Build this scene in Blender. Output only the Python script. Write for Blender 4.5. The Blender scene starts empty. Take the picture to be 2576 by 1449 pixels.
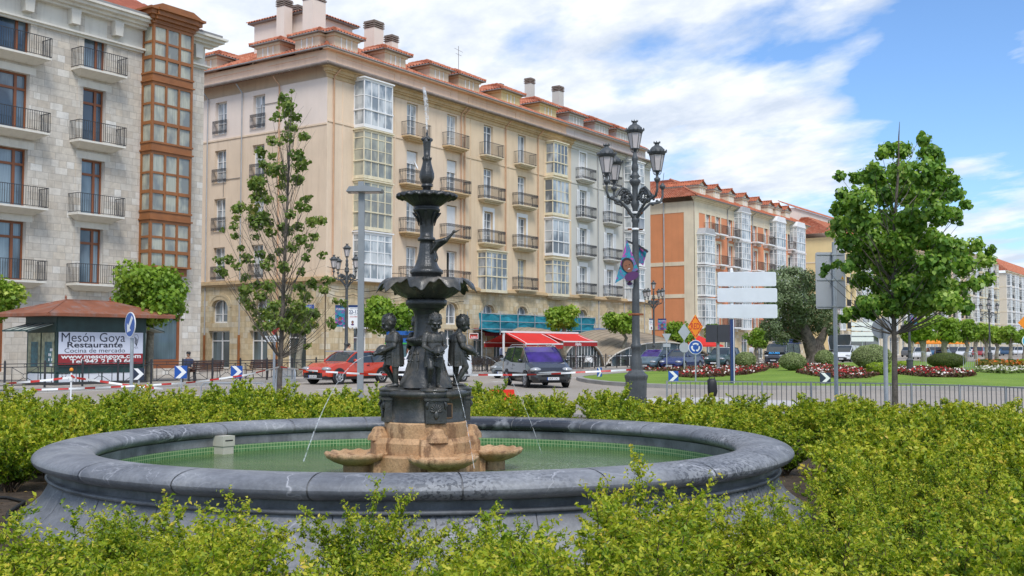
import bpy, bmesh, math, random
import numpy as np
from math import sin, cos, pi, sqrt, atan2, atan, radians
from mathutils import Vector, Matrix
random.seed(7); RNG = np.random.default_rng(7)
sc = bpy.context.scene
COL = sc.collection
# ---------------------------------------------------------------- camera numbers
FPX, CX, CY, YH, H = 2705.0, 1288.0, 724.5, 870.0, 1.75
PITCH = atan((YH - CY) / FPX)
def ray(px, py):
    u = (px - CX) / FPX; v = -(py - CY) / FPX
    return Vector((u, cos(PITCH) - sin(PITCH) * v, sin(PITCH) + cos(PITCH) * v))
def P(px, py, Y):
    r = ray(px, py); k = Y / r.y
    return Vector((r.x * k, Y, H + r.z * k))
def G(px, py, z=0.0):
    r = ray(px, py); k = (z - H) / r.z
    return Vector((r.x * k, r.y * k, z))
def X(px, Y, py=870): return P(px, py, Y).x
# street frame: along the building line (U) and out of it towards the road (N)
_r = ray(3142, 870); U = Vector((_r.x, _r.y, 0)).normalized(); N = Vector((U.y, -U.x, 0))
C0 = P(820, 600, 70.0); C0.z = 0
UROT = atan2(U.y, U.x)
def S(t, n, z=0.0): return C0 + U * t + N * n + Vector((0, 0, z))
def FT(px, py, n=0.0):            # pixel -> (t, z) on the vertical plane n
    r = ray(px, py); k = (N.dot(C0) + n) / N.dot(r)
    p = r * k
    return (p - C0).dot(U), H + p.z
def FTt(px, n=0.0): return FT(px, 870, n)[0]
def FN(px, py, t=0.0):            # pixel -> (n, z) on the vertical plane t
    r = ray(px, py); k = (U.dot(C0) + t) / U.dot(r)
    p = r * k
    return (p - C0).dot(N), H + p.z
# ---------------------------------------------------------------- objects
def tag(o, label=None, cat=None, group=None, kind=None):
    if label: o['label'] = label
    if cat: o['category'] = cat
    if group: o['group'] = group
    if kind: o['kind'] = kind
    return o
def empty(name, loc=(0, 0, 0), rz=0.0, parent=None):
    o = bpy.data.objects.new(name, None); o.empty_display_size = .2
    o.location = loc; o.rotation_euler = (0, 0, rz); COL.objects.link(o)
    if parent: o.parent = parent
    return o
def link(name, me, parent=None, loc=(0, 0, 0), rz=0.0, scale=None):
    o = bpy.data.objects.new(name, me); o.location = loc; o.rotation_euler = (0, 0, rz)
    if scale: o.scale = scale if hasattr(scale, '__len__') else (scale,) * 3
    COL.objects.link(o)
    if parent: o.parent = parent
    return o
def children(o): return [c for c in bpy.data.objects if c.parent == o]
def copy_tree(o, kids, loc=None, rz=None, parent=None):
    c = o.copy(); COL.objects.link(c)
    if parent: c.parent = parent
    if loc is not None: c.location = loc
    if rz is not None: c.rotation_euler = (0, 0, rz)
    for ch in kids.get(o.name, []): copy_tree(ch, kids, parent=c)
    return c
def kidmap(o, d=None):
    d = {} if d is None else d
    d[o.name] = children(o)
    for c in d[o.name]: kidmap(c, d)
    return d
# ---------------------------------------------------------------- mesh builder
class MB:
    def __init__(s): s.v = []; s.f = []; s.mi = []; s.sm = []; s.mats = []; s.T = None
    def _m(s, m):
        if m not in s.mats: s.mats.append(m)
        return s.mats.index(m)
    def add(s, vs, fs, m, smooth=False):
        b = len(s.v)
        if s.T is not None: vs = [s.T @ Vector(v) for v in vs]
        s.v += [tuple(v) for v in vs]; k = s._m(m)
        for f in fs: s.f.append([b + i for i in f]); s.mi.append(k); s.sm.append(smooth)
    def quad(s, a, b, c, d, m): s.add([a, b, c, d], [(0, 1, 2, 3)], m)
    def box(s, a, b, m, bev=0):
        x0, y0, z0 = (min(a[i], b[i]) for i in range(3)); x1, y1, z1 = (max(a[i], b[i]) for i in range(3))
        s.add([(x0,y0,z0),(x1,y0,z0),(x1,y1,z0),(x0,y1,z0),(x0,y0,z1),(x1,y0,z1),(x1,y1,z1),(x0,y1,z1)],
              [(0,3,2,1),(4,5,6,7),(0,1,5,4),(1,2,6,5),(2,3,7,6),(3,0,4,7)], m)
    def cbox(s, c, d, m): s.box([c[i]-d[i]/2 for i in range(3)], [c[i]+d[i]/2 for i in range(3)], m)
    def bar(s, p0, p1, w, h, m):          # rectangular bar from p0 to p1
        p0 = Vector(p0); p1 = Vector(p1); d = (p1 - p0).normalized()
        up = Vector((0, 0, 1)) if abs(d.z) < .95 else Vector((0, 1, 0))
        a = d.cross(up).normalized() * w / 2; b = a.cross(d).normalized() * h / 2
        q = [p + i * a + j * b for p in (p0, p1) for i, j in ((-1,-1),(1,-1),(1,1),(-1,1))]
        s.add(q, [(0,1,2,3),(7,6,5,4),(0,4,5,1),(1,5,6,2),(2,6,7,3),(3,7,4,0)], m)
    def tube(s, pts, rad, m, n=8, cap=True, smooth=True, closed=False):
        pts = [Vector(p) for p in pts]; L = len(pts)
        if not hasattr(rad, '__len__'): rad = [rad] * L
        vs = []; prev = None
        for i, p in enumerate(pts):
            if closed: d = pts[(i+1) % L] - pts[i-1]
            else: d = pts[min(i+1, L-1)] - pts[max(i-1, 0)]
            d = d.normalized() if d.length > 1e-9 else Vector((0, 0, 1))
            if prev is None:
                a = d.cross(Vector((0, 0, 1)) if abs(d.z) < .9 else Vector((1, 0, 0))).normalized()
            else:
                a = prev - d * prev.dot(d)
                a = a.normalized() if a.length > 1e-6 else d.orthogonal().normalized()
            prev = a; b = d.cross(a)
            for k in range(n):
                t = 2 * pi * k / n
                vs.append(p + (a * cos(t) + b * sin(t)) * rad[i])
        fs = []
        for i in range(L if closed else L - 1):
            j = (i + 1) % L
            for k in range(n):
                k2 = (k + 1) % n
                fs.append((i*n+k, i*n+k2, j*n+k2, j*n+k))
        s.add(vs, fs, m, smooth)
        if cap and not closed:
            s.add(vs[:n], [tuple(range(n))[::-1]], m); s.add(vs[-n:], [tuple(range(n))], m)
    def lathe(s, prof, m, n=24, c=(0, 0, 0), smooth=True, mod=None, cap=True, a0=0, a1=2*pi):
        """prof: (r, z); mod(angle, i) -> (radius factor, dz)"""
        vs = []; full = abs(a1 - a0 - 2*pi) < 1e-6; nn = n if full else n + 1
        for i, (r, z) in enumerate(prof):
            for k in range(nn):
                t = a0 + (a1 - a0) * k / n; fr, dz = mod(t, i) if mod else (1, 0)
                vs.append((c[0] + r*fr*cos(t), c[1] + r*fr*sin(t), c[2] + z + dz))
        fs = []
        for i in range(len(prof) - 1):
            for k in range(n):
                k2 = (k + 1) % nn
                fs.append((i*nn+k, i*nn+k2, (i+1)*nn+k2, (i+1)*nn+k))
        s.add(vs, fs, m, smooth)
        if cap and full:
            if prof[0][0] > 1e-4: s.add(vs[:nn], [tuple(range(nn))[::-1]], m)
            if prof[-1][0] > 1e-4: s.add(vs[-nn:], [tuple(range(nn))], m)
    def ell(s, c, r, m, n=12, k=8, rot=None, smooth=True):
        vs = []; 
        for i in range(k + 1):
            ph = pi * i / k - pi / 2
            for j in range(n):
                t = 2*pi*j/n; q = Vector((r[0]*cos(ph)*cos(t), r[1]*cos(ph)*sin(t), r[2]*sin(ph)))
                if rot is not None: q = rot @ q
                vs.append(Vector(c) + q)
        fs = []
        for i in range(k):
            for j in range(n):
                j2 = (j+1) % n
                fs.append((i*n+j, i*n+j2, (i+1)*n+j2, (i+1)*n+j))
        s.add(vs, fs, m, smooth)
    def cap(s, p0, p1, r0, r1, m, n=10):   # capsule with taper
        p0 = Vector(p0); p1 = Vector(p1); d = (p1 - p0); L = d.length; d = d / L if L > 1e-6 else Vector((0,0,1))
        pts = []; rr = []
        for a in (0, 30, 60): pts.append(p0 - d * r0 * cos(radians(a))); rr.append(max(r0 * sin(radians(a)), 1e-4))
        pts.append(p0); rr.append(r0); pts.append(p1); rr.append(r1)
        for a in (60, 30, 0): pts.append(p1 + d * r1 * cos(radians(a))); rr.append(max(r1 * sin(radians(a)), 1e-4))
        s.tube(pts, rr, m, n)
    def prism(s, poly, y0, y1, m, smooth=False):      # poly in (x,z), extruded along y
        n = len(poly)
        a = [(x, y0, z) for x, z in poly]; b = [(x, y1, z) for x, z in poly]
        s.add(a + b, [tuple(range(n)), tuple(range(2*n-1, n-1, -1))] , m)
        s.add(a + b, [(i, n+i, n+(i+1) % n, (i+1) % n) for i in range(n)], m, smooth)
    def slab(s, poly, z0, z1, m):          # poly in (x,y)
        n = len(poly)
        a = [(x, y, z0) for x, y in poly]; b = [(x, y, z1) for x, y in poly]
        s.add(a + b, [tuple(range(n))[::-1], tuple(range(n, 2*n))], m)
        s.add(a + b, [(i, (i+1) % n, n+(i+1) % n, n+i) for i in range(n)], m)
    def text(s, txt, size, m, loc, ux=(1, 0, 0), uz=(0, 0, 1), width=None, align='C', depth=.004, off=0.0, bold=0.0, sx=1.0):
        """flat lettering with a little thickness; ux = reading direction, uz = up"""
        vs, fs = text_geo(txt, bold)
        xs = [v[0] for v in vs]; 
        if not xs: return
        x0, x1 = min(xs), max(xs); k = size / .7; kx = k * sx
        if width: kx = width / (x1 - x0)
        sh = {'C': -(x0 + x1) / 2, 'L': -x0, 'R': -x1}[align]
        ux = Vector(ux); uz = Vector(uz); nn = ux.cross(uz).normalized(); loc = Vector(loc)
        pv = [loc + ux * ((x + sh) * kx) + uz * (y * k) + nn * (off + depth) for x, y in vs]
        s.add(pv, fs, m)
    def mesh(s, name):
        me = bpy.data.meshes.new(name); me.from_pydata(s.v, [], s.f)
        for m in s.mats: me.materials.append(m)
        me.polygons.foreach_set('material_index', s.mi); me.polygons.foreach_set('use_smooth', s.sm)
        me.update(); return me
    def build(s, name, parent=None, loc=(0, 0, 0), rz=0.0):
        return link(name, s.mesh(name), parent, loc, rz)
_txt = {}
def text_geo(t, bold=0.0):
    if (t, bold) not in _txt:
        cu = bpy.data.curves.new('tmp', 'FONT'); cu.body = t; cu.resolution_u = 3; cu.offset = bold
        ob = bpy.data.objects.new('tmp', cu); me = ob.to_mesh()
        _txt[(t, bold)] = ([(v.co.x, v.co.y) for v in me.vertices], [tuple(p.vertices) for p in me.polygons])
        ob.to_mesh_clear(); bpy.data.objects.remove(ob); bpy.data.curves.remove(cu)
    return _txt[(t, bold)]
def remeshed(mb, name, voxel, smooth=4, mat=None):
    """one continuous skin over the union of the builder's shapes"""
    me = mb.mesh('tmp'); ob = bpy.data.objects.new('tmp', me); COL.objects.link(ob)
    r = ob.modifiers.new('r', 'REMESH'); r.mode = 'VOXEL'; r.voxel_size = voxel; r.use_smooth_shade = True
    if smooth:
        q = ob.modifiers.new('s', 'SMOOTH'); q.factor = .5; q.iterations = smooth
    dg = bpy.context.evaluated_depsgraph_get()
    out = bpy.data.meshes.new_from_object(ob.evaluated_get(dg)); out.name = name
    bpy.data.objects.remove(ob); bpy.data.meshes.remove(me)
    if mat: out.materials.clear(); out.materials.append(mat)
    out.polygons.foreach_set('use_smooth', [True] * len(out.polygons))
    return out
def fast_mesh(name, V, k, mat, rnd=None, smooth=False):
    """V (N*k,3): N polygons of k corners each"""
    me = bpy.data.meshes.new(name); nv = len(V); nf = nv // k
    me.vertices.add(nv); me.vertices.foreach_set('co', np.ascontiguousarray(V, dtype=np.float32).ravel())
    me.loops.add(nv); me.loops.foreach_set('vertex_index', np.arange(nv, dtype=np.int32))
    me.polygons.add(nf); me.polygons.foreach_set('loop_start', np.arange(0, nv, k, dtype=np.int32))
    me.polygons.foreach_set('loop_total', np.full(nf, k, dtype=np.int32))
    if rnd is not None:
        a = me.attributes.new('rnd', 'FLOAT', 'FACE'); a.data.foreach_set('value', rnd.astype(np.float32))
    me.materials.append(mat); me.update(calc_edges=True); me.validate(); return me
# ---------------------------------------------------------------- materials
def lin(c):
    if isinstance(c, str):
        c = tuple(int(c[i:i+2], 16) / 255 for i in (0, 2, 4))
        c = tuple(x / 12.92 if x <= .04045 else ((x + .055) / 1.055) ** 2.4 for x in c)
    return tuple(c)
def NT(name):
    m = bpy.data.materials.new(name); m.use_nodes = True; nt = m.node_tree; nt.nodes.clear()
    out = nt.nodes.new('ShaderNodeOutputMaterial')
    return m, nt, out
def node(nt, typ, **kw):
    n = nt.nodes.new('ShaderNode' + typ)
    for k, v in kw.items():
        if k.startswith('i_'):
            n.inputs[k[2:].replace('_', ' ')].default_value = v
        else: setattr(n, k, v)
    return n
def lk(nt, a, b): nt.links.new(a, b)
def mixc(nt, fac, a, b, mode='MIX'):
    n = nt.nodes.new('ShaderNodeMix'); n.data_type = 'RGBA'; n.blend_type = mode
    for s, v in ((n.inputs[0], fac), (n.inputs[6], a), (n.inputs[7], b)):
        if hasattr(v, 'is_output'): nt.links.new(v, s)
        elif isinstance(v, (int, float)): s.default_value = v
        else: s.default_value = (*v[:3], 1)
    return n.outputs[2]
def ramp(nt, fac, stops, interp='LINEAR'):
    n = nt.nodes.new('ShaderNodeValToRGB'); n.color_ramp.interpolation = interp; e = n.color_ramp.elements
    while len(e) < len(stops): e.new(.5)
    for k, (p, c) in enumerate(stops):
        e[k].position = p; e[k].color = (*c[:3], 1) if hasattr(c, '__len__') else (c, c, c, 1)
    nt.links.new(fac, n.inputs[0]); return n.outputs[0]
def noise(nt, vec, scale, detail=4, rough=.55, dist=0):
    n = node(nt, 'TexNoise'); n.inputs['Scale'].default_value = scale; n.inputs['Detail'].default_value = detail
    n.inputs['Roughness'].default_value = rough; n.inputs['Distortion'].default_value = dist
    nt.links.new(vec, n.inputs['Vector']); return n.outputs['Fac']
def mapping(nt, vec, scale=(1, 1, 1), loc=(0, 0, 0), rot=(0, 0, 0)):
    n = node(nt, 'Mapping'); n.inputs['Scale'].default_value = scale; n.inputs['Location'].default_value = loc
    n.inputs['Rotation'].default_value = rot; nt.links.new(vec, n.inputs['Vector']); return n.outputs[0]
def math_(nt, op, a, b=None, clamp=False):
    n = nt.nodes.new('ShaderNodeMath'); n.operation = op; n.use_clamp = clamp
    for s, v in zip(n.inputs, (a, b)):
        if v is None: continue
        if hasattr(v, 'is_output'): nt.links.new(v, s)
        else: s.default_value = v
    return n.outputs[0]
def bump(nt, h, strength, dist=.02):
    n = node(nt, 'Bump'); n.inputs['Strength'].default_value = strength; n.inputs['Distance'].default_value = dist
    nt.links.new(h, n.inputs['Height']); return n.outputs[0]
def princ(nt, out, col, rough=.8, metal=0, nrm=None, spec=.5, coat=0, alpha=None, trans=0):
    b = node(nt, 'BsdfPrincipled')
    if hasattr(col, 'is_output'): nt.links.new(col, b.inputs['Base Color'])
    else: b.inputs['Base Color'].default_value = (*col[:3], 1)
    if hasattr(rough, 'is_output'): nt.links.new(rough, b.inputs['Roughness'])
    else: b.inputs['Roughness'].default_value = rough
    b.inputs['Metallic'].default_value = metal; b.inputs['Specular IOR Level'].default_value = spec
    b.inputs['Coat Weight'].default_value = coat; b.inputs['Transmission Weight'].default_value = trans
    if nrm is not None: nt.links.new(nrm, b.inputs['Normal'])
    if alpha is not None:
        if hasattr(alpha, 'is_output'): nt.links.new(alpha, b.inputs['Alpha'])
        else: b.inputs['Alpha'].default_value = alpha
    if out is not None: nt.links.new(b.outputs[0], out.inputs['Surface'])
    return b
_mc = {}
def M(name, col, rough=.8, metal=0, var=.12, scale=2.0, bmp=0.0, bscale=40, spec=.5, coat=0, stain=0, stcol=None, fine=0.0):
    """general procedural material: base colour with broad variation, vertical staining, fine grain and bump"""
    if name in _mc: return _mc[name]
    m, nt, out = NT(name); c = lin(col)
    tc = node(nt, 'TexCoord').outputs['Object']
    n1 = noise(nt, tc, scale, 5)
    r = ramp(nt, n1, [(.3, tuple(x * (1 - var) for x in c)), (.7, tuple(min(1, x * (1 + var)) for x in c))])
    if stain:
        v = mapping(nt, tc, (1.6, 1.6, .16)); n2 = noise(nt, v, 1.5, 6, .65)
        f = ramp(nt, n2, [(.5, 0), (.78, stain)])
        r = mixc(nt, f, r, stcol or tuple(x * .45 for x in c))
    if fine:
        n3 = noise(nt, tc, bscale * .7, 3, .7)
        f = ramp(nt, n3, [(.35, 1 - fine), (.65, 1 + 0 * fine)]); r = mixc(nt, 1.0, r, f, 'MULTIPLY')
    nb = None
    if bmp: nb = bump(nt, noise(nt, tc, bscale, 5, .6), bmp)
    princ(nt, out, r, rough, metal, nb, spec, coat)
    _mc[name] = m; return m
def leafmat(name, stops, trans=.3, rough=.5, objvar=.12):
    m, nt, out = NT(name)
    at = node(nt, 'Attribute', attribute_name='rnd').outputs['Fac']
    oi = node(nt, 'ObjectInfo').outputs['Random']
    f = math_(nt, 'ADD', at, math_(nt, 'MULTIPLY', math_(nt, 'SUBTRACT', oi, .5), objvar * 2), True)
    c = ramp(nt, f, [(p, lin(q)) for p, q in stops])
    b = princ(nt, None, c, rough, 0, None, .35)
    t = node(nt, 'BsdfTranslucent'); lk(nt, mixc(nt, 1.0, c, (1.05, 1.12, .52), 'MULTIPLY'), t.inputs['Color'])
    mx = node(nt, 'MixShader'); mx.inputs[0].default_value = trans
    lk(nt, b.outputs[0], mx.inputs[1]); lk(nt, t.outputs[0], mx.inputs[2]); lk(nt, mx.outputs[0], out.inputs['Surface'])
    return m
def blockmat(name, stops, mortar, bw=.7, bh=.38, msize=.012, rough=.9, stain=.35, stcol=(.16, .12, .08), bmp=.4):
    """coursed ashlar: brick texture on (x+y, z), every block its own tint"""
    m, nt, out = NT(name); tc = node(nt, 'TexCoord').outputs['Object']
    sp = node(nt, 'SeparateXYZ'); lk(nt, tc, sp.inputs[0]); cb = node(nt, 'CombineXYZ')
    lk(nt, math_(nt, 'ADD', sp.outputs[0], sp.outputs[1]), cb.inputs[0]); lk(nt, sp.outputs[2], cb.inputs[1])
    br = node(nt, 'TexBrick'); br.offset = .5; br.squash = .62; br.squash_frequency = 3
    lk(nt, cb.outputs[0], br.inputs['Vector'])
    br.inputs['Scale'].default_value = 1; br.inputs['Brick Width'].default_value = bw; br.inputs['Row Height'].default_value = bh
    br.inputs['Mortar Size'].default_value = msize; br.inputs['Mortar Smooth'].default_value = .3; br.inputs['Bias'].default_value = 0
    br.inputs['Color1'].default_value = (0, 0, 0, 1); br.inputs['Color2'].default_value = (1, 1, 1, 1); br.inputs['Mortar'].default_value = (.5, .5, .5, 1)
    c = ramp(nt, br.outputs['Color'], [(p, lin(q)) for p, q in stops])
    nz = noise(nt, tc, 3, 6, .65); c = mixc(nt, 1, c, ramp(nt, nz, [(.3, .78), (.6, 1.0)]), 'MULTIPLY')
    st = noise(nt, mapping(nt, tc, (2, 2, .2)), 1.3, 6, .65)
    c = mixc(nt, ramp(nt, st, [(.5, 0), (.75, stain)]), c, stcol)
    c = mixc(nt, br.outputs['Fac'], c, lin(mortar))
    h = mixc(nt, br.outputs['Fac'], noise(nt, tc, 18, 5, .6), (0, 0, 0))
    princ(nt, out, c, rough, 0, bump(nt, h, bmp, .015), .3); return m
def glassmat(name, dark, light, scale=.8, rough=.06):
    """window pane seen by day: dim room and net curtains behind a glossy pane"""
    m, nt, out = NT(name); tc = node(nt, 'TexCoord').outputs['Object']; oi = node(nt, 'ObjectInfo').outputs['Random']
    add = node(nt, 'VectorMath', operation='ADD'); lk(nt, tc, add.inputs[0])
    cb = node(nt, 'CombineXYZ'); 
    for i in range(3): lk(nt, math_(nt, 'MULTIPLY', oi, 37.0 + 11 * i), cb.inputs[i])
    lk(nt, cb.outputs[0], add.inputs[1])
    n1 = noise(nt, mapping(nt, add.outputs[0], (scale, scale, scale * .5)), 1.2, 3, .5)
    f = ramp(nt, n1, [(.42, 0), (.58, 1)])
    n2 = noise(nt, mapping(nt, add.outputs[0], (14, 14, .3)), 1.5, 2)
    l = mixc(nt, ramp(nt, n2, [(.3, 0), (.7, 1)]), tuple(x * .72 for x in lin(light)), lin(light))
    c = mixc(nt, f, lin(dark), l)
    princ(nt, out, c, rough, 0, None, .9); return m
# ---------------------------------------------------------------- render settings, camera, light, sky
def setup_world():
    cam = bpy.data.cameras.new('camera'); co = bpy.data.objects.new('camera', cam); COL.objects.link(co)
    cam.sensor_width = 36; cam.lens = FPX / 2576 * 36; cam.clip_end = 3000; cam.clip_start = .1
    co.location = (0, 0, H); co.rotation_euler = (radians(90) + PITCH, 0, 0); sc.camera = co
    sc.view_settings.view_transform = 'Standard'; sc.view_settings.look = 'None'; sc.view_settings.gamma = 1
    sc.view_settings.exposure = EXPO
    sc.cycles.max_bounces = 6; sc.cycles.diffuse_bounces = 3; sc.cycles.glossy_bounces = 3; sc.cycles.transmission_bounces = 4
    sc.cycles.transparent_max_bounces = 10; sc.cycles.caustics_reflective = False; sc.cycles.caustics_refractive = False
    sc.cycles.use_denoising = True; sc.cycles.sample_clamp_indirect = 4
    el, az = radians(52), radians(SUN_AZ)          # azimuth measured from +Y towards +X, where the sun stands
    L = bpy.data.lights.new('sun', 'SUN'); L.energy = SUN_E; L.angle = radians(SUN_ANG); L.color = (1, .97, .93)
    lo = bpy.data.objects.new('sun', L); COL.objects.link(lo); lo.location = (0, -20, 60)
    d = Vector((cos(el) * sin(az), cos(el) * cos(az), sin(el)))
    lo.rotation_euler = d.to_track_quat('Z', 'Y').to_euler()
    w = bpy.data.worlds.new('World'); sc.world = w; w.use_nodes = True; nt = w.node_tree; nt.nodes.clear()
    out = nt.nodes.new('ShaderNodeOutputWorld'); bg = nt.nodes.new('ShaderNodeBackground'); bg.inputs[1].default_value = .1
    sky = nt.nodes.new('ShaderNodeTexSky'); sky.sky_type = 'NISHITA'; sky.sun_disc = False
    sky.sun_elevation = el; sky.sun_rotation = az; sky.ozone_density = 2.2; sky.dust_density = .6; sky.air_density = 1.0
    tc = nt.nodes.new('ShaderNodeTexCoord').outputs['Generated']
    # clouds live in world directions: project the direction on a high flat layer
    nrm = node(nt, 'VectorMath', operation='NORMALIZE'); lk(nt, tc, nrm.inputs[0])
    sp = node(nt, 'SeparateXYZ'); lk(nt, nrm.outputs[0], sp.inputs[0])
    zz = math_(nt, 'MAXIMUM', math_(nt, 'ADD', sp.outputs[2], .12), .05)
    cb = node(nt, 'CombineXYZ'); lk(nt, math_(nt, 'DIVIDE', sp.outputs[0], zz), cb.inputs[0]); lk(nt, math_(nt, 'DIVIDE', sp.outputs[1], zz), cb.inputs[1])
    mp = mapping(nt, cb.outputs[0], (1, .8, 1), rot=(0, 0, radians(-38)))
    mp = mapping(nt, mp, (1.0, .72, 1))
    n1 = noise(nt, mp, 2.6, 13, .56, .15)
    n2 = noise(nt, mapping(nt, mp, (1, 1, 1), (3.7, 1.2, 5)), 8.0, 9, .55, .1)
    cov = math_(nt, 'ADD', math_(nt, 'MULTIPLY', n1, .75), math_(nt, 'MULTIPLY', n2, .25))
    def lobe(px, py, width, amt):       # a clearer or fuller part of the sky round one direction
        nonlocal cov
        d = ray(px, py).normalized()
        dt = node(nt, 'VectorMath', operation='DOT_PRODUCT'); lk(nt, nrm.outputs[0], dt.inputs[0]); dt.inputs[1].default_value = d
        ang = math_(nt, 'MULTIPLY', math_(nt, 'SUBTRACT', 1, dt.outputs['Value']), 1 / (1 - cos(radians(width))))
        g = math_(nt, 'POWER', 2.718, math_(nt, 'MULTIPLY', ang, -1))
        cov = math_(nt, 'ADD', cov, math_(nt, 'MULTIPLY', g, amt))
    for l in LOBES: lobe(*l)
    f = ramp(nt, cov, [(.43, 0), (.51, .5), (.60, 1)])
    n3 = noise(nt, mapping(nt, mp, (1.3, 1.3, 1), (9, 2, 1)), 3.0, 8, .6)
    cl = ramp(nt, n3, [(.36, (3.7, 4.2, 5.0)), (.62, (5.8, 6.0, 6.3))])
    skyc = mixc(nt, 1.0, sky.outputs[0], SKYMUL, 'MULTIPLY')
    lk(nt, mixc(nt, f, skyc, cl), bg.inputs[0]); lk(nt, bg.outputs[0], out.inputs['Surface'])
EXPO = 0.9; SUN_AZ = 168; SUN_E = 1.5; SUN_ANG = 18; SKYMUL = (.68, .84, 1.03)
LOBES = [(2500, 60, 5, -.16), (2250, 330, 5, -.16), (2480, 330, 5, -.14), (1950, 130, 2.5, -.09), (1350, 130, 2.6, -.10), (1600, 60, 2, -.05), (2300, 180, 3, -.08),
         (900, 100, 14, .2), (1500, 300, 6, .06), (1950, 270, 4, .11), (2400, 500, 5, .16), (2000, 420, 4, .08), (2576, 150, 2, .12), (1900, 430, 4, .06), (1750, 20, 2.5, .07), (2150, 60, 3, .08)]
setup_world()
# ================================================================ the ground
m_road, _nt, _o = NT('asphalt')
_tc = node(_nt, 'TexCoord').outputs['Object']
_c = ramp(_nt, noise(_nt, _tc, .12, 6, .6), [(.3, (.31, .27, .222)), (.7, (.41, .36, .30))])
_c = mixc(_nt, ramp(_nt, noise(_nt, mapping(_nt, _tc, (.6, .08, 1), rot=(0, 0, -UROT)), 1.2, 6, .65), [(.52, 0), (.7, .35)]), _c, (.22, .19, .165))
_c = mixc(_nt, 1, _c, ramp(_nt, noise(_nt, _tc, 45, 3, .8), [(.35, .8), (.65, 1.08)]), 'MULTIPLY')
princ(_nt, _o, _c, .9, 0, bump(_nt, noise(_nt, _tc, 60, 4), .25, .01), .3)
m_pave = blockmat('paving', [(0, 'a79e92'), (.5, 'b8b0a4'), (1, 'c5beb2')], '7d756a', .6, .4, .008, .9, .3, (.2, .18, .15), .15)
# paving pattern lies on XY: own mapping
m_paveg, _nt, _o = NT('paving_slabs')
_tc = node(_nt, 'TexCoord').outputs['Object']; _mp = mapping(_nt, _tc, rot=(0, 0, -UROT))
_b = node(_nt, 'TexBrick'); lk(_nt, _mp, _b.inputs['Vector']); _b.inputs['Scale'].default_value = 1
_b.inputs['Brick Width'].default_value = .6; _b.inputs['Row Height'].default_value = .4; _b.inputs['Mortar Size'].default_value = .008
_b.inputs['Color1'].default_value = (.40, .355, .30, 1); _b.inputs['Color2'].default_value = (.48, .435, .37, 1); _b.inputs['Mortar'].default_value = (.22, .2, .17, 1)
_c = mixc(_nt, 1, _b.outputs['Color'], ramp(_nt, noise(_nt, _tc, .8, 6, .65), [(.3, .72), (.65, 1.05)]), 'MULTIPLY')
princ(_nt, _o, _c, .9, 0, None, .3)
m_kerb = M('kerb_granite', (.36, .34, .31), .9, var=.18, scale=1.5, bmp=.2, bscale=60, fine=.25)
m_soil = M('soil', (.085, .058, .036), .98, var=.4, scale=3, bmp=1.0, bscale=25, fine=.5)
m_white = M('road_paint', (.72, .70, .66), .8, var=.12, scale=6)
def ground_sheet():
    m = MB(); m.box((-1500, -60, -1), (1500, 1500, 0), m_road); return tag(m.build('ground'), kind='structure')
ground_sheet()
def flat(name, pts, z0, z1, mat):
    m = MB(); m.slab([(p[0], p[1]) for p in pts], z0, z1, mat); return tag(m.build(name), kind='structure')
# pavement in front of the houses with its kerb
KN = 11.6
flat('pavement', [S(-60, 0.0), S(-60, KN), S(330, KN), S(330, -1)], -.3, .15, m_paveg)
flat('side_street_paving', [S(-60, -60), S(-60, -.05), S(330, -.05), S(330, -60)], -.3, .14, m_paveg)
m = MB(); _t = -60
while _t < 330:
    m.add([S(_t+.01, KN+.0, 0), S(_t+.99*1.0, KN, 0), S(_t+.99, KN+.22, 0), S(_t+.01, KN+.22, 0),
           S(_t+.01, KN+.0, .155), S(_t+.99, KN, .155), S(_t+.99, KN+.2, .155), S(_t+.01, KN+.2, .155)],
          [(0,3,2,1),(4,5,6,7),(0,1,5,4),(1,2,6,5),(2,3,7,6),(3,0,4,7)], m_kerb); _t += 1.0 if _t < 120 else 4.0
tag(m.build('kerb'), kind='structure')
# painted lane markings
m = MB()
for k in range(-6, 8):
    a = -44 + k * 6.0
    m.slab([tuple(S(a, 19.0))[:2], tuple(S(a+2.4, 19.0))[:2], tuple(S(a+2.4, 19.14))[:2], tuple(S(a, 19.14))[:2]], .004, .008, m_white)
m.slab([tuple(S(-60, 12.3))[:2], tuple(S(60, 12.3))[:2], tuple(S(60, 12.42))[:2], tuple(S(-60, 12.42))[:2]], .004, .008, m_white)
tag(m.build('road_markings'), kind='structure')
_pl = [G(812, 991), G(848, 989), G(900, 1003), G(1010, 1018)]
m = MB()
for a, b in zip(_pl, _pl[1:]): m.bar(a + Vector((0,0,.002)), b + Vector((0,0,.002)), .13, .012, m_white)
tag(m.build('road_edge_line'), kind='structure')
# pale footpath crossing between the road and the railing
flat('footpath', [G(1560, 1004), G(1800, 1000), G(2020, 1010), G(2020, 1022), G(1800, 1018), G(1560, 1018)], .0, .012, M('pale_paving', (.52, .49, .45), .9, var=.15, scale=1, fine=.15))
# ---------------------------------------------------------------- garden bed
BED = [(-20, 2.5), (-20, 25.0), (-12, 27.2), (-6.5, 27.0), (0, 26.0), (5.0, 25.6), (8.6, 22.6), (10.2, 20.6), (11.8, 17.5), (13, 2.5)]
flat('garden_soil', BED, -.2, .05, m_soil)
m = MB()
for a, b in zip(BED[1:-1], BED[2:]): m.bar(Vector((*a, .05)), Vector((*b, .05)), .16, .14, m_kerb)
tag(m.build('bed_edging'), kind='structure')
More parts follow.
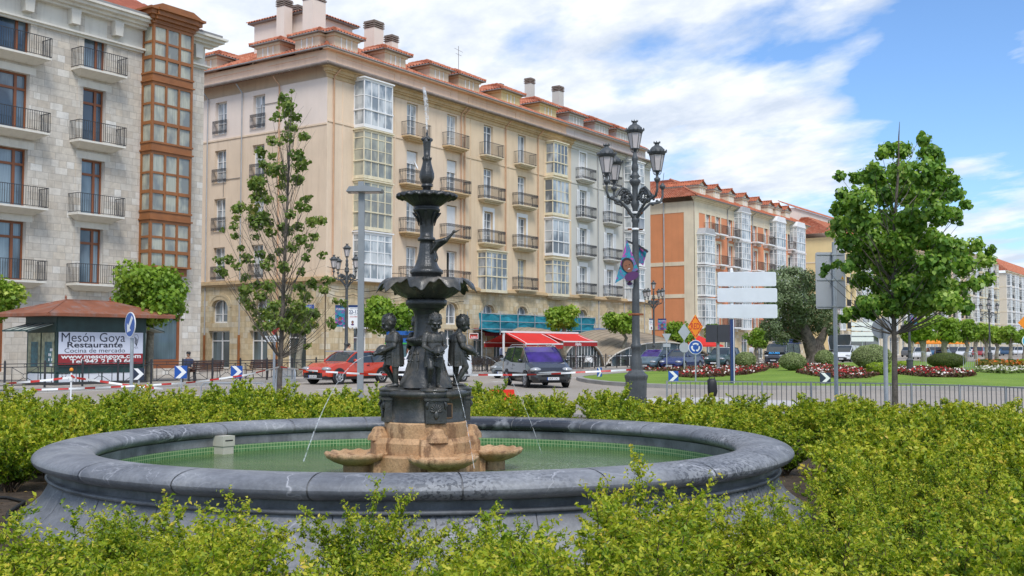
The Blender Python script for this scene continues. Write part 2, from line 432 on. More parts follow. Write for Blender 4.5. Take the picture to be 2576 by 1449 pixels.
# ---------------------------------------------------------------- roundabout island
ISL = [G(1443, 953), G(1449, 958.5), G(1470, 963.5), G(1510, 969), G(1572, 974), G(1680, 978.5), G(1800, 981), G(1950, 982), G(2150, 982.5), G(2350, 983), G(2576, 985), G(2760, 985)]
ISL = [Vector((p.x, p.y, 0)) for p in ISL] + [Vector((34, 46, 0)), Vector((46, 62, 0)), Vector((56, 84, 0)), S(72, 18.5), S(60, 17.2), S(45, 16.8), S(30, 16.8), S(15, 17.3), S(6, 18.4), S(0, 19.6)]
def offset_poly(P_, d):
    out = []; n = len(P_)
    for i in range(n):
        a, b, c = P_[i-1], P_[i], P_[(i+1) % n]
        e1 = (b - a).normalized(); e2 = (c - b).normalized(); nn = (Vector((-e1.y, e1.x, 0)) + Vector((-e2.y, e2.x, 0)))
        nn = nn.normalized() if nn.length > 1e-6 else Vector((0, 0, 0)); out.append(b + nn * d)
    return out
def resample(P_, step):
    out = []; n = len(P_)
    for i in range(n):
        a, b = P_[i], P_[(i+1) % n]; k = max(1, int((b - a).length / step))
        out += [a + (b - a) * j / k for j in range(k)]
    return out
ISLr = resample(ISL, 1.5)
for _ in range(2): ISLr = [(ISLr[i-1] + ISLr[i] * 2 + ISLr[(i+1) % len(ISLr)]) / 4 for i in range(len(ISLr))]
m_grass, _nt, _o = NT('lawn')
_tc = node(_nt, 'TexCoord').outputs['Object']
_c = ramp(_nt, noise(_nt, _tc, .35, 6, .6), [(.3, (.15, .25, .028)), (.55, (.21, .32, .038)), (.75, (.28, .38, .06))])
_c = mixc(_nt, 1, _c, ramp(_nt, noise(_nt, _tc, 22, 3, .8), [(.3, .62), (.7, 1.15)]), 'MULTIPLY')
princ(_nt, _o, _c, .85, 0, bump(_nt, noise(_nt, _tc, 30, 4, .7), .8, .03), .25)
def island():
    n = len(ISLr); inner = offset_poly(ISLr, .32)
    m = MB(); pts = ISLr
    ring = [[p for p in pts], [p + Vector((0, 0, .16)) for p in offset_poly(pts, .02)], [p + Vector((0, 0, .17)) for p in inner], [p + Vector((0, 0, .05)) for p in inner]]
    vs = sum([[tuple(p) for p in r] for r in ring], [])
    fs = [(k*n+i, k*n+(i+1) % n, (k+1)*n+(i+1) % n, (k+1)*n+i) for k in range(3) for i in range(n)]
    m.add(vs, fs, m_kerb); tag(m.build('island_kerb'), kind='structure')
    c = sum(inner, Vector()) / n; m = MB(); vs = []; K = [1, .97, .92, .85, .75, .6, .4, .2]
    for k in K:
        for p in inner:
            q = c + (p - c) * k; vs.append((q.x, q.y, .14 + .24 * min(1, (1 - k) / .7)))
    vs.append((c.x, c.y, .38))
    fs = [(k*n+i, k*n+(i+1) % n, (k+1)*n+(i+1) % n, (k+1)*n+i) for k in range(len(K)-1) for i in range(n)]
    b = (len(K)-1)*n; fs += [(b+i, b+(i+1) % n, len(vs)-1) for i in range(n)]
    m.add(vs, fs, m_grass, True); o = m.build('lawn'); tag(o, kind='structure')
    from mathutils.bvhtree import BVHTree
    return BVHTree.FromPolygons([Vector(v) for v in vs], fs)
BVH = island()
def GI(px, py):
    r = ray(px, py); h = BVH.ray_cast(Vector((0, 0, H)), r.normalized())
    return h[0] if h[0] is not None else G(px, py, .15)
def zat(x, y):
    h = BVH.ray_cast(Vector((x, y, 20)), Vector((0, 0, -1)))
    return h[0].z if h[0] is not None else 0.0
# ================================================================ buildings
m_plaster_pink = M('pink_plaster', 'e4cdb2', .92, var=.07, scale=.5, stain=.38, stcol=(.45, .30, .19), bmp=.12, bscale=30, fine=.06)
m_plaster_pale = M('pale_plaster', 'e8d7c8', .92, var=.05, scale=.5, stain=.12, stcol=(.5, .36, .26), bmp=.1, bscale=30, fine=.05)
m_plaster_ochre = M('ochre_plaster', 'dec6a6', .92, var=.09, scale=.45, stain=.4, stcol=(.40, .25, .13), bmp=.12, bscale=30, fine=.07)
m_plaster_grey = M('grey_plaster', 'c9c6bd', .92, var=.05, scale=.5, stain=.2, stcol=(.38, .36, .32), bmp=.12, bscale=30, fine=.06)
m_plaster_orange = M('orange_plaster', 'd68d60', .92, var=.08, scale=.4, stain=.2, stcol=(.33, .15, .07), bmp=.15, bscale=30, fine=.08)
m_plaster_salmon = M('salmon_plaster', 'dc8f66', .92, var=.06, scale=.4, stain=.15, bmp=.1)
m_cream = M('cream_trim', 'ddcfb4', .9, var=.07, scale=.7, stain=.3, stcol=(.36, .30, .2), bmp=.15)
m_plaster_yellow = M('yellow_plaster', 'e3cc96', .92, var=.06, scale=.5, stain=.15, bmp=.1)
m_plaster_cream = M('cream_plaster', 'dccdb0', .92, var=.06, scale=.5, stain=.15, bmp=.1)
m_ledge = M('ledge_stone', 'c8ad85', .92, var=.12, scale=1.2, stain=.45, stcol=(.17, .13, .09), bmp=.25)
m_concrete = M('balcony_slab', 'cfc0a2', .92, var=.12, scale=2, stain=.5, stcol=(.2, .15, .1), bmp=.25)
m_stone = blockmat('pale_ashlar', [(0, 'c6bbab'), (.25, 'ccc3b5'), (.55, 'd2cbbf'), (.8, 'd3c7b5'), (1, 'e2ded5')], 'a39a8e', .70, .36, .009, .9, .22, (.30, .25, .18), .5)
m_stone_new = M('cut_stone', 'd9d4c8', .88, var=.08, scale=1, stain=.35, stcol=(.3, .27, .22), bmp=.2)
m_sand = blockmat('sandstone_ashlar', [(0, 'c6b08a'), (.3, 'd1bb95'), (.6, 'd8c6a2'), (.85, 'd6c8ac'), (1, 'ddd2ba')], 'b09c7a', .75, .38, .010, .9, .5, (.16, .12, .07), .5)
m_tile, _nt, _o = NT('roof_tiles')
_tc = node(_nt, 'TexCoord').outputs['Object']
_v = node(_nt, 'TexVoronoi'); _v.inputs['Scale'].default_value = 3.2; lk(_nt, _tc, _v.inputs['Vector'])
_sp = node(_nt, 'SeparateColor'); lk(_nt, _v.outputs['Color'], _sp.inputs[0])
_c = ramp(_nt, _sp.outputs[0], [(0, lin('a15d44')), (.5, lin('b97052')), (1, lin('c58a70'))])
_c = mixc(_nt, ramp(_nt, noise(_nt, _tc, .5, 5), [(.5, 0), (.75, .6)]), _c, lin('a8765a'))
princ(_nt, _o, _c, .85, 0, None, .3)
m_tile_old = M('weathered_tiles', 'b5694a', .9, var=.3, scale=1.6, stain=.2, fine=.2, bscale=6)
m_wood = M('varnished_wood', '915b30', .45, var=.18, scale=1.5, stain=.25, stcol=(.12, .05, .02), spec=.5)
m_wood2 = M('brown_frame', '87502f', .45, var=.12, scale=1.5, spec=.5)
m_wframe = M('white_frame', (.80, .79, .77), .5, var=.04, scale=2)
m_oframe = M('old_white_frame', 'ddd2b4', .65, var=.12, scale=3, stain=.4, stcol=(.3, .24, .15))
m_iron = M('black_iron', (.035, .035, .038), .55, var=.3, scale=4, spec=.5)
m_iron_rust = M('rusty_iron', (.075, .062, .055), .7, var=.4, scale=3, spec=.4)
m_glass = glassmat('window_glass', (.12, .14, .16), 'c0c6c9')
m_glass_light = glassmat('curtained_glass', (.22, .25, .27), 'd3d6d5', 1.2)
m_glass_warm = glassmat('bay_glass', (.20, .21, .19), 'b9b8a4', 1.0)
m_glass_shop = glassmat('shop_glass', (.045, .06, .06), '6d7f86', .3)
m_glass_dark = glassmat('stone_house_glass', (.04, .065, .095), '8da0ab', .35)
m_shutter = M('white_shutter', (.74, .74, .73), .6, var=.04, scale=3)
m_gutter = M('gutter_metal', (.24, .23, .22), .6, var=.15, scale=2)
m_pipe = M('painted_pipe', 'cfa583', .7, var=.1, scale=2)
m_pipe_grey = M('grey_pipe', (.40, .40, .40), .6, var=.1, scale=2)
m_cap = M('chimney_cap', (.24, .19, .16), .85, var=.2, scale=3)
m_void = M('dark_interior', (.02, .019, .018), .9, var=.2)
# ---------------------------------------------------------------- wall helpers
def wall(mb, mat, x0, x1, z0, z1, ops=(), dep=.28, rmat=None, y=0.0):
    """front wall in the plane y, facing -y, with openings (xa, xb, za, zb[, arch rise]) and their reveals"""
    xs = sorted({x0, x1, *[o[0] for o in ops], *[o[1] for o in ops]}); zs = sorted({z0, z1, *[o[2] for o in ops], *[o[3] for o in ops]})
    xs = [x for x in xs if x0 <= x <= x1]; zs = [z for z in zs if z0 <= z <= z1]
    for i in range(len(xs) - 1):
        for j in range(len(zs) - 1):
            cx, cz = (xs[i] + xs[i+1]) / 2, (zs[j] + zs[j+1]) / 2
            if any(o[0] < cx < o[1] and o[2] < cz < o[3] for o in ops): continue
            mb.quad((xs[i], y, zs[j]), (xs[i+1], y, zs[j]), (xs[i+1], y, zs[j+1]), (xs[i], y, zs[j+1]), mat)
    rm = rmat or mat
    for o in ops:
        a, b, c, d = o[:4]; rise = o[4] if len(o) > 4 else 0
        if not rise:
            mb.quad((a, y, c), (a, y+dep, c), (a, y+dep, d), (a, y, d), rm); mb.quad((b, y+dep, c), (b, y, c), (b, y, d), (b, y+dep, d), rm)
            mb.quad((a, y, d), (a, y+dep, d), (b, y+dep, d), (b, y, d), rm)
        else:
            K = 10; arc = [(a + (b - a) * k / K, d - rise + rise * sqrt(max(0, 1 - (2 * k / K - 1) ** 2))) for k in range(K + 1)]
            for (xa, za), (xb, zb) in zip(arc, arc[1:]):
                mb.quad((xa, y, za), (xb, y, zb), (xb, y, d + .0), (xa, y, d + .0), mat)
                mb.quad((xa, y, za), (xa, y+dep, za), (xb, y+dep, zb), (xb, y, zb), rm)
            mb.quad((a, y, c), (a, y+dep, c), (a, y+dep, d-rise), (a, y, d-rise), rm); mb.quad((b, y+dep, c), (b, y, c), (b, y, d-rise), (b, y+dep, d-rise), rm)
        mb.quad((a, y, c), (b, y, c), (b, y+dep, c), (a, y+dep, c), rm)
def win_mesh(name, w, h, cols=2, rows=3, fm=None, gm=None, fw=.07, rise=0, transom=0, blind=0.0, ajar=False):
    """window centred on x, sill at z=0, frame face at y=0 facing -y"""
    fm = fm or m_wframe; gm = gm or m_glass; m = MB()
    x0, x1 = -w/2, w/2
    m.box((x0, .06, 0), (x1, .07, h - rise * .0), gm) if not rise else None
    if rise:
        K = 10; arc = [(x0 + w * k / K, h - rise + rise * sqrt(max(0, 1 - (2 * k / K - 1) ** 2))) for k in range(K + 1)]
        m.prism([(x0, 0), (x1, 0)] + arc[::-1], .06, .07, gm)
        m.tube([(x, .03, z) for x, z in arc], fw * .6, fm, 5, smooth=False)
    m.box((x0, 0, 0), (x0+fw, .055, h - rise), fm); m.box((x1-fw, 0, 0), (x1, .055, h - rise), fm)
    m.box((x0+fw, 0, 0), (x1-fw, .055, fw*1.3), fm)
    if not rise: m.box((x0+fw, 0, h-fw), (x1-fw, .055, h), fm)
    top = h - rise if rise else h - fw
    ht = top if not transom else h - transom
    if transom: m.box((x0+fw, .002, ht - fw/2), (x1-fw, .053, ht + fw/2), fm)
    for c in range(1, cols):
        x = x0 + w * c / cols; m.box((x - fw*.65, -.01, fw*1.3), (x + fw*.65, .05, (h - .05) if rise else h - fw), fm)
    for c in range(cols):
        xa, xb = x0 + w * c / cols + fw*.7, x0 + w * (c+1) / cols - fw*.7
        if rows > 1:
            for r in range(1, rows):
                z = fw*1.3 + (ht - fw*1.3) * r / rows; m.box((xa, .02, z - .02), (xb, .05, z + .02), fm)
    if blind:
        zb = h - h * blind; m.box((x0+.02, -.05, zb), (x1-.02, -.015, h - .01), m_shutter)
        k = int((h - zb) / .09)
        for i in range(k): m.box((x0+.02, -.06, zb + i*.09), (x1-.02, -.05, zb + i*.09 + .06), m_shutter)
    if ajar: m.box((x0+fw, .01, fw), (x0 + w*.42, .058, h - fw), m_void)
    return m.mesh(name)
def rail_mesh(w, d, h=1.0, step=.13, mat=None, ornate=True, side=True):
    """iron balcony rail: front at y=-d, width w centred on x"""
    mat = mat or m_iron; m = MB(); x0, x1 = -w/2, w/2
    def run(a, b):
        a = Vector(a); b = Vector(b); L = (b - a).length; n = max(2, int(L / step))
        for z in (.06, h): m.bar(a + Vector((0,0,z)), b + Vector((0,0,z)), .04 if z == h else .028, .028, mat)
        if ornate:
            m.bar(a + Vector((0,0,h-.17)), b + Vector((0,0,h-.17)), .025, .025, mat); m.bar(a + Vector((0,0,.22)), b + Vector((0,0,.22)), .025, .025, mat)
        for i in range(n + 1):
            p = a + (b - a) * i / n; m.bar(p + Vector((0,0,.06)), p + Vector((0,0,h)), .018, .018, mat)
            if ornate and i < n:
                q = a + (b - a) * (i + .5) / n; e = (b - a) / n * .42
                for zc in (h - .085, .14): m.bar(q - e + Vector((0,0,zc-.06)), q + e + Vector((0,0,zc+.06)), .013, .013, mat); m.bar(q + e + Vector((0,0,zc-.06)), q - e + Vector((0,0,zc+.06)), .013, .013, mat)
    run((x0, -d, 0), (x1, -d, 0))
    if side: run((x0, -d, 0), (x0, 0, 0)); run((x1, -d, 0), (x1, 0, 0))
    return m.mesh('railing')
def slab_mesh(w, d, mat=None, style=0):
    m = MB(); mat = mat or m_concrete
    m.box((-w/2, -d, -.10), (w/2, 0, 0), mat)
    if style == 0: m.box((-w/2+.12, -d+.12, -.2), (w/2-.12, 0, -.103), mat); m.box((-w/2+.25, -d+.3, -.30), (w/2-.25, 0, -.203), mat)
    elif style == 1:
        m.box((-w/2, -d, -.16), (w/2, 0, -.103), mat)
        for s in (-1, 1): m.prism([(-d*.0, 0)]*0 or [(s*w*.36-.07, -.16), (s*w*.36+.07, -.16), (s*w*.36+.07, -.5), (s*w*.36-.07, -.5)], -d*.6, 0, mat)
    else:
        a, b = -w/2 + .05, w/2 - .05        # stone slab tapering underneath
        m.add([(a, -d+.05, -.1), (b, -d+.05, -.1), (b, 0, -.1), (a, 0, -.1), (a+.35, -.25, -.34), (b-.35, -.25, -.34), (b-.35, 0, -.34), (a+.35, 0, -.34)],
              [(0,1,5,4),(4,5,6,7),(1,2,6,5),(3,0,4,7)], mat)
    return m.mesh('balcony')
_cache = {}
def cached(key, fn):
    if key not in _cache: _cache[key] = fn()
    return _cache[key]
def put(name, me, par, x, z, y=0.0, F=None, rz=0.0):
    """place a part at facade coordinates; F = (matrix, extra rotation) of the facade inside its building"""
    if F is None: return link(name, me, par, (x, y, z), rz)
    p = F[0] @ Vector((x, y, z)); return link(name, me, par, p, F[1] + rz)
def balcony(par, x, z, w, d, F=None, style=0, rail='ornate', smat=None, imat=None):
    sl = cached(('slab', w, d, style, smat), lambda: slab_mesh(w, d, smat, style))
    b = put('balcony', sl, par, x, z, F=F)
    rm = cached(('rail', w, d, rail, imat), lambda: rail_mesh(w, d, 1.0, .13 if rail == 'ornate' else .12, imat, rail == 'ornate'))
    link('railing', rm, b, (0, 0, 0)); return b
def bay_mesh(w, d, h, cols=4, fr=None, gl=None, low=.36, top=.0, style=0, sidecols=1, base=True, cornice=True):
    """glazed bay: front at y=-d, x centred, floor z=0; upper glazing over a narrower lower band"""
    fr = fr or m_wframe; gl = gl or m_glass_light; m = MB(); x0, x1 = -w/2, w/2; t = .07
    zb, zt = (.22 if base else .05), h - .16
    zm = zb + (zt - zb) * low
    ztr = zt - (zt - zb) * top
    if base: m.box((x0, -d, 0), (x1, 0, zb), fr)
    m.box((x0-.0, -d, zt), (x1+.0, 0, h), fr)
    if cornice: m.box((x0-.1, -d-.1, h), (x1+.1, 0, h+.09), fr)
    m.box((x0-.04, -d-.04, zm-.045), (x1+.04, 0, zm+.045), fr)
    g = .035
    m.box((x0+g, -d+g, zb), (x1-g, -d+g+.01, zt), gl)
    for s in (x0+g, x1-g-.01): m.box((s, -d+g+.01, zb), (s+.01, 0, zt), gl)
    for c in range(cols + 1):
        x = x0 + (w - t) * c / cols; m.box((x, -d, zb), (x+t, -d+t, zt), fr)
    for c in range(cols):
        xa = x0 + (w - t) * c / cols + t; xb = x0 + (w - t) * (c + 1) / cols
        zc = (zm + ztr) / 2; m.box((xa, -d+.01, zc-.025), (xb, -d+.05, zc+.025), fr)
        if top: m.box((xa, -d+.01, ztr-.035), (xb, -d+.06, ztr+.035), fr)
    for s in (x0, x1 - t):
        for c in range(1, sidecols + 1):
            y = -d + (d) * c / sidecols; m.box((s, y - t, zb), (s+t, y, zt), fr)
        zc = (zm + ztr) / 2; m.box((s+.01, -d+t, zc-.025), (s+t-.01, 0, zc+.025), fr)
        if top: m.box((s+.005, -d+t, ztr-.035), (s+t-.005, 0, ztr+.035), fr)
    return m.mesh('bay_window')
def corr(mb, e0, e1, t1, t0, mat, pitch=.28, amp=.06, rows=6):
    """tiled slope between eave e0-e1 and top t0-t1: ridged across, stepped down the slope"""
    e0, e1, t0, t1 = map(Vector, (e0, e1, t0, t1)); L = (e1 - e0).length; n = max(2, int(L / pitch)) * 4
    nr = ((e1 - e0).cross(((t0 + t1) - (e0 + e1)))).normalized()
    if nr.z < 0: nr = -nr
    vs = []; 
    for j in range(rows + 1):
        f = j / rows
        for s in ((0, .03) if 0 < j < rows else (0,)):
            for i in range(n + 1):
                a = i / n; p = (e0.lerp(e1, a)).lerp(t0.lerp(t1, a), f)
                vs.append(p + nr * (amp * sin(2 * pi * i / 4) * (1 if rows else 1) + (.045 if s == 0 and j > 0 else 0)))
    R_ = len(vs) // (n + 1)
    fs = [(r*(n+1)+i, r*(n+1)+i+1, (r+1)*(n+1)+i+1, (r+1)*(n+1)+i) for r in range(R_-1) for i in range(n)]
    mb.add(vs, fs, mat, False)
def ridge(mb, a, b, mat, r=.13):
    a = Vector(a); b = Vector(b); n = max(1, int((b - a).length / .4)); 
    for i in range(n):
        p = a.lerp(b, i / n); q = a.lerp(b, (i + 1) / n); mb.tube([p, q], [r, r*.8], mat, 7, smooth=True)
def dormer(par, x, y, z, w=2.3, d=3.0, h=1.45, wm=None, tm=None, F=None, over=.4, ww=1.1, wh=.95, hip=True, wincols=2):
    wm = wm or m_plaster_pink; tm = tm or m_tile
    def mk():
        m = MB(); m.box((-w/2, 0, -1.2), (w/2, d, h), wm); m.box((-w/2-.12, -.12, h-.16), (w/2+.12, d, h), wm); return m.mesh('dormer')
    def mr():
        m = MB(); a, b, yy = -w/2-over, w/2+over, -over; zr = h + w*.33
        m.box((a, yy, h), (b, d, h+.07), m_gutter)
        if hip:
            r0, r1 = (0, yy + (b - a) / 2, zr), (0, d, zr)
            corr(m, (a, yy, h+.09), (b, yy, h+.09), r0, r0, tm, rows=3)
            corr(m, (a, d, h+.09), (a, yy, h+.09), r0, r1, tm, rows=3); corr(m, (b, yy, h+.09), (b, d, h+.09), r1, r0, tm, rows=3)
            for e in (a, b): ridge(m, (e, yy, h+.12), (0, r0[1], zr+.05), tm)
            ridge(m, (0, r0[1], zr+.05), (0, d, zr+.05), tm)
        else:
            corr(m, (a, d, h+.09), (a, yy, h+.09), (0, yy, zr), (0, d, zr), tm, rows=3); corr(m, (b, yy, h+.09), (b, d, h+.09), (0, d, zr), (0, yy, zr), tm, rows=3)
            m.prism([(a+.3, h+.05), (b-.3, h+.05), (0, zr-.05)], yy+.25, yy+.3, wm); ridge(m, (0, yy, zr+.05), (0, d, zr+.05), tm)
        return m.mesh('dormer_roof')
    D = put('dormer', cached(('dorm', w, d, h, wm.name), mk), par, x, z, y, F)
    link('dormer_roof', cached(('droof', w, d, h, tm.name, over, hip), mr), D)
    link('window', cached(('dwin', ww, wh, wincols), lambda: win_mesh('window', ww, wh, wincols, 1, m_wframe, m_glass_light)), D, (0, -.04, .2))
    return D
def chimney(par, x, y, z0, z1, w, d, mat, F=None):
    m = MB(); m.box((x-w/2, y-d/2, z0), (x+w/2, y+d/2, z1), mat); c = m.build('chimney', par)
    m = MB(); hh = .15 * max(1, w)
    for k in range(3): m.box((x-w/2-.06, y-d/2-.06, z1+.05+k*hh), (x+w/2+.06, y+d/2+.06, z1+.05+k*hh+hh*.45), m_cap)
    for a in (-1, 1):
        for b in (-1, 1): m.box((x+a*(w/2-.1)-.08, y+b*(d/2-.1)-.08, z1), (x+a*(w/2-.1)+.08, y+b*(d/2-.1)+.08, z1+3*hh), m_cap)
    m.box((x-w/2-.03, y-d/2-.03, z1+3*hh), (x+w/2+.03, y+d/2+.03, z1+3*hh+.08), m_cap); m.build('chimney_pot', c)
def cornice(mb, x0, x1, z, steps, mat, y=0.0, left=False, right=False):
    """stacked mouldings: steps of (projection, height)"""
    for i, (pj, h) in enumerate(steps):
        mb.box((x0 - (pj if left else 0), y - pj, z), (x1 + (pj if right else 0), y + .02 + .003 * i, z + h), mat); z += h
    return z
def house(name, label, t0, cat='building'):
    return tag(empty(name, S(t0, 0), UROT), label, cat)
def leftface(D, n_off=0.0):
    """facade frame of the left side wall: runs from the back corner (x=0) to the street corner (x=D)"""
    return (Matrix.Translation((0, D, 0)) @ Matrix.Rotation(-pi/2, 4, 'Z'), -pi/2)
FL = [6.35 + 3.47 * k for k in range(4)]; EAVE = 19.45
SAND_TOP = 5.9
# ---------------------------------------------------------------- the three joined houses
def upper_band(B, W, wm, x0=0.0, left=False, D=14, tile=m_tile):
    """cornice, gutter, attic wall and tiled roof above the street facade"""
    m = MB(); z = cornice(m, x0, W, EAVE, [(.08, .25), (.22, .12), (.34, .22), (.55, .10)], m_ledge if wm is not m_plaster_grey else m_plaster_grey, left=left)
    m.build('cornice', B)
    m = MB()
    m.tube([(x0 - (.7 if left else 0), -.68, z+.06), (W, -.68, z+.06)], .12, m_cap, 6)
    if left: m.tube([(-.68, -.7, z+.06), (-.68, D, z+.06)], .12, m_cap, 6)
    m.build('gutter', B)
    m = MB(); corr(m, (x0 - (.72 if left else 0), -.72, z+.04), (W, -.72, z+.04), (W, .55, z+.34), (x0 + (.5 if left else 0), .55, z+.34), tile, rows=3)
    if left: corr(m, (-.72, D, z+.04), (-.72, -.72, z+.04), (.5, .55, z+.34), (.5, D, z+.34), tile, rows=3)
    m.build('eave_tiles', B)
    za = z + 1.4
    m = MB(); m.box((x0 + (.5 if left else 0), .5, z-.2), (W, D, za), wm)
    k = int((W - x0 - 1) / 6.2); 
    for i in range(k):
        a = x0 + 1.4 + (W - x0 - 1.6) * i / k; b = a + (W - x0) / k - 1.5; zz0, zz1 = z + .45, za - .32
        for q in ((a, zz0, b, zz0+.05), (a, zz1, b, zz1+.05), (a, zz0, a+.05, zz1), (b, zz0, b+.05, zz1+.05)): m.box((q[0], .45, q[1]), (q[2], .503, q[3]), wm)
    if left:
        for i in range(2):
            a = 1.6 + i*6; m.box((.45, a, za-.37), (.503, a+4.6, za-.32), wm); m.box((.45, a, z+.5), (.503, a+4.6, z+.55), wm)
    m.build('attic_wall', B)
    zr = za + .05
    m = MB(); L = x0 + (.15 if left else 0); m.tube([(L, .12, zr), (W, .12, zr)], .07, m_gutter, 6)
    if left: m.tube([(.12, .1, zr), (.12, D, zr)], .07, m_gutter, 6)
    m.box((L, .12, zr-.12), (W, .6, zr-.02), wm)
    m.build('gutter', B)
    m = MB(); dx = 6.0 if left else 0
    corr(m, (L, .1, zr+.05), (W, .1, zr+.05), (W, 6.4, zr+3.0), (L+dx, 6.4, zr+3.0), tile, rows=14)
    if left: corr(m, (.1, D, zr+.05), (.1, .1, zr+.05), (6.1, 6.4, zr+3.0), (6.1, D, zr+3.0), tile, rows=14)
    if left: ridge(m, (.12, .12, zr+.12), (6.1, 6.4, zr+3.07), tile)
    m.box((L+dx+.2, 6.42, zr-.5), (W, D, zr+2.92), wm)
    m.build('roof', B); return za
def downpipe(B, x, z0, z1, mat=None, F=None, y=-.1, name='downpipe'):
    m = MB(); m.tube([(x, y, z0), (x, y, z1-.5), (x+.12, -.6, z1)], .055, mat or m_pipe, 6)
    if F: m.T = None
    o = m.build(name, B)
    if F: o.matrix_local = F[0]
    return o
def sand_base(B, W, arches, shops, x0=0, D=None, F=None, dep=.4, wfm=None, name='stone_base'):
    ops = [(a - w/2, a + w/2, 3.35, 5.0, .5) for a, w in arches] + [(a - w/2, a + w/2, .16, h) for a, w, h in shops]
    m = MB()
    if F: m.T = F[0]
    wall(m, m_sand, x0, W, 0, SAND_TOP, ops, dep, y=-.06)
    m.T = F[0] if F else None
    for a, w in arches:                    # raised arch surrounds
        K = 12; r0 = w/2 + .18; r1 = w/2 + .42; zc = 4.45
        for k in range(K):
            t_, t2 = pi * k / K, pi * (k+1) / K; sc_ = .62/ .74
            q = [(a + r*cos(tt), -.09, zc + r*sin(tt)*.8) for r, tt in ((r0, t_), (r0, t2), (r1, t2), (r1, t_))]
            q2 = [(x, -.05, z) for x, _, z in q]; m.add(q + q2, [(0,1,2,3),(0,4,5,1),(2,6,7,3)], m_sand)
    cornice(m, x0, W, SAND_TOP, [(.14, .12), (.28, .16), (.18, .10)], m_ledge, y=-.06, left=False)
    m.build(name, B)
    for a, w in arches: put('arched_window', cached(('aw', w), lambda: win_mesh('arched_window', w, 1.65, 2, 2, m_wframe, m_glass, .08, .5)), B, a, 3.35, dep-.14, F)
    for a, w, h in shops:
        put('shop_window', cached(('sw', w, h), lambda: win_mesh('shop_window', w, h-.16, 2, 1, wfm or m_wframe, m_glass_shop, .08, 0, .7)), B, a, .16, dep-.14, F)
def row_windows(B, col, kinds, F=None):
    """kinds: list from the lowest floor up"""
    pass
def pilaster_lines(m, xs, mat, z0=6.3, z1=19.4, y=-.03):
    for x in xs: m.box((x-.03, y, z0), (x+.03, .0, z1), mat)
m_blkc = M('cable_black', (.03, .03, .03), .7)
def joined_houses():
    tA, tB = 14.8, 30.9; tC = 46.3
    # ---- corner house
    B = house('corner_house', 'peach plastered corner house with tower block on its roof and tall glazed bay', 0); D = 16.0
    Fl = leftface(D); W = tA
    cols = [8.75, 13.45]; ops = []
    for k, z in enumerate(FL):
        for c in cols: ops.append((c-.62, c+.62, z+.02, z+2.55))
    m = MB(); wall(m, m_plaster_pink, 0, W, SAND_TOP, EAVE, ops, .3)
    for x in (1.5, 3.2, 6.8): m.box((x-.04, -.04, 6.5), (x+.04, .0, 19.4), m_plaster_pink)
    m.box((0.02, -.05, FL[3]-.25), (W, 0, FL[3]-.12), m_plaster_pink)
    # side wall, upper storey paler
    sw = [6.5, 10.4]; ops = []
    for k, z in enumerate(FL):
        for c in sw: ops.append((D-c-.6, D-c+.6, z+.02, z+2.35))
    m.T = Fl[0]
    wall(m, m_plaster_pink, 0, D, SAND_TOP, FL[3]-.35, ops[:6], .35); wall(m, m_plaster_pale, 0, D, FL[3]-.35, EAVE, ops[6:], .35)
    m.box((0, -.05, FL[3]-.45), (D, 0.0, FL[3]-.33), m_plaster_pink)
    m.box((D-3.0, -.04, 6.5), (D-2.93, 0, FL[3]-.7), m_plaster_pink)
    m.T = None; m.box((.4, .45, 0), (W-.01, D, EAVE+1.0), m_plaster_pink)
    m.build('wall', B)
    sand_base(B, W, [(8.75, 1.5), (13.45, 1.5)], [(3.4, 1.5, 3.0), (8.75, 1.7, 3.0), (13.3, 1.6, 3.0)])
    sand_base(B, D, [(D-10.2, 1.7), (D-5.8, 1.7)], [(D-10.2, 2.2, 2.8), (D-6.2, 1.8, 2.8), (D-2.6, 1.9, 3.0)], F=Fl, name='side_stone_base')
    bf = [(m_wframe, m_glass_light, 4), (m_oframe, m_glass_warm, 4), (m_oframe, m_glass_warm, 4), (m_wframe, m_glass_light, 4)]
    xb = (FTt(912, .95) + FTt(985, .95)) / 2; bwA = FTt(985, .95) - FTt(912, .95)
    for k, z in enumerate(FL):
        fr, gl, c = bf[k]
        bm_ = cached(('bay', k), lambda: bay_mesh(bwA, .95, 3.32, c, fr, gl, .34, 0 if k == 3 else .13))
        link('bay_window', bm_, B, (xb, 0, z - .28))
    kinds = [['door', 'door'], ['blind', 'shut'], ['blind2', 'blind2'], ['door', 'door']]
    for k, z in enumerate(FL):
        for j, c in enumerate(cols):
            kd = kinds[k][j]; key = ('wA', kd, j == 1 and k == 0)
            me = cached(key, lambda: win_mesh('window', 1.24, 2.5, 2, 3, m_wframe, m_glass_light, blind={'door': 0, 'blind': 0, 'blind2': .36, 'shut': .95}[kd], ajar=key[2]))
            put('window', me, B, c, z+.02, .2)
            balcony(B, c, z+.02, 2.4 if k == 3 else 2.9, .75, rail='plain' if k == 3 else 'ornate', smat=m_ledge, imat=m_iron_rust if k == 0 else m_iron)
    for k, z in enumerate(FL):
        for c in sw:
            me = cached(('wS',), lambda: win_mesh('window', 1.2, 2.33, 2, 3, m_wframe, m_glass_light))
            put('window', me, B, D-c, z+.02, .26, Fl)
            rm = cached(('jul',), lambda: rail_mesh(1.5, .12, .95, .11, m_iron, True, False)); put('window_rail', rm, B, D-c, z+.04, 0, Fl)
    za = upper_band(B, W, m_plaster_pink, left=True, D=D)
    for i, px in enumerate((903, 990, 1090)):
        dormer(B, 2.4 + i*5.1, .6, za + .05, wm=m_plaster_pink, h=1.2)
    for s_ in (2.6, 6.4, 12.9): dormer(B, .7, s_, za+.05, wm=m_plaster_pink, F=(Matrix.Translation((0, 0, 0)), -pi/2), h=1.2)
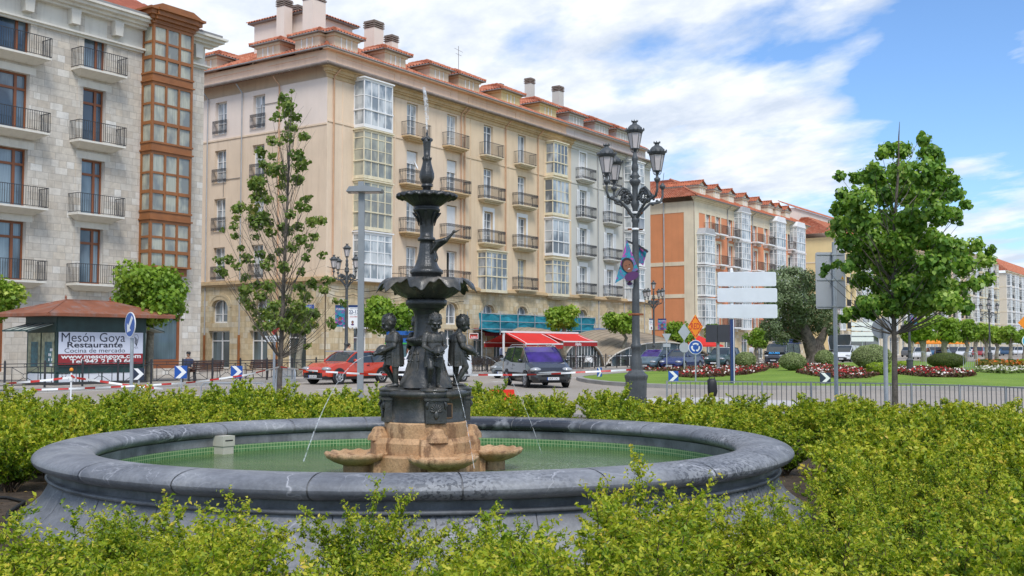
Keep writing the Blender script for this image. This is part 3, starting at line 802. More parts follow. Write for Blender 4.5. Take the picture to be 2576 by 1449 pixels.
    # tower block over the roof and the chimneys, in building axes
    def blk(name, x0, x1, y0, y1, z0, z1, mat, tiles=True):
        m = MB(); m.box((x0, y0, z0), (x1, y1, z1), mat); m.build(name, B)
        m = MB(); m.box((x0-.35, y0-.35, z1), (x1+.35, y1+.35, z1+.1), m_gutter)
        cx, cy = (x0+x1)/2, (y0+y1)/2; o = .45; zz = z1 + .12; rz = z1 + .9
        a, b, c, d = (x0-o, y0-o, zz), (x1+o, y0-o, zz), (x1+o, y1+o, zz), (x0-o, y1+o, zz); s_ = min(x1-x0, y1-y0)/2
        r0, r1 = ((x0+s_, cy, rz), (x1-s_, cy, rz)) if x1-x0 > y1-y0 else ((cx, y0+s_, rz), (cx, y1-s_, rz))
        if x1-x0 > y1-y0:
            corr(m, a, b, r1, r0, m_tile, rows=4); corr(m, b, c, r1, r1, m_tile, rows=4); corr(m, d, a, r0, r0, m_tile, rows=4)
        else:
            corr(m, a, b, r0, r0, m_tile, rows=4); corr(m, b, c, r1, r0, m_tile, rows=4); corr(m, d, a, r0, r1, m_tile, rows=4)
        m.build(name + '_roof', B)
    bx0, bx1 = FTt(765, -6.5), FTt(880, -6.5); blk('roof_block', bx0, bx1, 6.5, -FN(640, 60, bx0)[0], za+1, FT(765, 28, -6.5)[1], m_plaster_pale)
    chimney(B, FTt(782, -5), 5, za+1, FT(782, 2, -5)[1], 1.3, 1.0, m_plaster_pale); chimney(B, FTt(706, -8), 8, za+1, FT(706, 16, -8)[1], .8, .8, m_plaster_pale); chimney(B, FTt(740, -9), 9, za+1, FT(740, 30, -9)[1], .7, .7, m_plaster_pale)
    chimney(B, FTt(935, -4), 4, za+1, FT(935, 72, -4)[1], 1.05, 1.0, m_plaster_pale); chimney(B, FTt(980, -4.5), 4.5, za+1, FT(980, 106, -4.5)[1], .75, .75, m_plaster_pale)
    m = MB(); 
    for a in range(3): m.tube([(9+.12*cos(a*2.1), 9+.12*sin(a*2.1), za+7.5), (9, 9, za+10.5)], .02, m_gutter, 4)
    m.tube([(9, 9, za+10.4), (9, 9, za+12)], .02, m_gutter, 4); m.build('roof_antenna', B)
    downpipe(B, .55, 6.4, EAVE+.6); downpipe(B, 14.5, 6.4, EAVE+.6)
    m = MB(); m.T = Matrix.Translation((8.1, -.75, FL[2]+1.35)) @ Matrix.Rotation(radians(65), 4, 'X') @ Matrix.Rotation(radians(25), 4, 'Y'); m.lathe([(0, 0), (.2, .03), (.36, .11)], m_shutter, 16, cap=False); m.lathe([(.36, .115), (.2, .035), (0, .005)], m_shutter, 16, cap=False); m.build('satellite_dish', B)
    m = MB()
    for z, s_ in ((6.9, .1), (5.6, .16), (5.2, .22)): m.tube([(14.8*i/24, -.16, z - s_*abs(sin(i*.8))) for i in range(25)], .018, m_blkc, 4)
    for a, z in ((6.2, FL[3]+1.6), (10.0, FL[2]+.2)): m.T = Fl[0]; m.tube([(D-a, -.04, z-1.2), (D-a, -.04, z), (D-a+1.7, -.04, z)], .025, m_gutter, 4)
    m.T = None; m.build('wall_cable', B)
    for a in (4.3, 7.9, 11.6):
        m = MB(); m.tube([(a, -.1, .2), (a, -.1, EAVE), (a-.2, -.5, EAVE+.6)], .05, m_pipe_grey if a < 8 else m_pipe, 6); m.tube([(a, -.12, .2), (a, -.12, 2.5)], .09, m_wood, 6)
        o = m.build('downpipe', B); o.matrix_local = Fl[0]
    # shop lettering over the corner shop and the two house plates
    m = MB(); m.text('Deutsche', .55, m_wframe, (FTt(898, .1), -.1, FT(898, 826, .1)[1]), width=FTt(935, .1) - FTt(862, .1), depth=.05, bold=.02); m.build('shop_lettering', B)
    m = MB(); m.box((D-1.3-.45, -.1, 4.0), (D-1.3+.35, -.07, 4.45), M('blue_plate', (.03, .10, .42), .4)); m.text('PASEO', .13, m_wframe, (D-1.35, -.1, 4.26)); m.text('PEREDA', .13, m_wframe, (D-1.35, -.1, 4.08))
    o = m.build('street_plate', B); o.matrix_local = Fl[0]
    # ---- ochre house
    B = house('ochre_house', 'ochre plastered house in mid terrace above the red awnings', tA); W = tB - tA
    c1, c2, c3 = 18.2 - tA, 23.0 - tA, (FTt(1393,.85)+FTt(1432,.85))/2 - tA; D = 16
    ops = [(c1-.62, c1+.62, z+.02, z+2.55) for z in FL[1:]] + [(c2-.6, c2+.6, z+.02, z+2.55) for z in FL]
    m = MB(); wall(m, m_plaster_ochre, 0, W, SAND_TOP, EAVE, ops, .3)
    for x in (.35, c1-2.4, c1+2.45, c2-2.3, c2+2.5): m.box((x-.04, -.04, 6.5), (x+.04, 0, 19.4), m_plaster_ochre)
    m.box((.02, -.05, FL[3]-.45), (W, 0, FL[3]-.3), m_plaster_ochre); m.box((.01, .45, 0), (W-.01, D, EAVE+1), m_plaster_ochre)
    m.build('wall', B)
    sand_base(B, W, [(c1, 1.6), (c2, 1.6), (c3, 1.6)], [(c1-1.2, 1.7, 2.9), (c1+1.5, 1.6, 2.9), (c2, 2.2, 2.9), (c3, 2.2, 2.9)])
    for k, z in enumerate(FL):
        if k > 0:
            me = cached(('wB', k == 1), lambda: win_mesh('window', 1.24, 2.5, 2, 4 if k == 1 else 1, m_wframe, m_glass, transom=.55 if k == 2 else 0)); put('window', me, B, c1, z+.02, .2)
            balcony(B, c1, z+.02, 2.35 if k == 3 else 2.8, .7, rail='plain' if k == 3 else 'ornate', smat=m_concrete)
        me = cached(('wB2', k), lambda: win_mesh('window', 1.2, 2.5, 2, 4 if k < 2 else 1, m_wframe if k else m_oframe, m_glass, transom=.55 if k == 2 else 0)); put('window', me, B, c2, z+.02, .2)
        balcony(B, c2, z+.02, 2.35 if k == 3 else 2.8, .7, rail='plain' if k == 3 else 'ornate', smat=m_concrete)
        if k == 1:
            for c in (c1, c2):
                m = MB(); 
                for s_ in (-1, 1): m.box((c+s_*.7-.1, -.05, z), (c+s_*.7+.1, .0, z+2.9), m_wframe)
                m.box((c-.6, -.05, z+2.58), (c+.6, 0, z+2.9), m_wframe); m.build('window_surround', B)
    b0 = cached('bayC', lambda: bay_mesh(2.9, .85, 3.25, 4, m_oframe, m_glass, .36, .14)); link('bay_window', b0, B, (c1, 0, FL[0]-.42))
    for k, z in enumerate(FL):
        fr = (m_oframe, m_wframe, m_oframe, m_oframe)[k]
        link('bay_window', cached(('bayE', k), lambda: bay_mesh(2.7 if k < 3 else 2.3, .85, 3.2 if k < 3 else 2.9, 4 if k != 1 else 3, fr, m_glass, .36, .12 if k == 0 else 0)), B, (c3, 0, z - .35))
        m = MB(); m.box((c3-1.25, -.75, z-.5), (c3+1.25, 0, z-.355), m_concrete); m.box((c3-1.1, -.6, z-.62), (c3+1.1, 0, z-.503), m_concrete); m.build('bay_base', B)
    za = upper_band(B, W, m_plaster_ochre, D=D)
    for px, tm, wm in ((1185, m_tile, m_plaster_ochre), (1276, m_tile, m_plaster_yellow), (1369, m_tile, m_plaster_yellow)):
        dormer(B, {1185: 1.6, 1276: 7.4, 1369: 13.2}[px], .6, za+.05, wm=wm, tm=tm, h=1.2, w=2.7)
    chimney(B, FTt(1333,-6) - tA, 6, za+1, FT(1333,212,-6)[1], .7, .7, m_plaster_grey); chimney(B, FTt(1257,-5) - tA, 5, za+1, FT(1257,226,-5)[1], .5, .5, m_plaster_ochre)
    m = MB(); m.tube([(6, 5, za+2), (6, 5, za+5.6)], .025, m_gutter, 5); m.tube([(5.4, 5, za+5.3), (6.6, 5, za+5.2)], .015, m_gutter, 4); m.tube([(5.6, 5, za+4.9), (6.4, 5, za+4.85)], .015, m_gutter, 4); m.build('roof_antenna', B)
    m = MB(); corr(m, (8, 6.4, za+2.6), (15.6, 6.4, za+2.6), (15.0, 9, za+3.9), (9, 9, za+3.9), m_tile_old, rows=6); m.build('upper_roof', B)
    for x in (.15, c1+2.3, c2+2.35): downpipe(B, x, 6.4, EAVE+.6)
    # ---- grey house
    B = house('grey_house', 'pale grey house with white louvred shutters at the end of the terrace', tB); W = tC - tB
    g = [32.95-tB, 37.85-tB]; gb = (FTt(1590,.8)+FTt(1625,.8))/2 - tB
    ops = [(c-.6, c+.6, z+.02, z+2.55) for z in FL for c in g]
    m = MB(); wall(m, m_plaster_grey, 0, W, SAND_TOP, EAVE, ops, .3); m.box((0.02, -.05, FL[3]-.45), (W, 0, FL[3]-.3), m_plaster_grey)
    m.box((.01, .45, 0), (W, D, EAVE+1), m_plaster_grey)
    m.quad((W, 0, 0), (W, .45, 0), (W, .45, EAVE), (W, 0, EAVE), m_plaster_grey); m.build('wall', B)
    sand_base(B, W, [(g[0]-.2, 1.6), (g[1], 1.6), (gb, 1.6)], [(g[0], 2.0, 2.9), (g[1], 2.0, 2.9), (gb, 2.0, 2.9)])
    for k, z in enumerate(FL):
        for j, c in enumerate(g):
            shut = k == 3 and j == 0
            me = cached(('wG', shut), lambda: win_mesh('window', 1.2, 2.5, 2, 4, m_wframe, m_glass if not shut else m_shutter)); put('window', me, B, c, z+.02, .15)
            balcony(B, c, z+.02, 2.5, .7, smat=m_plaster_grey if k else m_concrete)
            if not shut:
                def shm():
                    m = MB(); m.box((-.27, -.06, 0), (.27, -.03, 2.5), m_shutter)
                    for i in range(26): m.box((-.2, -.085, .12+i*.088), (.2, -.06, .12+i*.088+.05), m_shutter)
                    return m.mesh('shutter')
                for s_ in (-1, 1): put('shutter', cached('shm', shm), B, c+s_*.9, z+.05, 0, rz=0)
            m = MB(); m.box((c-.75, -.04, z+2.56), (c+.75, 0, z+2.95), m_wframe)
            for s_ in (-1, 1): m.box((c+s_*.665-.065, -.035, z), (c+s_*.665+.065, 0, z+2.56), m_wframe)
            m.build('window_surround', B)
        link('bay_window', cached(('bayH', k), lambda: bay_mesh(2.7, .8, 3.25, 3, m_wframe, m_glass_light, .36, .14)), B, (gb, 0, z-.3))
    za = upper_band(B, W, m_plaster_grey, D=D, tile=m_tile_old)
    for x in (1.9, 6.6, 10.8): dormer(B, x, .6, za+.05, wm=m_plaster_grey, tm=m_tile_old, h=1.2, w=2.6)
    chimney(B, FTt(1405,-5) - tB, 5, za+1, FT(1405,232,-5)[1], .85, .8, m_plaster_grey)
    m = MB(); corr(m, (W+.1, .1, za), (W+.1, 6.4, za), (W-3, 6.4, za+2.4), (W-3, 6.3, za+2.4), m_tile_old, rows=6); m.build('side_roof', B)
    for x in (4.7, 9.6, 13.8): downpipe(B, x, 1, EAVE+.6, m_pipe_grey)
    m = MB(); m.box((2.6, -.5, 2.55), (8.0, -.12, 3.35), M('blue_fascia', (.03, .16, .40), .5)); m.build('shop_fascia', B)
joined_houses()
# ---------------------------------------------------------------- stone house on the left
def stone_house():
    t0 = -32.0; W = 21.9; B = house('stone_house', 'pale ashlar stone building on the left with iron balconies and brown wooden glazed bay', t0)
    D = 14; F4 = [4.9, 8.5, 12.25, 16.0]; EV = 19.3
    c1 = -17.25 - t0; c0 = -21.75 - t0; cm = -26.6 - t0; cb = (FTt(372, .95) + FTt(475, .95)) / 2 - t0; bw = FTt(475, .95) - FTt(372, .95)
    ops = []
    for z in F4:
        for c, w in ((c1, 1.35), (c0, 1.7), (cm, 1.4)): ops.append((c-w/2, c+w/2, z+.02, z+2.95))
    sh = [(c1+.6, 3.0, 3.5), (c0-2.2, 4.2, 3.5), (cb+.3, 2.6, 3.5)]
    ops += [(a-w/2, a+w/2, .5, h) for a, w, h in sh]
    m = MB(); wall(m, m_stone, 0, W, 0, 17.9+1.2, ops, .35, m_stone_new)
    m.T = Matrix.Translation((W, 0, 0)) @ Matrix.Rotation(pi/2, 4, 'Z'); wall(m, m_stone, 0, D, 0, 19.1, []); m.T = None
    m.box((0.02, .5, 0), (W-.01, D, 19.0), m_stone)
    # window surrounds slightly raised
    for z in F4:
        for c, w in ((c1, 1.35), (c0, 1.7), (cm, 1.4)):
            for s_ in (-1, 1): m.box((c+s_*(w/2+.16)-.16, -.035, z+.02), (c+s_*(w/2+.16)+.16, 0, z+2.95), m_stone)
            m.box((c-w/2-.32, -.04, z+2.95), (c+w/2+.32, 0, z+3.3), m_stone_new)
    m.build('wall', B)
    m = MB(); cornice(m, 0, W, 19.1-1.35, [(.12, .12), (.25, .1)], m_stone_new, right=True)
    m.box((0, -.02, 18.0), (W+.02, 0.2, 19.0), m_stone_new)
    cornice(m, 0, W, 19.0, [(.35, .14), (.55, .16), (.8, .16), (.95, .12)], m_stone_new, right=True)
    for x in [W-.7, W-3.9] + [W - 6.0 - i*2.55 for i in range(6)]:
        m.prism([(x-.22, 18.25), (x+.22, 18.25), (x+.28, 19.0), (x-.28, 19.0)], -.42, .0, m_stone_new)
    m.build('cornice', B)
    m = MB(); zr = 19.62; corr(m, (0, -.6, zr), (W+.6, -.6, zr), (W-3.5, 4.6, zr+2.9), (0, 4.6, zr+2.9), M('red_roof', 'a05a44', .8, var=.2, scale=2, fine=.15), rows=14)
    m.box((0, -.85, zr-.05), (W+.6, -.6, zr+.12), m_gutter); m.build('roof', B)
    gr = []
    for z in F4:
        for c, w in ((c1, 1.35), (c0, 1.7), (cm, 1.4)):
            def mk():
                m = MB(); h = 2.93; a, b = -w/2, w/2; m.box((a, .06, 0), (b, .07, h), m_glass_dark)
                for q in ((a, 0, a+.09, h), (b-.09, 0, b, h), (a+.09, h-.1, b-.09, h), (a+.09, 0, b-.09, .14), (a+.09, h-.82, b-.09, h-.7)): m.box((q[0], 0, q[1]), (q[2], .055, q[3]), m_wood2)
                xm = a + w*.66; m.box((xm-.07, -.01, .14), (xm+.07, .05, h-.1), m_wood2); return m.mesh('window')
            put('window', cached(('sw_', w), mk), B, c, z+.02, .25)
            balcony(B, c, z+.02, 2.75 if w < 1.6 else 3.0, .85, style=2, rail='plain', smat=m_stone_new)
    # wooden bay, four storeys
    m = MB()
    for k, z in enumerate([6.0, 8.65, 12.4, 16.2]):
        h = [2.65, 3.75, 3.8, 3.2][k]; d = .95; x0, x1 = cb - bw/2, cb + bw/2; t = .13
        zb = z + (.45 if k else .1); zt = z + h - .25; zm = zb + (zt - zb) * .33; zu = zb + (zt - zb) * .67
        m2 = MB()
        m2.box((x0, -d, z), (x1, 0, zb), m_wood); m2.box((x0, -d, zt), (x1, 0, z+h-.08), m_wood); m2.box((x0-.08, -d-.08, z+h-.08), (x1+.08, 0, z+h-.002), m_wood)
        m2.box((x0-.05, -d-.05, zb-.1), (x1+.05, 0, zb-.0), m_wood)
        m2.box((x0+.05, -d+.06, zb), (x1-.05, -d+.07, zt), m_glass_warm)
        for s_ in (x0+.06, x1-.07): m2.box((s_, -d+.07, zb), (s_+.01, 0, zt), m_glass_warm)
        for c in range(4): x = x0 + (bw - t) * c / 3; m2.box((x, -d, zb), (x+t, -d+t, zt), m_wood)
        for c in range(3):
            xa = x0 + (bw - t) * c / 3 + t; xb = x0 + (bw - t) * (c+1) / 3
            m2.box((xa, -d+.015, zu-.06), (xb, -d+.11, zu+.06), m_wood); m2.box((xa, -d-.02, zm-.09), (xb, -d+.11, zm+.09), m_wood)
        for s_ in (x0, x1-t):
            m2.box((s_, -t, zb), (s_+t, -.0, zt), m_wood)
            for zz, hh in ((zu, .06), (zm, .09)): m2.box((s_+.005, -d+t, zz-hh), (s_+t-.005, -t, zz+hh), m_wood)
        m2.build('wooden_bay_window', B)
    m = MB(); cornice(m, cb-bw/2-.0, cb+bw/2+.0, 19.4, [(1.05, .12), (1.2, .2), (1.35, .25), (1.5, .12)], m_wood, left=False)
    for i, (pj, h, z) in enumerate([(.1, .12, 19.4), (.22, .2, 19.52), (.36, .25, 19.72), (.5, .12, 19.97)]):
        for x, s_ in ((cb-bw/2, -1), (cb+bw/2, 1)): m.box((x, -.95-pj+.05+.0, z), (x+s_*pj, .0, z+h-.001), m_wood)
    m.prism([(cb-bw/2-.4, 20.09), (cb+bw/2+.4, 20.09), (cb+bw/2-.3, 20.4), (cb-bw/2+.3, 20.4)], -1.3, .6, m_wood); m.build('bay_cornice', B)
    m = MB()
    for x in (cb-bw/2+.2, cb+bw/2-.35): m.prism([(x, 4.6), (x+.15, 4.6), (x+.15, 5.99), (x, 5.99)], -.5, 0, m_wood)
    m.box((cb-bw/2+.1, -.8, 5.6), (cb+bw/2-.1, 0, 5.99), m_wood); m.box((cb-bw/2+.1, -.12, 3.9), (cb+bw/2-.1, 0, 5.3), m_wood); m.build('bay_bracket', B)
    for a, w, h in sh:
        m = MB(); hh = h - .5; m.box((-w/2, .06, 0), (w/2, .07, hh), m_glass_shop)
        for q in ((-w/2, 0, -w/2+.16, hh), (w/2-.16, 0, w/2, hh), (-w/2+.16, hh-.15, w/2-.16, hh), (-w/2+.16, 0, w/2-.16, .5)): m.box((q[0], 0, q[1]), (q[2], .055, q[3]), m_wood2)
        sw_ = put('shop_window', m.mesh('shop_window'), B, a, .5, .2)
        if w > 4:
            r = M('red_sticker', 'd03a22', .6); m = MB(); x = .35
            for z, ww in ((.55, .5), (.95, .42), (1.3, .4)): m.box((x-ww/2, .05, z), (x+ww/2, .058, z+.2), r)
            m.prism([(x-.22, 1.62), (x+.22, 1.62), (x+.27, 2.2), (x+.12, 2.3), (x+.1, 2.5), (x-.1, 2.5), (x-.12, 2.3), (x-.27, 2.2)], .05, .058, r)
            m.text('Puerto', .16, r, (x+.45, .05, 2.0), align='L'); m.box((x+.45, .05, 1.8), (x+1.2, .056, 1.84), m_iron); m.box((x+.45, .05, 1.6), (x+1.4, .056, 1.64), m_iron)
            m.build('window_sticker', sw_)
stone_house()
# ---------------------------------------------------------------- orange house across the side street
def orange_house():
    t0, t1 = 56.7, 92.6; W = t1 - t0; D = 13; EV = 17.6; F4 = [3.9, 7.45, 10.95, 14.4]
    B = house('orange_house', 'orange rendered building with cream corner quoins and white glazed bays beyond the lamp post', t0); Fl = leftface(D)
    px = lambda p: FTt(p) - t0
    m = MB()
    wins = [px(1784), px(1809), px(1840), px(1902), px(1930), px(1989)]
    ops = [(c-.6, c+.6, z, z+2.4) for c in wins for z in F4 if not (abs(c-px(1784)) < .1 and z < 14)]
    shp = [(x-1.1, x+1.1, .16, 3.0) for x in (4, 9, 14, 19, 24, 29)]
    wall(m, m_plaster_salmon, 1.2, W-.02, 3.6, EV-1.2, ops, .25); wall(m, m_cream, 0, 1.2, 0, EV-1.2, [], .2, y=-.04)
    wall(m, m_sand, 1.2, W-.02, 0, 3.6, shp, .3, y=-.03); wall(m, m_cream, 0, W-.02, EV-1.2, EV, [], y=-.03)
    m.T = Fl[0]
    wall(m, m_plaster_orange, 0, D-1.2, 0, EV-1.2, []); wall(m, m_cream, D-1.2, D, 0, EV-1.2, [], y=-.04); wall(m, m_cream, 0, D, EV-1.2, EV, [], y=-.03)
    for z in (7.0, 10.55, 3.5): m.box((0, -.05, z), (D-1.2, 0, z+.42), m_cream if z > 5 else m_ledge)
    m.T = None; m.box((.2, .4, 0), (W-.01, D, EV), m_plaster_salmon)
    for c in wins:
        for z in F4:
            if abs(c-px(1784)) < .1 and z < 14: continue
            for s_ in (-1, 1): m.box((c+s_*.72-.12, -.05, z), (c+s_*.72+.12, 0, z+2.4), m_cream)
            m.box((c-.84, -.05, z+2.4), (c+.84, 0, z+2.7), m_cream)
    m.build('wall', B)
    m = MB(); cornice(m, 0, W, EV, [(.15, .15), (.35, .15), (.6, .14)], m_cream, left=True); m.tube([(-.7, -.68, EV+.42), (W, -.68, EV+.42)], .07, m_gutter, 6); m.build('cornice', B)
    for c in wins:
        for z in F4:
            if abs(c-px(1784)) < .1 and z < 14: continue
            put('window', cached('wO', lambda: win_mesh('window', 1.2, 2.4, 2, 4, m_wframe, m_glass_light)), B, c, z, .18)
            balcony(B, c, z, 2.2 if abs(c-px(1989)) > .1 else 1.5, .8, style=1, rail='plain', smat=m_wframe, imat=m_iron_rust)
    for a, b, floors, lowmat in ((1764, 1804, F4[:3], 0), (1860, 1892, F4, 0), (1947, 1982, F4, 1), (1997, 2032, F4, 1)):
        x = (FTt(a+10, 1) + FTt(b, 1))/2 - t0; w = 2.7 if a < 1900 else 3.2
        for z in floors:
            link('bay_window', cached(('bo', w, lowmat), lambda: bay_mesh(w, 1.0, 3.3, 4, m_wframe, m_glass_light, .36, .15, sidecols=2)), B, (x, 0, z-.3))
        m = MB(); m.prism([(x-w/2-.1, floors[-1]+3.1), (x+w/2+.1, floors[-1]+3.1), (x+w/2-.3, floors[-1]+3.7), (x-w/2+.3, floors[-1]+3.7)], -1.05, 0, m_pipe_grey if a < 1900 else m_wframe); m.build('bay_roof', B)
    for a in (4, 9, 14, 19, 24, 29): put('shop_window', cached('so', lambda: win_mesh('shop_window', 2.2, 2.84, 2, 1, m_wframe, m_glass_shop, .08, 0, .7)), B, a, .16, .2)
    zr = EV + .45; m = MB()
    corr(m, (-.75, -.75, zr), (W, -.75, zr), (W, 5.5, zr+3.0), (5.5, 5.5, zr+3.0), m_tile_old, rows=14); corr(m, (-.75, D, zr), (-.75, -.75, zr), (5.5, 5.5, zr+3.0), (5.5, D, zr+3.0), m_tile, rows=14)
    ridge(m, (-.7, -.7, zr+.1), (5.5, 5.5, zr+3.1), m_tile); ridge(m, (5.5, 5.5, zr+3.05), (W, 5.5, zr+3.05), m_tile); m.build('roof', B)
    for i, p in enumerate((1790, 1824, 1857, 1890, 1921, 1950, 1968, 1990)):
        dormer(B, FTt(p) - t0 - 1.0 + i*.25, .5, zr+.4, w=1.9, d=4.5, h=1.15, wm=m_cream, tm=m_tile_old, over=.2, ww=1.0, wh=.85, hip=False)
    for x in (px(1832), px(1895), px(1948)): downpipe(B, x, 3.6, EV+.4, m_pipe_grey)
    m = MB(); m.tube([(D-3.6+.0, -.1, 0), (D-3.6, -.1, EV)], .07, m_pipe_grey, 6); o = m.build('downpipe', B); o.matrix_local = Fl[0]
orange_house()
# ---------------------------------------------------------------- farther houses along the quay
def far_house(name, label, t0, t1, D, EV, nf, wm, trim, roofm, pattern, side=True, hip=True, seed=1, roofh=2.8):
    B = house(name, label, t0); W = t1 - t0; Fl = leftface(D); rnd = random.Random(seed)
    fh = (EV - 4.2) / nf; F_ = [4.3 + fh*k for k in range(nf)]; n = max(3, int(W / 3.3)); xs = [W * (i + .5) / n for i in range(n)]
    kinds = [pattern[i % len(pattern)] for i in range(n)]
    ops = [(x-.55, x+.55, z, z+2.3) for x, k in zip(xs, kinds) for z in F_ if k == 'w']
    m = MB(); wall(m, wm, 0, W-.02, 4.0, EV, ops, .25); wall(m, trim, 0, W-.02, 0, 4.0, [(x-1, x+1, .16, 3.2) for x in xs], .3, y=-.03)
    m.T = Fl[0]; wall(m, wm, 0, D, 0, EV, [])
    for z in F_[1:]: m.box((0, -.05, z-.5), (D, 0, z-.3), trim)
    m.T = None; m.box((.15, .4, 0), (W-.01, D, EV), wm); m.build('wall', B)
    m = MB(); cornice(m, 0, W, EV, [(.15, .2), (.4, .2), (.65, .15)], trim, left=True); m.build('cornice', B)
    for x, k in zip(xs, kinds):
        put('shop_window', cached('sf', lambda: win_mesh('shop_window', 2.0, 3.0, 2, 1, m_wframe, m_glass_shop, .08, 0, .7)), B, x, .16, .2)
        for z in F_:
            if k == 'w':
                put('window', cached('wF', lambda: win_mesh('window', 1.1, 2.3, 2, 2, m_wframe, m_glass)), B, x, z, .18)
                if (rnd.random() < .8): put('balcony', cached(('bf', trim.name), lambda: far_balc(trim)), B, x, z)
            else: link('bay_window', cached(('bff', k, round(fh, 2)), lambda: bay_mesh(2.5, .9, fh-.12, 3, m_wframe if k == 'b' else m_oframe, m_glass_light, .36, .14)), B, (x, 0, z-.3))
    zr = EV + .56; m = MB()
    a = (-.7, -.7, zr); 
    corr(m, a, (W, -.7, zr), (W, 5.5, zr+roofh), (5.5 if hip else 0, 5.5, zr+roofh), roofm, rows=10)
    if hip: corr(m, (-.7, D, zr), a, (5.5, 5.5, zr+roofh), (5.5, D, zr+roofh), roofm, rows=10)
    m.build('roof', B); return B
def far_balc(trim):
    m = MB(); m.box((-1.0, -.7, -.15), (1.0, 0, 0), trim)
    for z in (.08, .95): m.bar((-1, -.68, z), (1, -.68, z), .04, .04, m_iron); m.bar((-1, -.68, z), (-1, 0, z), .04, .04, m_iron)
    for i in range(17): m.bar((-1+i/8, -.68, 0), (-1+i/8, -.68, .95), .03, .03, m_iron)
    return m.mesh('balcony')
B = far_house('yellow_house', 'yellow plastered building with orange hipped roof just beyond the orange one', 104, 136, 14, 17.6, 4, m_plaster_yellow, m_cream, m_tile, 'bwwb', seed=3, roofh=3.2)
m = MB(); m.box((2.5, 6.5, 18.0), (30, 13.9, 22.6), m_plaster_pale); corr(m, (2.2, 6.2, 22.6), (30, 6.2, 22.6), (30, 9, 23.8), (2.2, 9, 23.8), m_tile, rows=4); m.build('upper_storey', B)
far_house('cream_house', 'cream terrace behind the leafy tree crown', 137, 168, 14, 18.6, 5, m_plaster_cream, m_cream, m_tile, 'wbwwo', seed=4)
far_house('tan_house', 'tan terrace half hidden by the row of pollard trees', 169, 192, 14, 20.0, 5, m_plaster_ochre, m_cream, m_tile_old, 'bww', seed=5)
far_house('ivory_house', 'tall ivory building with stacked glazed bays at the far right', 193, 226, 14, 21.2, 6, m_plaster_cream, m_cream, m_tile_old, 'owbwo', seed=6, roofh=.8)
far_house('pale_house', 'pale building with red roof cut by the right edge', 240, 300, 30, 20.0, 5, M('pale_wall', 'd8cdb9', .9, var=.05, stain=.1), m_cream, m_tile, 'bwb', seed=7, roofh=4.5)
# ================================================================ fountain basin
FC = P(1063.5, 870, 12.0); FC.z = 0; SY = .93                      # centre of the basin on the ground
m_marble, _nt, _o = NT('grey_marble')
_tc = node(_nt, 'TexCoord').outputs['Object']
_d = noise(_nt, _tc, 1.6, 4, .6); _w = node(_nt, 'VectorMath', operation='ADD'); lk(_nt, _tc, _w.inputs[0])
_n0 = node(_nt, 'TexNoise'); _n0.inputs['Scale'].default_value = 1.3; _n0.inputs['Detail'].default_value = 5; lk(_nt, _tc, _n0.inputs['Vector'])
_w2 = node(_nt, 'VectorMath', operation='SCALE'); _w2.inputs['Scale'].default_value = 1.3; lk(_nt, _n0.outputs['Color'], _w2.inputs[0]); lk(_nt, _w2.outputs[0], _w.inputs[1])
_vn = node(_nt, 'TexVoronoi'); _vn.feature = 'DISTANCE_TO_EDGE'; _vn.inputs['Scale'].default_value = 1.15; lk(_nt, _w.outputs[0], _vn.inputs['Vector'])
_vein = ramp(_nt, _vn.outputs['Distance'], [(0, .9), (.007, .45), (.018, 0)])
_vmask = ramp(_nt, noise(_nt, _tc, 1.1, 4), [(.47, 0), (.6, 1)]); _vein = math_(_nt, 'MULTIPLY', _vein, _vmask)
_c = ramp(_nt, noise(_nt, mapping(_nt, _tc, (1, 1, 2)), 1.4, 8, .65), [(.3, (.115, .122, .138)), (.5, (.21, .217, .232)), (.7, (.32, .325, .33))])
_c = mixc(_nt, 1, _c, ramp(_nt, noise(_nt, _tc, 24, 5, .7), [(.3, .75), (.7, 1.1)]), 'MULTIPLY')
_sm = math_(_nt, 'MULTIPLY', ramp(_nt, noise(_nt, _tc, .5, 2), [(.52, 0), (.62, 1)]), ramp(_nt, noise(_nt, _tc, 30, 2, .5), [(.53, 0), (.56, .7)]))
_c = mixc(_nt, _sm, _c, (.04, .045, .055))
_spx = node(_nt, 'SeparateXYZ'); lk(_nt, _tc, _spx.inputs[0])
_wet = math_(_nt, 'MULTIPLY', math_(_nt, 'MULTIPLY', math_(_nt, 'SUBTRACT', _spx.outputs[1], 2.2), 1.2, True), math_(_nt, 'MULTIPLY', math_(_nt, 'ADD', _spx.outputs[0], 1.3), 1.0, True), True)
_wet = math_(_nt, 'MULTIPLY', _wet, ramp(_nt, noise(_nt, _tc, 4, 5), [(.36, .3), (.46, 1)]))
_c = mixc(_nt, _wet, _c, (.028, .031, .038))
_vn2 = node(_nt, 'TexVoronoi'); _vn2.feature = 'DISTANCE_TO_EDGE'; _vn2.inputs['Scale'].default_value = 3.1; lk(_nt, _w.outputs[0], _vn2.inputs['Vector'])
_v2 = math_(_nt, 'MULTIPLY', ramp(_nt, _vn2.outputs['Distance'], [(0, .55), (.012, .2), (.02, 0)]), ramp(_nt, noise(_nt, _tc, 1.9, 4), [(.5, 0), (.62, 1)]))
_c = mixc(_nt, _v2, _c, (.5, .5, .52))
_c = mixc(_nt, _vein, _c, (.46, .46, .48))
princ(_nt, _o, _c, math_(_nt, 'SUBTRACT', .55, math_(_nt, 'MULTIPLY', _wet, .33)), 0, bump(_nt, noise(_nt, _tc, 35, 5), .25, .01), .45)
m_marble_wet = M('dark_wet_marble', (.20, .205, .21), .5, var=.45, scale=2.5, stain=.8, stcol=(.03, .033, .04), fine=.2)
m_tiles, _nt, _o = NT('green_mosaic')
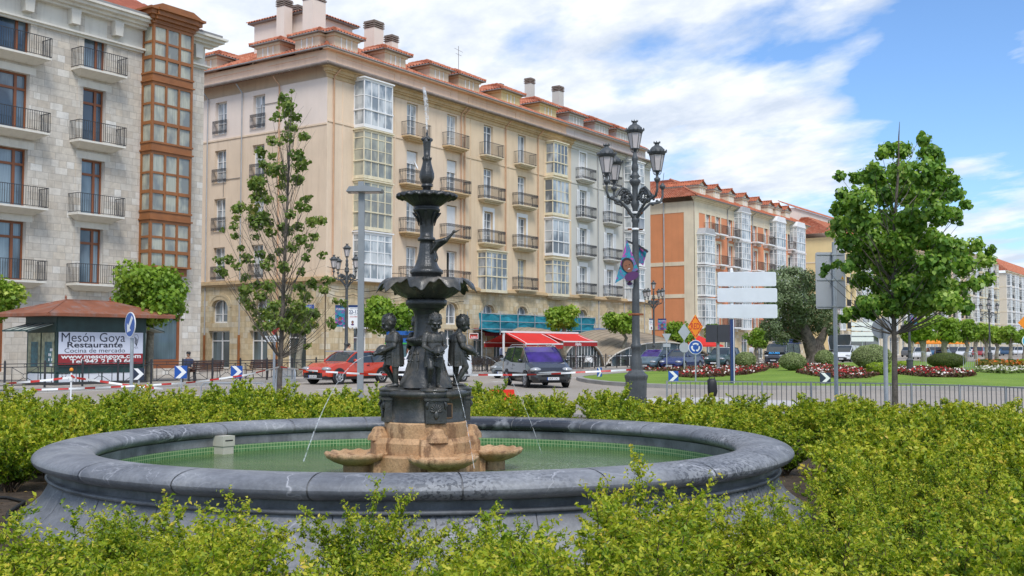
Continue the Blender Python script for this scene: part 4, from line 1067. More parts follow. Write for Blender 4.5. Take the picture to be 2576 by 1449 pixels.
_tc = node(_nt, 'TexCoord').outputs['Object']; _sp = node(_nt, 'SeparateXYZ'); lk(_nt, _tc, _sp.inputs[0])
_cb = node(_nt, 'CombineXYZ'); lk(_nt, math_(_nt, 'MULTIPLY', math_(_nt, 'ARCTAN2', _sp.outputs[1], _sp.outputs[0]), 3.45), _cb.inputs[0]); lk(_nt, _sp.outputs[2], _cb.inputs[1])
_b = node(_nt, 'TexBrick'); _b.offset = 0; lk(_nt, _cb.outputs[0], _b.inputs['Vector']); _b.inputs['Scale'].default_value = 1
_b.inputs['Brick Width'].default_value = .045; _b.inputs['Row Height'].default_value = .045; _b.inputs['Mortar Size'].default_value = .0045
_b.inputs['Color1'].default_value = (.05, .16, .05, 1); _b.inputs['Color2'].default_value = (.10, .24, .09, 1); _b.inputs['Mortar'].default_value = (.34, .44, .22, 1)
princ(_nt, _o, _b.outputs['Color'], .3)
m_water, _nt, _o = NT('pool_water')
_tc = node(_nt, 'TexCoord').outputs['Object']
_c = ramp(_nt, noise(_nt, _tc, .9, 6, .6, .6), [(.35, (.055, .11, .028)), (.6, (.10, .16, .05)), (.75, (.16, .20, .085))])
_h = math_(_nt, 'ADD', noise(_nt, mapping(_nt, _tc, (1, 2.2, 1)), 7, 4, .6, .8), math_(_nt, 'MULTIPLY', noise(_nt, _tc, 28, 3, .6), .3))
_foam = ramp(_nt, noise(_nt, _tc, 30, 4, .7), [(.56, 0), (.62, .8)]); _vd = node(_nt, 'VectorMath', operation='DISTANCE'); lk(_nt, _tc, _vd.inputs[0]); _vd.inputs[1].default_value = (1.75, .2, 0); _fm = ramp(_nt, math_(_nt, 'MULTIPLY', _vd.outputs['Value'], .6), [(.25, 1), (1, 0)])
_c = mixc(_nt, math_(_nt, 'MULTIPLY', _foam, _fm), _c, (.6, .65, .6))
princ(_nt, _o, _c, .10, 0, bump(_nt, _h, .6, .03), .45)
m_jet, _nt, _o = NT('falling_water')
_tc = node(_nt, 'TexCoord').outputs['Object']
_b = princ(_nt, None, (.85, .88, .9), .15, 0, None, .8); _t = node(_nt, 'BsdfTransparent'); _mx = node(_nt, 'MixShader')
lk(_nt, ramp(_nt, noise(_nt, _tc, 22, 4, .7), [(.38, .0), (.66, .55)]), _mx.inputs[0]); lk(_nt, _t.outputs[0], _mx.inputs[1]); lk(_nt, _b.outputs[0], _mx.inputs[2]); lk(_nt, _mx.outputs[0], _o.inputs['Surface'])
RO, HT, HB = 4.01, .745, .535           # outer rim radius, rim top and bottom
def basin():
    B = empty('fountain_basin', FC); B.scale = (1, SY, 1); tag(B, 'large round grey marble basin with a thick rounded rim and white veins', 'fountain basin')
    n = 168; seg = 21; aw, az = .30, (HT - HB) / 2; rc = RO - aw; zc = (HT + HB) / 2
    sec = []
    for k in range(33):
        t = 2 * pi * k / 32; e = 2.12; c_, s_ = cos(t), sin(t)
        sec.append((rc + aw * math.copysign(abs(c_) ** (2/e), c_), zc + az * math.copysign(abs(s_) ** (2/e), s_)))
    def ring(prof, nseg, name, mat, gap=.006, shrink=.010, off=0.0):
        m = MB()
        cr = sum(p[0] for p in prof) / len(prof); cz = sum(p[1] for p in prof) / len(prof)
        for s in range(nseg):
            a0 = 2*pi*s/nseg + off; a1 = 2*pi*(s+1)/nseg + off; g = gap / rc; nn = n // nseg
            m.lathe(prof, mat, nn, a0=a0+g, a1=a1-g)
        pr2 = [(cr + (r - cr) * (1 - shrink / .3) , cz + (z - cz) * (1 - shrink / .1)) for r, z in prof]
        m.lathe(pr2, m_marble_wet, n, cap=False); m.build(name, B)
    ring(sec, seg, 'rim', m_marble, off=.08)
    m = MB(); m.lathe([(RO-.19, HB+.03), (RO-.20, .478), (RO-.155, .474), (RO-.13, .46), (RO-.14, .438), (RO-.18, .43)], m_marble_wet, n, cap=False); m.build('moulding', B)
    fl = [(RO-.18, .435), (RO-.145, .345), (RO-.08, .24), (RO+.02, .15), (RO+.15, .06), (RO+.20, -.02)]
    m = MB()
    for s in range(30):
        g = .0012; m.lathe(fl, m_marble, 6, a0=2*pi*s/30+g, a1=2*pi*(s+1)/30-g)
    m.lathe([(r-.012, z-.004) for r, z in fl], m_marble_wet, n, cap=False); m.build('skirt', B)
    ri = RO - 2*aw + .06
    m = MB(); m.lathe([(ri, HB+.03), (ri, .46)], m_marble_wet, n, cap=False); m.build('inner_band', B)
    m = MB(); m.lathe([(ri-.01, .462), (ri-.01, .2)], m_tiles, n, cap=False); m.build('mosaic_band', B)
    # overflow box on the far left of the inner wall
    p = P(571, 870, 1); a = atan2(1, 1)
    a = min((radians(95 + .25*k) for k in range(300)), key=lambda t: abs(CX + FPX*(FC.x + (ri-.12)*cos(t))/(FC.y + SY*(ri-.12)*sin(t)) - 571)); q = Vector((cos(a), sin(a), 0)) * (ri - .12)
    mo = M('pale_concrete_box', 'b9b5a6', .85, var=.08, scale=8, stain=.3)
    m = MB(); m.box((-.07, -.085, .30), (.14, .085, .47), mo); m.box((-.08, -.095, .47), (.15, .095, .60), mo); m.box((-.083, -.06, .535), (-.079, .06, .55), m_void); m.build('overflow_box', B, q, a)
    m = MB(); m.lathe([(ri, .37), (.3, .37)], m_water, n, cap=False); m.lathe([(.3, .37), (.0, .37)], m_water, n, cap=False)
    w = m.build('water', None, FC); w.scale = (1, SY, 1); tag(w, kind='structure')
basin()
# ================================================================ cast iron fountain
FCOL = P(1072, 870, 11.96); FCOL.z = 0; KZ = 11.96 / FPX
def zy(py): return P(1072, py, 11.96).z
m_cast = M('black_cast_iron', (.034, .036, .034), .30, var=.5, scale=3, spec=.6, stain=.35, stcol=(.085, .055, .038), bmp=.35, bscale=45, fine=.2)
m_cast2, _nt, _o = NT('weathered_cast_iron')
_tc = node(_nt, 'TexCoord').outputs['Object']
_c = ramp(_nt, noise(_nt, _tc, 4, 6, .65), [(.3, (.020, .022, .021)), (.52, (.052, .053, .048)), (.68, (.15, .13, .105))])
_c = mixc(_nt, ramp(_nt, noise(_nt, mapping(_nt, _tc, (3, 3, .5)), 3, 6, .7), [(.58, 0), (.72, .55)]), _c, (.10, .075, .055))
princ(_nt, _o, _c, ramp(_nt, noise(_nt, _tc, 9, 4), [(.35, .22), (.65, .55)]), .15, bump(_nt, noise(_nt, _tc, 38, 5, .6), .45, .01), .6)
m_bowlstone, _nt, _o = NT('wet_orange_stone')
_tc = node(_nt, 'TexCoord').outputs['Object']
_c = ramp(_nt, noise(_nt, _tc, 2.2, 6, .6), [(.3, (.38, .21, .095)), (.55, (.54, .33, .17)), (.75, (.62, .42, .24))])
_c = mixc(_nt, ramp(_nt, noise(_nt, mapping(_nt, _tc, (1.6, 1.6, .7)), 3.5, 8, .72), [(.51, 0), (.6, .7)]), _c, (.14, .065, .03))
_c = mixc(_nt, 1, _c, ramp(_nt, noise(_nt, _tc, 40, 3, .8), [(.3, .68), (.6, 1.05)]), 'MULTIPLY')
princ(_nt, _o, _c, .6, 0, bump(_nt, noise(_nt, _tc, 30, 6, .7), .6, .015), .4)
def fountain():
    B = tag(empty('cast_iron_fountain', FCOL), 'tall black cast iron fountain with children pouring jugs, on a stepped orange stone base', 'fountain')
    Z = lambda y: zy(y)
    # stone base, lobed plan: four projecting piers over the shells
    def lob(base, proj, w):
        def f(t, i):
            x = 0
            for q in PH: d = (t - q + pi) % (2*pi) - pi; x = max(x, proj * (1 if abs(d) < w else 0))
            return (base + x) / base, 0
        return f
    PH = [radians(-72) + k*pi/2 for k in range(4)]      # where the children stand
    def tier(name, r, proj, w, z0, z1, ch, nb=0):
        m = MB(); n = 96
        def ringf(dr, z):
            out = []
            for k in range(n):
                t = 2*pi*k/n; rr = r
                for q in PH:
                    d = (t - q + pi) % (2*pi) - pi
                    if abs(d) < w: rr = max(rr, (r + proj) * cos(w*.55) / max(cos(abs(d) if abs(d) < w*.55 else w*.55 + (abs(d)-w*.55)*.0), .5))
                rr += dr; out.append((rr*cos(t), rr*sin(t), z))
            return out
        R_ = [ringf(0, z0), ringf(0, z1-ch), ringf(-ch*.9, z1), ringf(-ch*.9-.12, z1)]
        vs = sum(R_, []); fs = [(i*n+k, i*n+(k+1) % n, (i+1)*n+(k+1) % n, (i+1)*n+k) for i in range(3) for k in range(n)]
        fs.append(tuple(range(3*n, 4*n))); m.add(vs, fs, m_bowlstone); return m.build(name, B)
    z1, z2, z3, z4 = .25, Z(1134), Z(1090), Z(1060)
    tier('stone_base', .60, .06, .35, z1, Z(1132)-.02, .02)
    tier('stone_step', .505, .10, .34, Z(1134)-.03, Z(1096), .055)
    tier('stone_collar', .455, .0, .3, Z(1098), Z(1058), .015)
    for q in PH:                                       # rounded caps of the piers
        m = MB(); m.lathe([(.13, 0), (.12, .05), (.085, .09), (.075, .12), (.05, .14), (.0, .145)], m_bowlstone, 8, smooth=False); m.build('pier_cap', B, (cos(q)*.52, sin(q)*.52, Z(1098)-.02), q)
        # scallop shell bowl
        m = MB(); n = 72
        md = lambda t, i: (1 + (.035 * cos(14*t)) * (i in (2, 3, 4, 5)) + .015*cos(14*t) * (i == 1), (.009 * cos(14*t)) if i in (3, 4) else 0)
        m.lathe([(.16, .0), (.30, .045), (.40, .10), (.435, .155), (.415, .16), (.36, .12), (.2, .075), (0, .07)], m_bowlstone, n, mod=md)
        m.lathe([(.19, -.30), (.19, .02)], m_bowlstone, 16)
        s = m.build('shell_bowl', B, (cos(q)*.76, sin(q)*.76, Z(1165)), q); s.scale = (.80, .84, .9)
    # iron plinth
    zt = Z(978); zb = Z(1059); m = MB(); rp = .42
    m.lathe([(rp+.015, zb), (rp+.015, zb+.03), (rp, zb+.045), (rp, zt-.10), (rp+.02, zt-.085), (rp+.045, zt-.06), (rp+.045, zt-.03), (rp+.02, zt-.012), (rp-.05, zt)], m_cast2, 40)
    m.build('iron_plinth', B)
    for i, q in enumerate(PH):
        m = MB(); w = .115
        m.box((-.10, -w, zb+.003), (.09, w, zt-.11), m_cast2); m.box((-.10, -w-.02, zt-.11), (.115, w+.02, zt-.085), m_cast2)
        m.lathe([(w+.01, zt-.085), (w+.025, zt-.06), (w+.025, zt-.03), (w+.01, zt-.005), (.02, zt+.0)], m_cast2, 20, c=(-.01, 0, 0))
        m.prism([(-.05, zb), (.05, zb), (.05, zb), (-.05, zb)], 0, 0, m_cast2) if 0 else None
        for k in range(9):                              # palmette in relief
            a = radians(-80 + 20*k); m.tube([(.092, 0, zt-.23), (.102, .055*sin(a), zt-.23+.065*cos(a)), (.096, .07*sin(a), zt-.23+.085*cos(a))], [.007, .011, .004], m_cast2, 5)
        m.ell((.097, 0, zt-.265), (.014, .03, .045), m_cast2, 8, 6)
        for s_ in (-1, 1): m.tube([(.09, s_*.09, zt-.12), (.105, s_*.105, zt-.16), (.095, s_*.095, zt-.2)], [.014, .02, .008], m_cast2, 6)
        m.build('pedestal', B, (cos(q)*(rp-.03), sin(q)*(rp-.03), 0), q)
    a = radians(-50); m = MB(); m.box((rp-.02, -.035, zb+.06), (rp+.006, .035, zb+.20), m_void)
    fr = M('rusted_frame', (.20, .12, .06), .8, var=.4, scale=12)
    for b in (((rp-.01, -.045, zb+.05), (rp+.012, -.035, zb+.21)), ((rp-.01, .035, zb+.05), (rp+.012, .045, zb+.21)), ((rp-.01, -.045, zb+.05), (rp+.012, .045, zb+.06)), ((rp-.01, -.045, zb+.2), (rp+.012, .045, zb+.21))): m.box(b[0], b[1], fr)
    m.build('inspection_opening', B, (0, 0, 0), a)
    # column: flared foot with acanthus relief, bead ring, neck, collar
    def rr(half): return half * KZ
    m = MB()
    def md(t, i): return (1 + .045 * abs(cos(4*t)) * (1 if 1 <= i <= 5 else 0), 0)
    m.lathe([(rr(68), Z(974)), (rr(62), Z(960)), (rr(53), Z(940)), (rr(45), Z(918)), (rr(40), Z(895)), (rr(36), Z(876)), (rr(35), Z(870))], m_cast2, 64, mod=md)
    for k in range(8):
        a = 2*pi*k/8 + .2
        for s_ in (-1, 1):
            pts = []
            for i in range(9):
                f = i/8; zz = Z(955) + (Z(880)-Z(955))*f; ra = rr(56 - 22*f**.7) + .012; aa = a + s_*(.05 + .16*sin(f*pi))
                pts.append((ra*cos(aa), ra*sin(aa), zz))
            m.tube(pts, [.004, .010, .013, .014, .013, .012, .010, .008, .004], m_cast2, 6)
            for i in (5, 7):
                px_, py_, pz_ = pts[i]; m.ell((px_*1.02, py_*1.02, pz_), (.016, .016, .016), m_cast2, 6, 5)
    m.build('column_foot', B)
    m = MB(); m.lathe([(rr(36), Z(871)), (rr(42), Z(868)), (rr(48), Z(862)), (rr(50), Z(857)), (rr(49), Z(852)), (rr(42), Z(850)), (rr(34), Z(848)), (rr(31), Z(842)), (rr(29.5), Z(828)), (rr(29), Z(812)), (rr(30), Z(795)), (rr(34), Z(782)), (rr(40), Z(777)), (rr(46), Z(775)), (rr(46), Z(771)), (rr(50), Z(769)), (rr(52), Z(766)), (rr(52), Z(756)), (rr(48), Z(753)), (rr(20), Z(752))], m_cast, 48)
    for k in range(44): a = 2*pi*k/44; m.ell((rr(49)*cos(a), rr(49)*sin(a), Z(856)), (.013,)*3, m_cast, 6, 4)
    m.build('column_neck', B)
    # large bowl with curled leaf rim
    m = MB(); n = 192
    def leaf(t, i):
        big = cos(8*t + .6); small = cos(24*t)
        drop = (.5 + .5*big)
        f = {0: 0, 1: .01, 2: .03, 3: .05, 4: .06, 5: .09, 6: .12, 7: .12, 8: .1, 9: .06, 10: .02, 11: 0, 12: 0}[i]
        return 1 + f * (big*.75 + small*.22), (-.105*drop - .022*small) * (1 if i in (6, 7) else (.5 if i in (5, 8) else 0)) 
    m.lathe([(rr(46), Z(753)), (rr(60), Z(748)), (rr(76), Z(738)), (rr(88), Z(724)), (rr(98), Z(712)), (rr(108), Z(706)), (rr(116), Z(712)), (rr(115), Z(708)), (rr(110), Z(702)), (rr(100), Z(702)), (rr(90), Z(710)), (rr(60), Z(722)), (0, Z(724))], m_cast2, n, mod=leaf)
    m.build('large_bowl', B)
    m = MB(); m.lathe([(rr(38), Z(722)), (rr(38), Z(691)), (rr(41), Z(689)), (rr(42), Z(683)), (rr(38), Z(678)), (rr(33), Z(674)), (rr(28), Z(667)), (rr(23), Z(652)), (rr(19.5), Z(634)), (rr(17), Z(615)), (rr(16), Z(607)), (rr(22), Z(606)), (rr(23), Z(602)), (rr(21), Z(598)), (rr(17), Z(596)), (rr(16.5), Z(585)), (rr(17.5), Z(565)), (rr(20), Z(552)), (rr(26), Z(540)), (rr(31), Z(534)), (rr(34), Z(530)), (rr(34), Z(526)), (rr(30), Z(524)), (rr(33), Z(521)), (rr(20), Z(519))], m_cast, 40,
            mod=lambda t, i: (1 + (.03*cos(12*t) if 6 <= i <= 10 else (.03*cos(8*t) if 16 <= i <= 19 else 0)), 0))
    for k in range(8):
        a = 2*pi*k/8
        m.tube([((rr(18)+.006)*cos(a), (rr(18)+.006)*sin(a), Z(568)), ((rr(21)+.01)*cos(a), (rr(21)+.01)*sin(a), Z(551)), ((rr(29)+.015)*cos(a), (rr(29)+.015)*sin(a), Z(538)), ((rr(34)+.01)*cos(a), (rr(34)+.01)*sin(a), Z(536))], [.006, .014, .016, .005], m_cast, 6)
    m.build('upper_column', B)
    m = MB(); sc2 = lambda t, i: (1 + (.035*cos(20*t) if 3 <= i <= 7 else .012*cos(40*t)*(1 <= i)), (.008*cos(20*t)) if 4 <= i <= 6 else 0)
    m.lathe([(rr(26), Z(521)), (rr(36), Z(518)), (rr(50), Z(508)), (rr(61), Z(497)), (rr(70), Z(497)), (rr(75), Z(500)), (rr(76), Z(494)), (rr(71), Z(488)), (rr(60), Z(488)), (rr(40), Z(496)), (0, Z(499))], m_cast, 160, mod=sc2); m.build('small_bowl', B)
    m = MB(); m.lathe([(rr(11), Z(499)), (rr(10.5), Z(472)), (rr(14), Z(470)), (rr(14.5), Z(467)), (rr(11), Z(464)), (rr(12), Z(462)), (rr(16), Z(454)), (rr(18), Z(446)), (rr(17.5), Z(436)), (rr(14), Z(424)), (rr(11), Z(412)), (rr(10), Z(404)), (rr(13), Z(398)), (rr(12), Z(397)), (rr(8), Z(398)), (rr(8.5), Z(380)), (rr(10), Z(360)), (rr(12), Z(352)), (rr(9), Z(350)), (rr(5), Z(345)), (rr(3), Z(341)), (rr(3.5), Z(336)), (rr(1.6), Z(332)), (rr(.8), Z(326))], m_cast, 28,
            mod=lambda t, i: (1 + (.05*cos(8*t) if 5 <= i <= 13 else 0), (.02*cos(6*t) if i == 12 else 0)))
    for k in range(4): a = 2*pi*k/4 + .5; m.ell((rr(11)*cos(a), rr(11)*sin(a), Z(351)), (.022,)*3, m_cast, 8, 6)
    m.build('finial', B)
    # heron clinging to the column
    m = MB(); s = KZ; cx = 1072
    def q(px, py, dy=0): return ((px - cx)*s, dy, Z(py))
    m.cap(q(1096, 618), q(1122, 605), .050, .034, m_cast); m.cap(q(1122, 605), q(1134, 596), .03, .017, m_cast); m.cap(q(1134, 596), q(1143, 586), .016, .014, m_cast)
    m.ell(q(1146, 584), (.028, .02, .018), m_cast, 10, 7); m.cap(q(1150, 584), q(1165, 578), .011, .003, m_cast)
    m.cap(q(1096, 618), q(1090, 632), .045, .02, m_cast); m.cap(q(1091, 626), q(1088, 645), .022, .008, m_cast)
    for dy in (-.045, .045):
        m.cap(q(1102, 610, dy), q(1120, 606, dy), .028, .02, m_cast); m.cap(q(1104, 614, dy), q(1086, 640, dy*.8), .024, .006, m_cast)
        m.cap(q(1092, 628, dy*.6), q(1100, 650, dy*.6), .012, .009, m_cast); m.cap(q(1100, 650, dy*.6), q(1092, 672, dy*.6), .009, .008, m_cast); m.cap(q(1092, 672, dy*.6), q(1102, 676, dy*.6), .009, .005, m_cast)
    h = link('heron_statue', remeshed(m, 'heron', .007, 2, m_cast2), B); h.rotation_euler = (0, 0, radians(-14))
    m = MB()
    for dy in (-.06, .06):
        for k in range(7): m.tube([q(1112-k*3.2, 604+k*3.6, dy), q(1104-k*3.0, 614+k*4.4, dy*1.05), q(1098-k*2.0, 622+k*4.2, dy*.8)], [.006, .010, .003], m_cast, 5)
    m.build('wing_feathers', h)
    return B, PH
def child_mesh():
    """standing child, head bowed, both arms holding a jug; faces -y; about .82 m"""
    m = MB(); a = m_cast2
    m.cap((0, .012, .40), (0, .0, .54), .072, .078, a); m.ell((0, .0, .56), (.105, .062, .05), a); m.ell((0, -.01, .50), (.085, .075, .08), a); m.ell((0, .025, .40), (.082, .075, .07), a)
    m.cap((0, -.005, .59), (0, -.03, .645), .034, .032, a)
    for s_, leg in ((1, [(.045, .01, .39), (.05, .005, .21), (.048, .015, .05)]), (-1, [(-.045, .0, .39), (-.055, -.075, .22), (-.045, .02, .05)])):
        m.cap(leg[0], leg[1], .052, .037, a); m.cap(leg[1], leg[2], .036, .022, a); x, y, z = leg[2]
        m.cap((x, y+.01, .025), (x+s_*.01, y-.075, .018), .024, .017, a)
        for k in range(5): m.cap((x+s_*.01 + (k-2)*.0085, y-.08, .013), (x+s_*.01 + (k-2)*.0095, y-.10 + abs(k-1)*.004, .011), .0075, .0065, a, 6)
    for s_ in (-1, 1):
        sh = Vector((s_*.086, .0, .565)); el = Vector((s_*.118, -.025, .45)); ha = Vector((s_*.050, -.130, .395))
        m.cap(sh, el, .036, .028, a); m.cap(el, ha, .026, .018, a); m.ell(sh, (.042, .042, .045), a)
        m.ell(ha + Vector((-s_*.008, -.012, .004)), (.020, .022, .016), a, 8, 6)
        for k in range(4):
            b0 = ha + Vector((-s_*.008, -.022, .018 - k*.012)); m.cap(b0, b0 + Vector((-s_*.014, -.020, -.002)), .0075, .007, a, 6); m.cap(b0 + Vector((-s_*.014, -.020, -.002)), b0 + Vector((-s_*.030, -.024, -.004)), .007, .006, a, 6)
        m.cap(ha + Vector((-s_*.004, .0, .018)), ha + Vector((-s_*.022, -.018, .034)), .0075, .006, a, 6)
    hc = Vector((0, -.055, .715)); rot = Matrix.Rotation(radians(28), 3, 'X')
    def hp(x, y, z): return hc + rot @ Vector((x, y, z))
    m.ell(hc, (.067, .075, .082), a, 16, 12, rot); m.ell(hp(0, -.02, -.045), (.052, .055, .045), a, 12, 8, rot)
    m.cap(hp(0, -.078, -.005), hp(0, -.093, -.024), .008, .012, a, 8)
    for s_ in (-1, 1): m.ell(hp(s_*.038, -.055, -.038), (.022, .02, .02), a, 8, 6); m.ell(hp(s_*.072, .0, -.015), (.009, .017, .024), a, 8, 6, rot); m.cap(hp(s_*.014, -.078, .012), hp(s_*.042, -.068, .012), .008, .007, a, 6)
    m.cap(hp(-.014, -.077, -.044), hp(.014, -.077, -.044), .007, .007, a, 6); m.cap(hp(-.010, -.073, -.056), hp(.010, -.073, -.056), .007, .007, a, 6); m.ell(hp(0, -.062, -.075), (.018, .016, .014), a, 8, 6)
    return remeshed(m, 'child_body', .0062, 2, m_cast2)
def child_hair(style):
    m = MB(); hc = Vector((0, -.055, .715)); rot = Matrix.Rotation(radians(28), 3, 'X'); rnd = random.Random(style)
    def hp(x, y, z): return hc + rot @ Vector((x, y, z))
    m.ell(hp(0, .012, .018), (.073, .078, .076), m_cast2, 16, 10, rot)
    for k in range(44):
        t = rnd.uniform(0, 2*pi); ph = rnd.uniform(.05, 1.35); d = Vector((sin(ph)*cos(t), sin(ph)*sin(t), cos(ph)))
        if d.y < -.6 and d.z < .35: continue
        c = hp(d.x*.072, .012 + d.y*.077, .016 + d.z*.075); e = d.cross(Vector((0, 0, 1))) * .018 * rnd.choice((-1, 1))
        m.tube([c - rot @ e, c + (rot @ d) * .004, c + rot @ (e + Vector((0, 0, -.014)))], [.004, .009, .004], m_cast2, 5)
    if style > 9: 
        for k in range(9): t = radians(150 + k*30 - 90 + 0); m.tube([hp(.07*cos(radians(20+k*17.5)), .02+.07*sin(radians(20+k*17.5)), -.01), hp(.072*cos(radians(20+k*17.5)), .025+.072*sin(radians(20+k*17.5)), -.07)], [.016, .006], m_cast2, 5)
    return m.mesh('hair')
def child_tunic(style):
    m = MB(); n = 64
    def md(t, i): return 1 + (.06*cos(9*t + style) + .04*cos(17*t)) * [0, .2, .5, .9, 1.2, 1.3][min(i, 5)], (.012*cos(3*t+style) if i >= 4 else 0)
    prof = [(.088, .50), (.090, .46), (.098, .40), (.098, .33), (.099, .27), (.100, .235)]
    m.lathe([(r, z) for r, z in prof], m_cast2, n, mod=md, cap=False, c=(0, .002, 0)); m.lathe([(r-.008, z+.002) for r, z in prof], m_cast2, n, mod=md, cap=False, c=(0, .002, 0))
    m.lathe([(.082, .575), (.090, .55), (.093, .52), (.095, .505), (.090, .49)], m_cast2, n, mod=lambda t, i: (1 + .025*cos(12*t), 0), cap=False)
    for k in range(7): f = k/6; m.tube([(-.09+.02*f, -.03-.02*f, .57-.015*f), (-.02+.02*f, -.085, .52-.02*f), (.07, -.06, .455-.012*k)], [.006, .008, .004], m_cast2, 5)
    for s_ in (-1, 1): m.cap((s_*.084, .0, .575), (s_*.106, -.012, .50), .040, .036, m_cast2)
    for k in range(4): m.tube([(-.09, -.06, .44-.03*k), (0, -.118-.004*k, .40-.035*k), (.09, -.05, .43-.03*k)], [.004, .008, .004], m_cast2, 5)
    return m.mesh('tunic')
def jug():
    m = MB(); m.lathe([(0, -.09), (.03, -.088), (.052, -.06), (.058, -.03), (.050, .005), (.030, .035), (.022, .055), (.026, .075), (.030, .082), (.022, .08), (.018, .06)], m_cast2, 20)
    m.tube([(.022, 0, .06), (.06, 0, .05), (.065, 0, .0), (.052, 0, -.02)], .007, m_cast2, 6); return m.mesh('jug')
def jet(label, pts, r0, r1, name='water_jet', n=7):
    m = MB(); L = len(pts); m.tube(pts, [r0 + (r1 - r0) * i / (L-1) * (1 + .35*sin(i*2.3)) for i in range(L)], m_jet, n)
    return tag(m.build(name), label, 'water jet', 'jets of the cast iron fountain')
def statues():
    B, PH = fountain(); body = child_mesh(); jg = jug()
    info = ['front child facing the viewer', 'right child in profile', 'rear child half hidden by the column', 'left child in profile']
    rp = .435; ang = {}
    for i, q in enumerate(PH):
        pos = Vector((cos(q)*.362, sin(q)*.362, zy(978) + .02))
        st = empty('child_statue', pos, q + pi/2, B); st['label'] = info[i]
        st.scale = (.98, 1.06, 1.0)
        b = link('body', body, st)
        link('hair', child_hair(i), st); link('tunic', child_tunic(i), st)
        j = link('jug', jg, st, (0.01, -.150, .395)); j.rotation_euler = (radians(118), 0, radians(-20 if i == 0 else 8))
        m = MB(); m.lathe([(.15, -.035), (.155, -.02), (.15, -.01), (.135, -.005), (.125, .0), (.12, .005), (0, .006)], m_cast2, 24); m.build('statue_base', st)
        out = Vector((cos(q), sin(q), 0)); side = Vector((-sin(q), cos(q), 0))
        p0 = pos + FCOL + out*(.215) + Vector((0, 0, .345)); v = 1.05; pts = []
        if i == 2: continue
        vx = {0: 1.25, 1: 1.55, 3: 1.5}[i]; sv = {0: .42, 1: 0, 3: 0}[i]
        for k in range(15):
            t = k * .036; z = p0.z + .25*t - 4.9*t*t
            if z < .37: break
            pts.append(p0 + out*vx*t + side*sv*t + Vector((0, 0, z - p0.z)))
        jet(['thin water jet arching from the front child down towards the near shell bowl', 'thin water jet arching right from the right hand child', '', 'spray of water falling left from the left hand child'][i], pts, .0025, .0035 if i != 3 else .008)
    # splash rings where the jets land
    zt = zy(326); m = []
    p = [Vector((FCOL.x + dx*KZ, FCOL.y, zy(y))) for dx, y in ((0, 328), (-1.5, 305), (-3, 280), (-5, 255), (-7, 232), (-8, 219))]
    jet('white jet shooting straight up from the fountain tip', p, .012, .02)
    p = [Vector((FCOL.x + dx*KZ, FCOL.y + .02, zy(y))) for dx, y in ((-8, 219), (-4, 235), (0, 250), (2, 275), (2.5, 300))]
    jet('ragged strand of water falling back beside the upright jet', p, .012, .005)
statues()
# ================================================================ vegetation
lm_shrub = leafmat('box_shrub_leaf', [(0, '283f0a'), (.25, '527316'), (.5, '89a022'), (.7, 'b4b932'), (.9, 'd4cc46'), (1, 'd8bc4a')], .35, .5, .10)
lm_linden = leafmat('linden_leaf', [(0, '426b25'), (.4, '71993b'), (.7, 'a2bd52'), (1, 'd2e084')], .42, .4, 0)
lm_young = leafmat('young_tree_leaf', [(0, '4c642c'), (.5, '7b9044'), (.85, 'a8b05a'), (1, 'c4b466')], .42, .5, 0)
lm_plane = leafmat('plane_leaf', [(0, '567a20'), (.5, '86a434'), (.85, 'b0c450'), (1, 'ccd66e')], .35, .5, .06)
lm_olive = leafmat('olive_leaf', [(0, '4c5a38'), (.5, '74845a'), (.85, '98a67c'), (1, 'b4bc9a')], .15, .6, 0)
lm_ball = leafmat('variegated_leaf', [(0, '5d7038'), (.5, '8b9a5c'), (.85, 'b3bb84'), (1, 'cfd2a4')], .15, .6, .05)
lm_dark = leafmat('yew_leaf', [(0, '38461a'), (.6, '5a6a26'), (1, '7d8636')], .15, .6, .03)
lm_yel = leafmat('golden_leaf', [(0, '6d8a1c'), (.6, '9cb428'), (1, 'c6cc3c')], .25, .5, .05)
m_bark = M('grey_bark', (.15, .125, .10), .95, var=.35, scale=6, stain=.3, bmp=1, bscale=18, fine=.35)
m_bark_pl = M('plane_bark', (.30, .27, .20), .92, var=.35, scale=3.5, bmp=.5, bscale=10, fine=.3)
m_bark_ol = M('olive_bark', (.14, .115, .09), .97, var=.45, scale=5, stain=.6, stcol=(.05, .04, .03), bmp=1, bscale=9, fine=.4)
m_stem = M('shrub_stem', (.09, .06, .035), .95, var=.3)
T_DIAM = np.array([[0, -.5], [.24, -.05], [0, .5], [-.24, -.05]])
T_HEX = np.array([[0, -.45], [.36, -.28], [.42, .08], [0, .55], [-.42, .08], [-.36, -.28]])
T_STAR = np.array([[0, -.5], [.14, -.22], [.5, -.12], [.28, .08], [.38, .42], [.1, .3], [0, .62], [-.1, .3], [-.38, .42], [-.28, .08], [-.5, -.12], [-.14, -.22]])
def leaf_verts(pts, size, tmpl, nrm=None, droop=0.0, rng=RNG):
    """one polygon per point, facing roughly along nrm with random lean"""
    n = len(pts); k = len(tmpl)
    d = rng.normal(size=(n, 3))
    if nrm is not None: d = d * .75 + nrm * 1.0
    d[:, 2] += .25; d /= np.linalg.norm(d, axis=1)[:, None] + 1e-9
    a = rng.normal(size=(n, 3)); a[:, 2] -= droop; a -= d * (a * d).sum(1)[:, None]; a /= np.linalg.norm(a, axis=1)[:, None] + 1e-9
    b = np.cross(d, a); sz = size * rng.uniform(.65, 1.25, n)
    V = pts[:, None, :] + (b[:, None, :] * tmpl[None, :, 0:1] + a[:, None, :] * tmpl[None, :, 1:2]) * sz[:, None, None]
    # fold a little along the midrib
    V += d[:, None, :] * (np.abs(tmpl[None, :, 0:1]) * sz[:, None, None] * .35)
    return V.reshape(-1, 3)
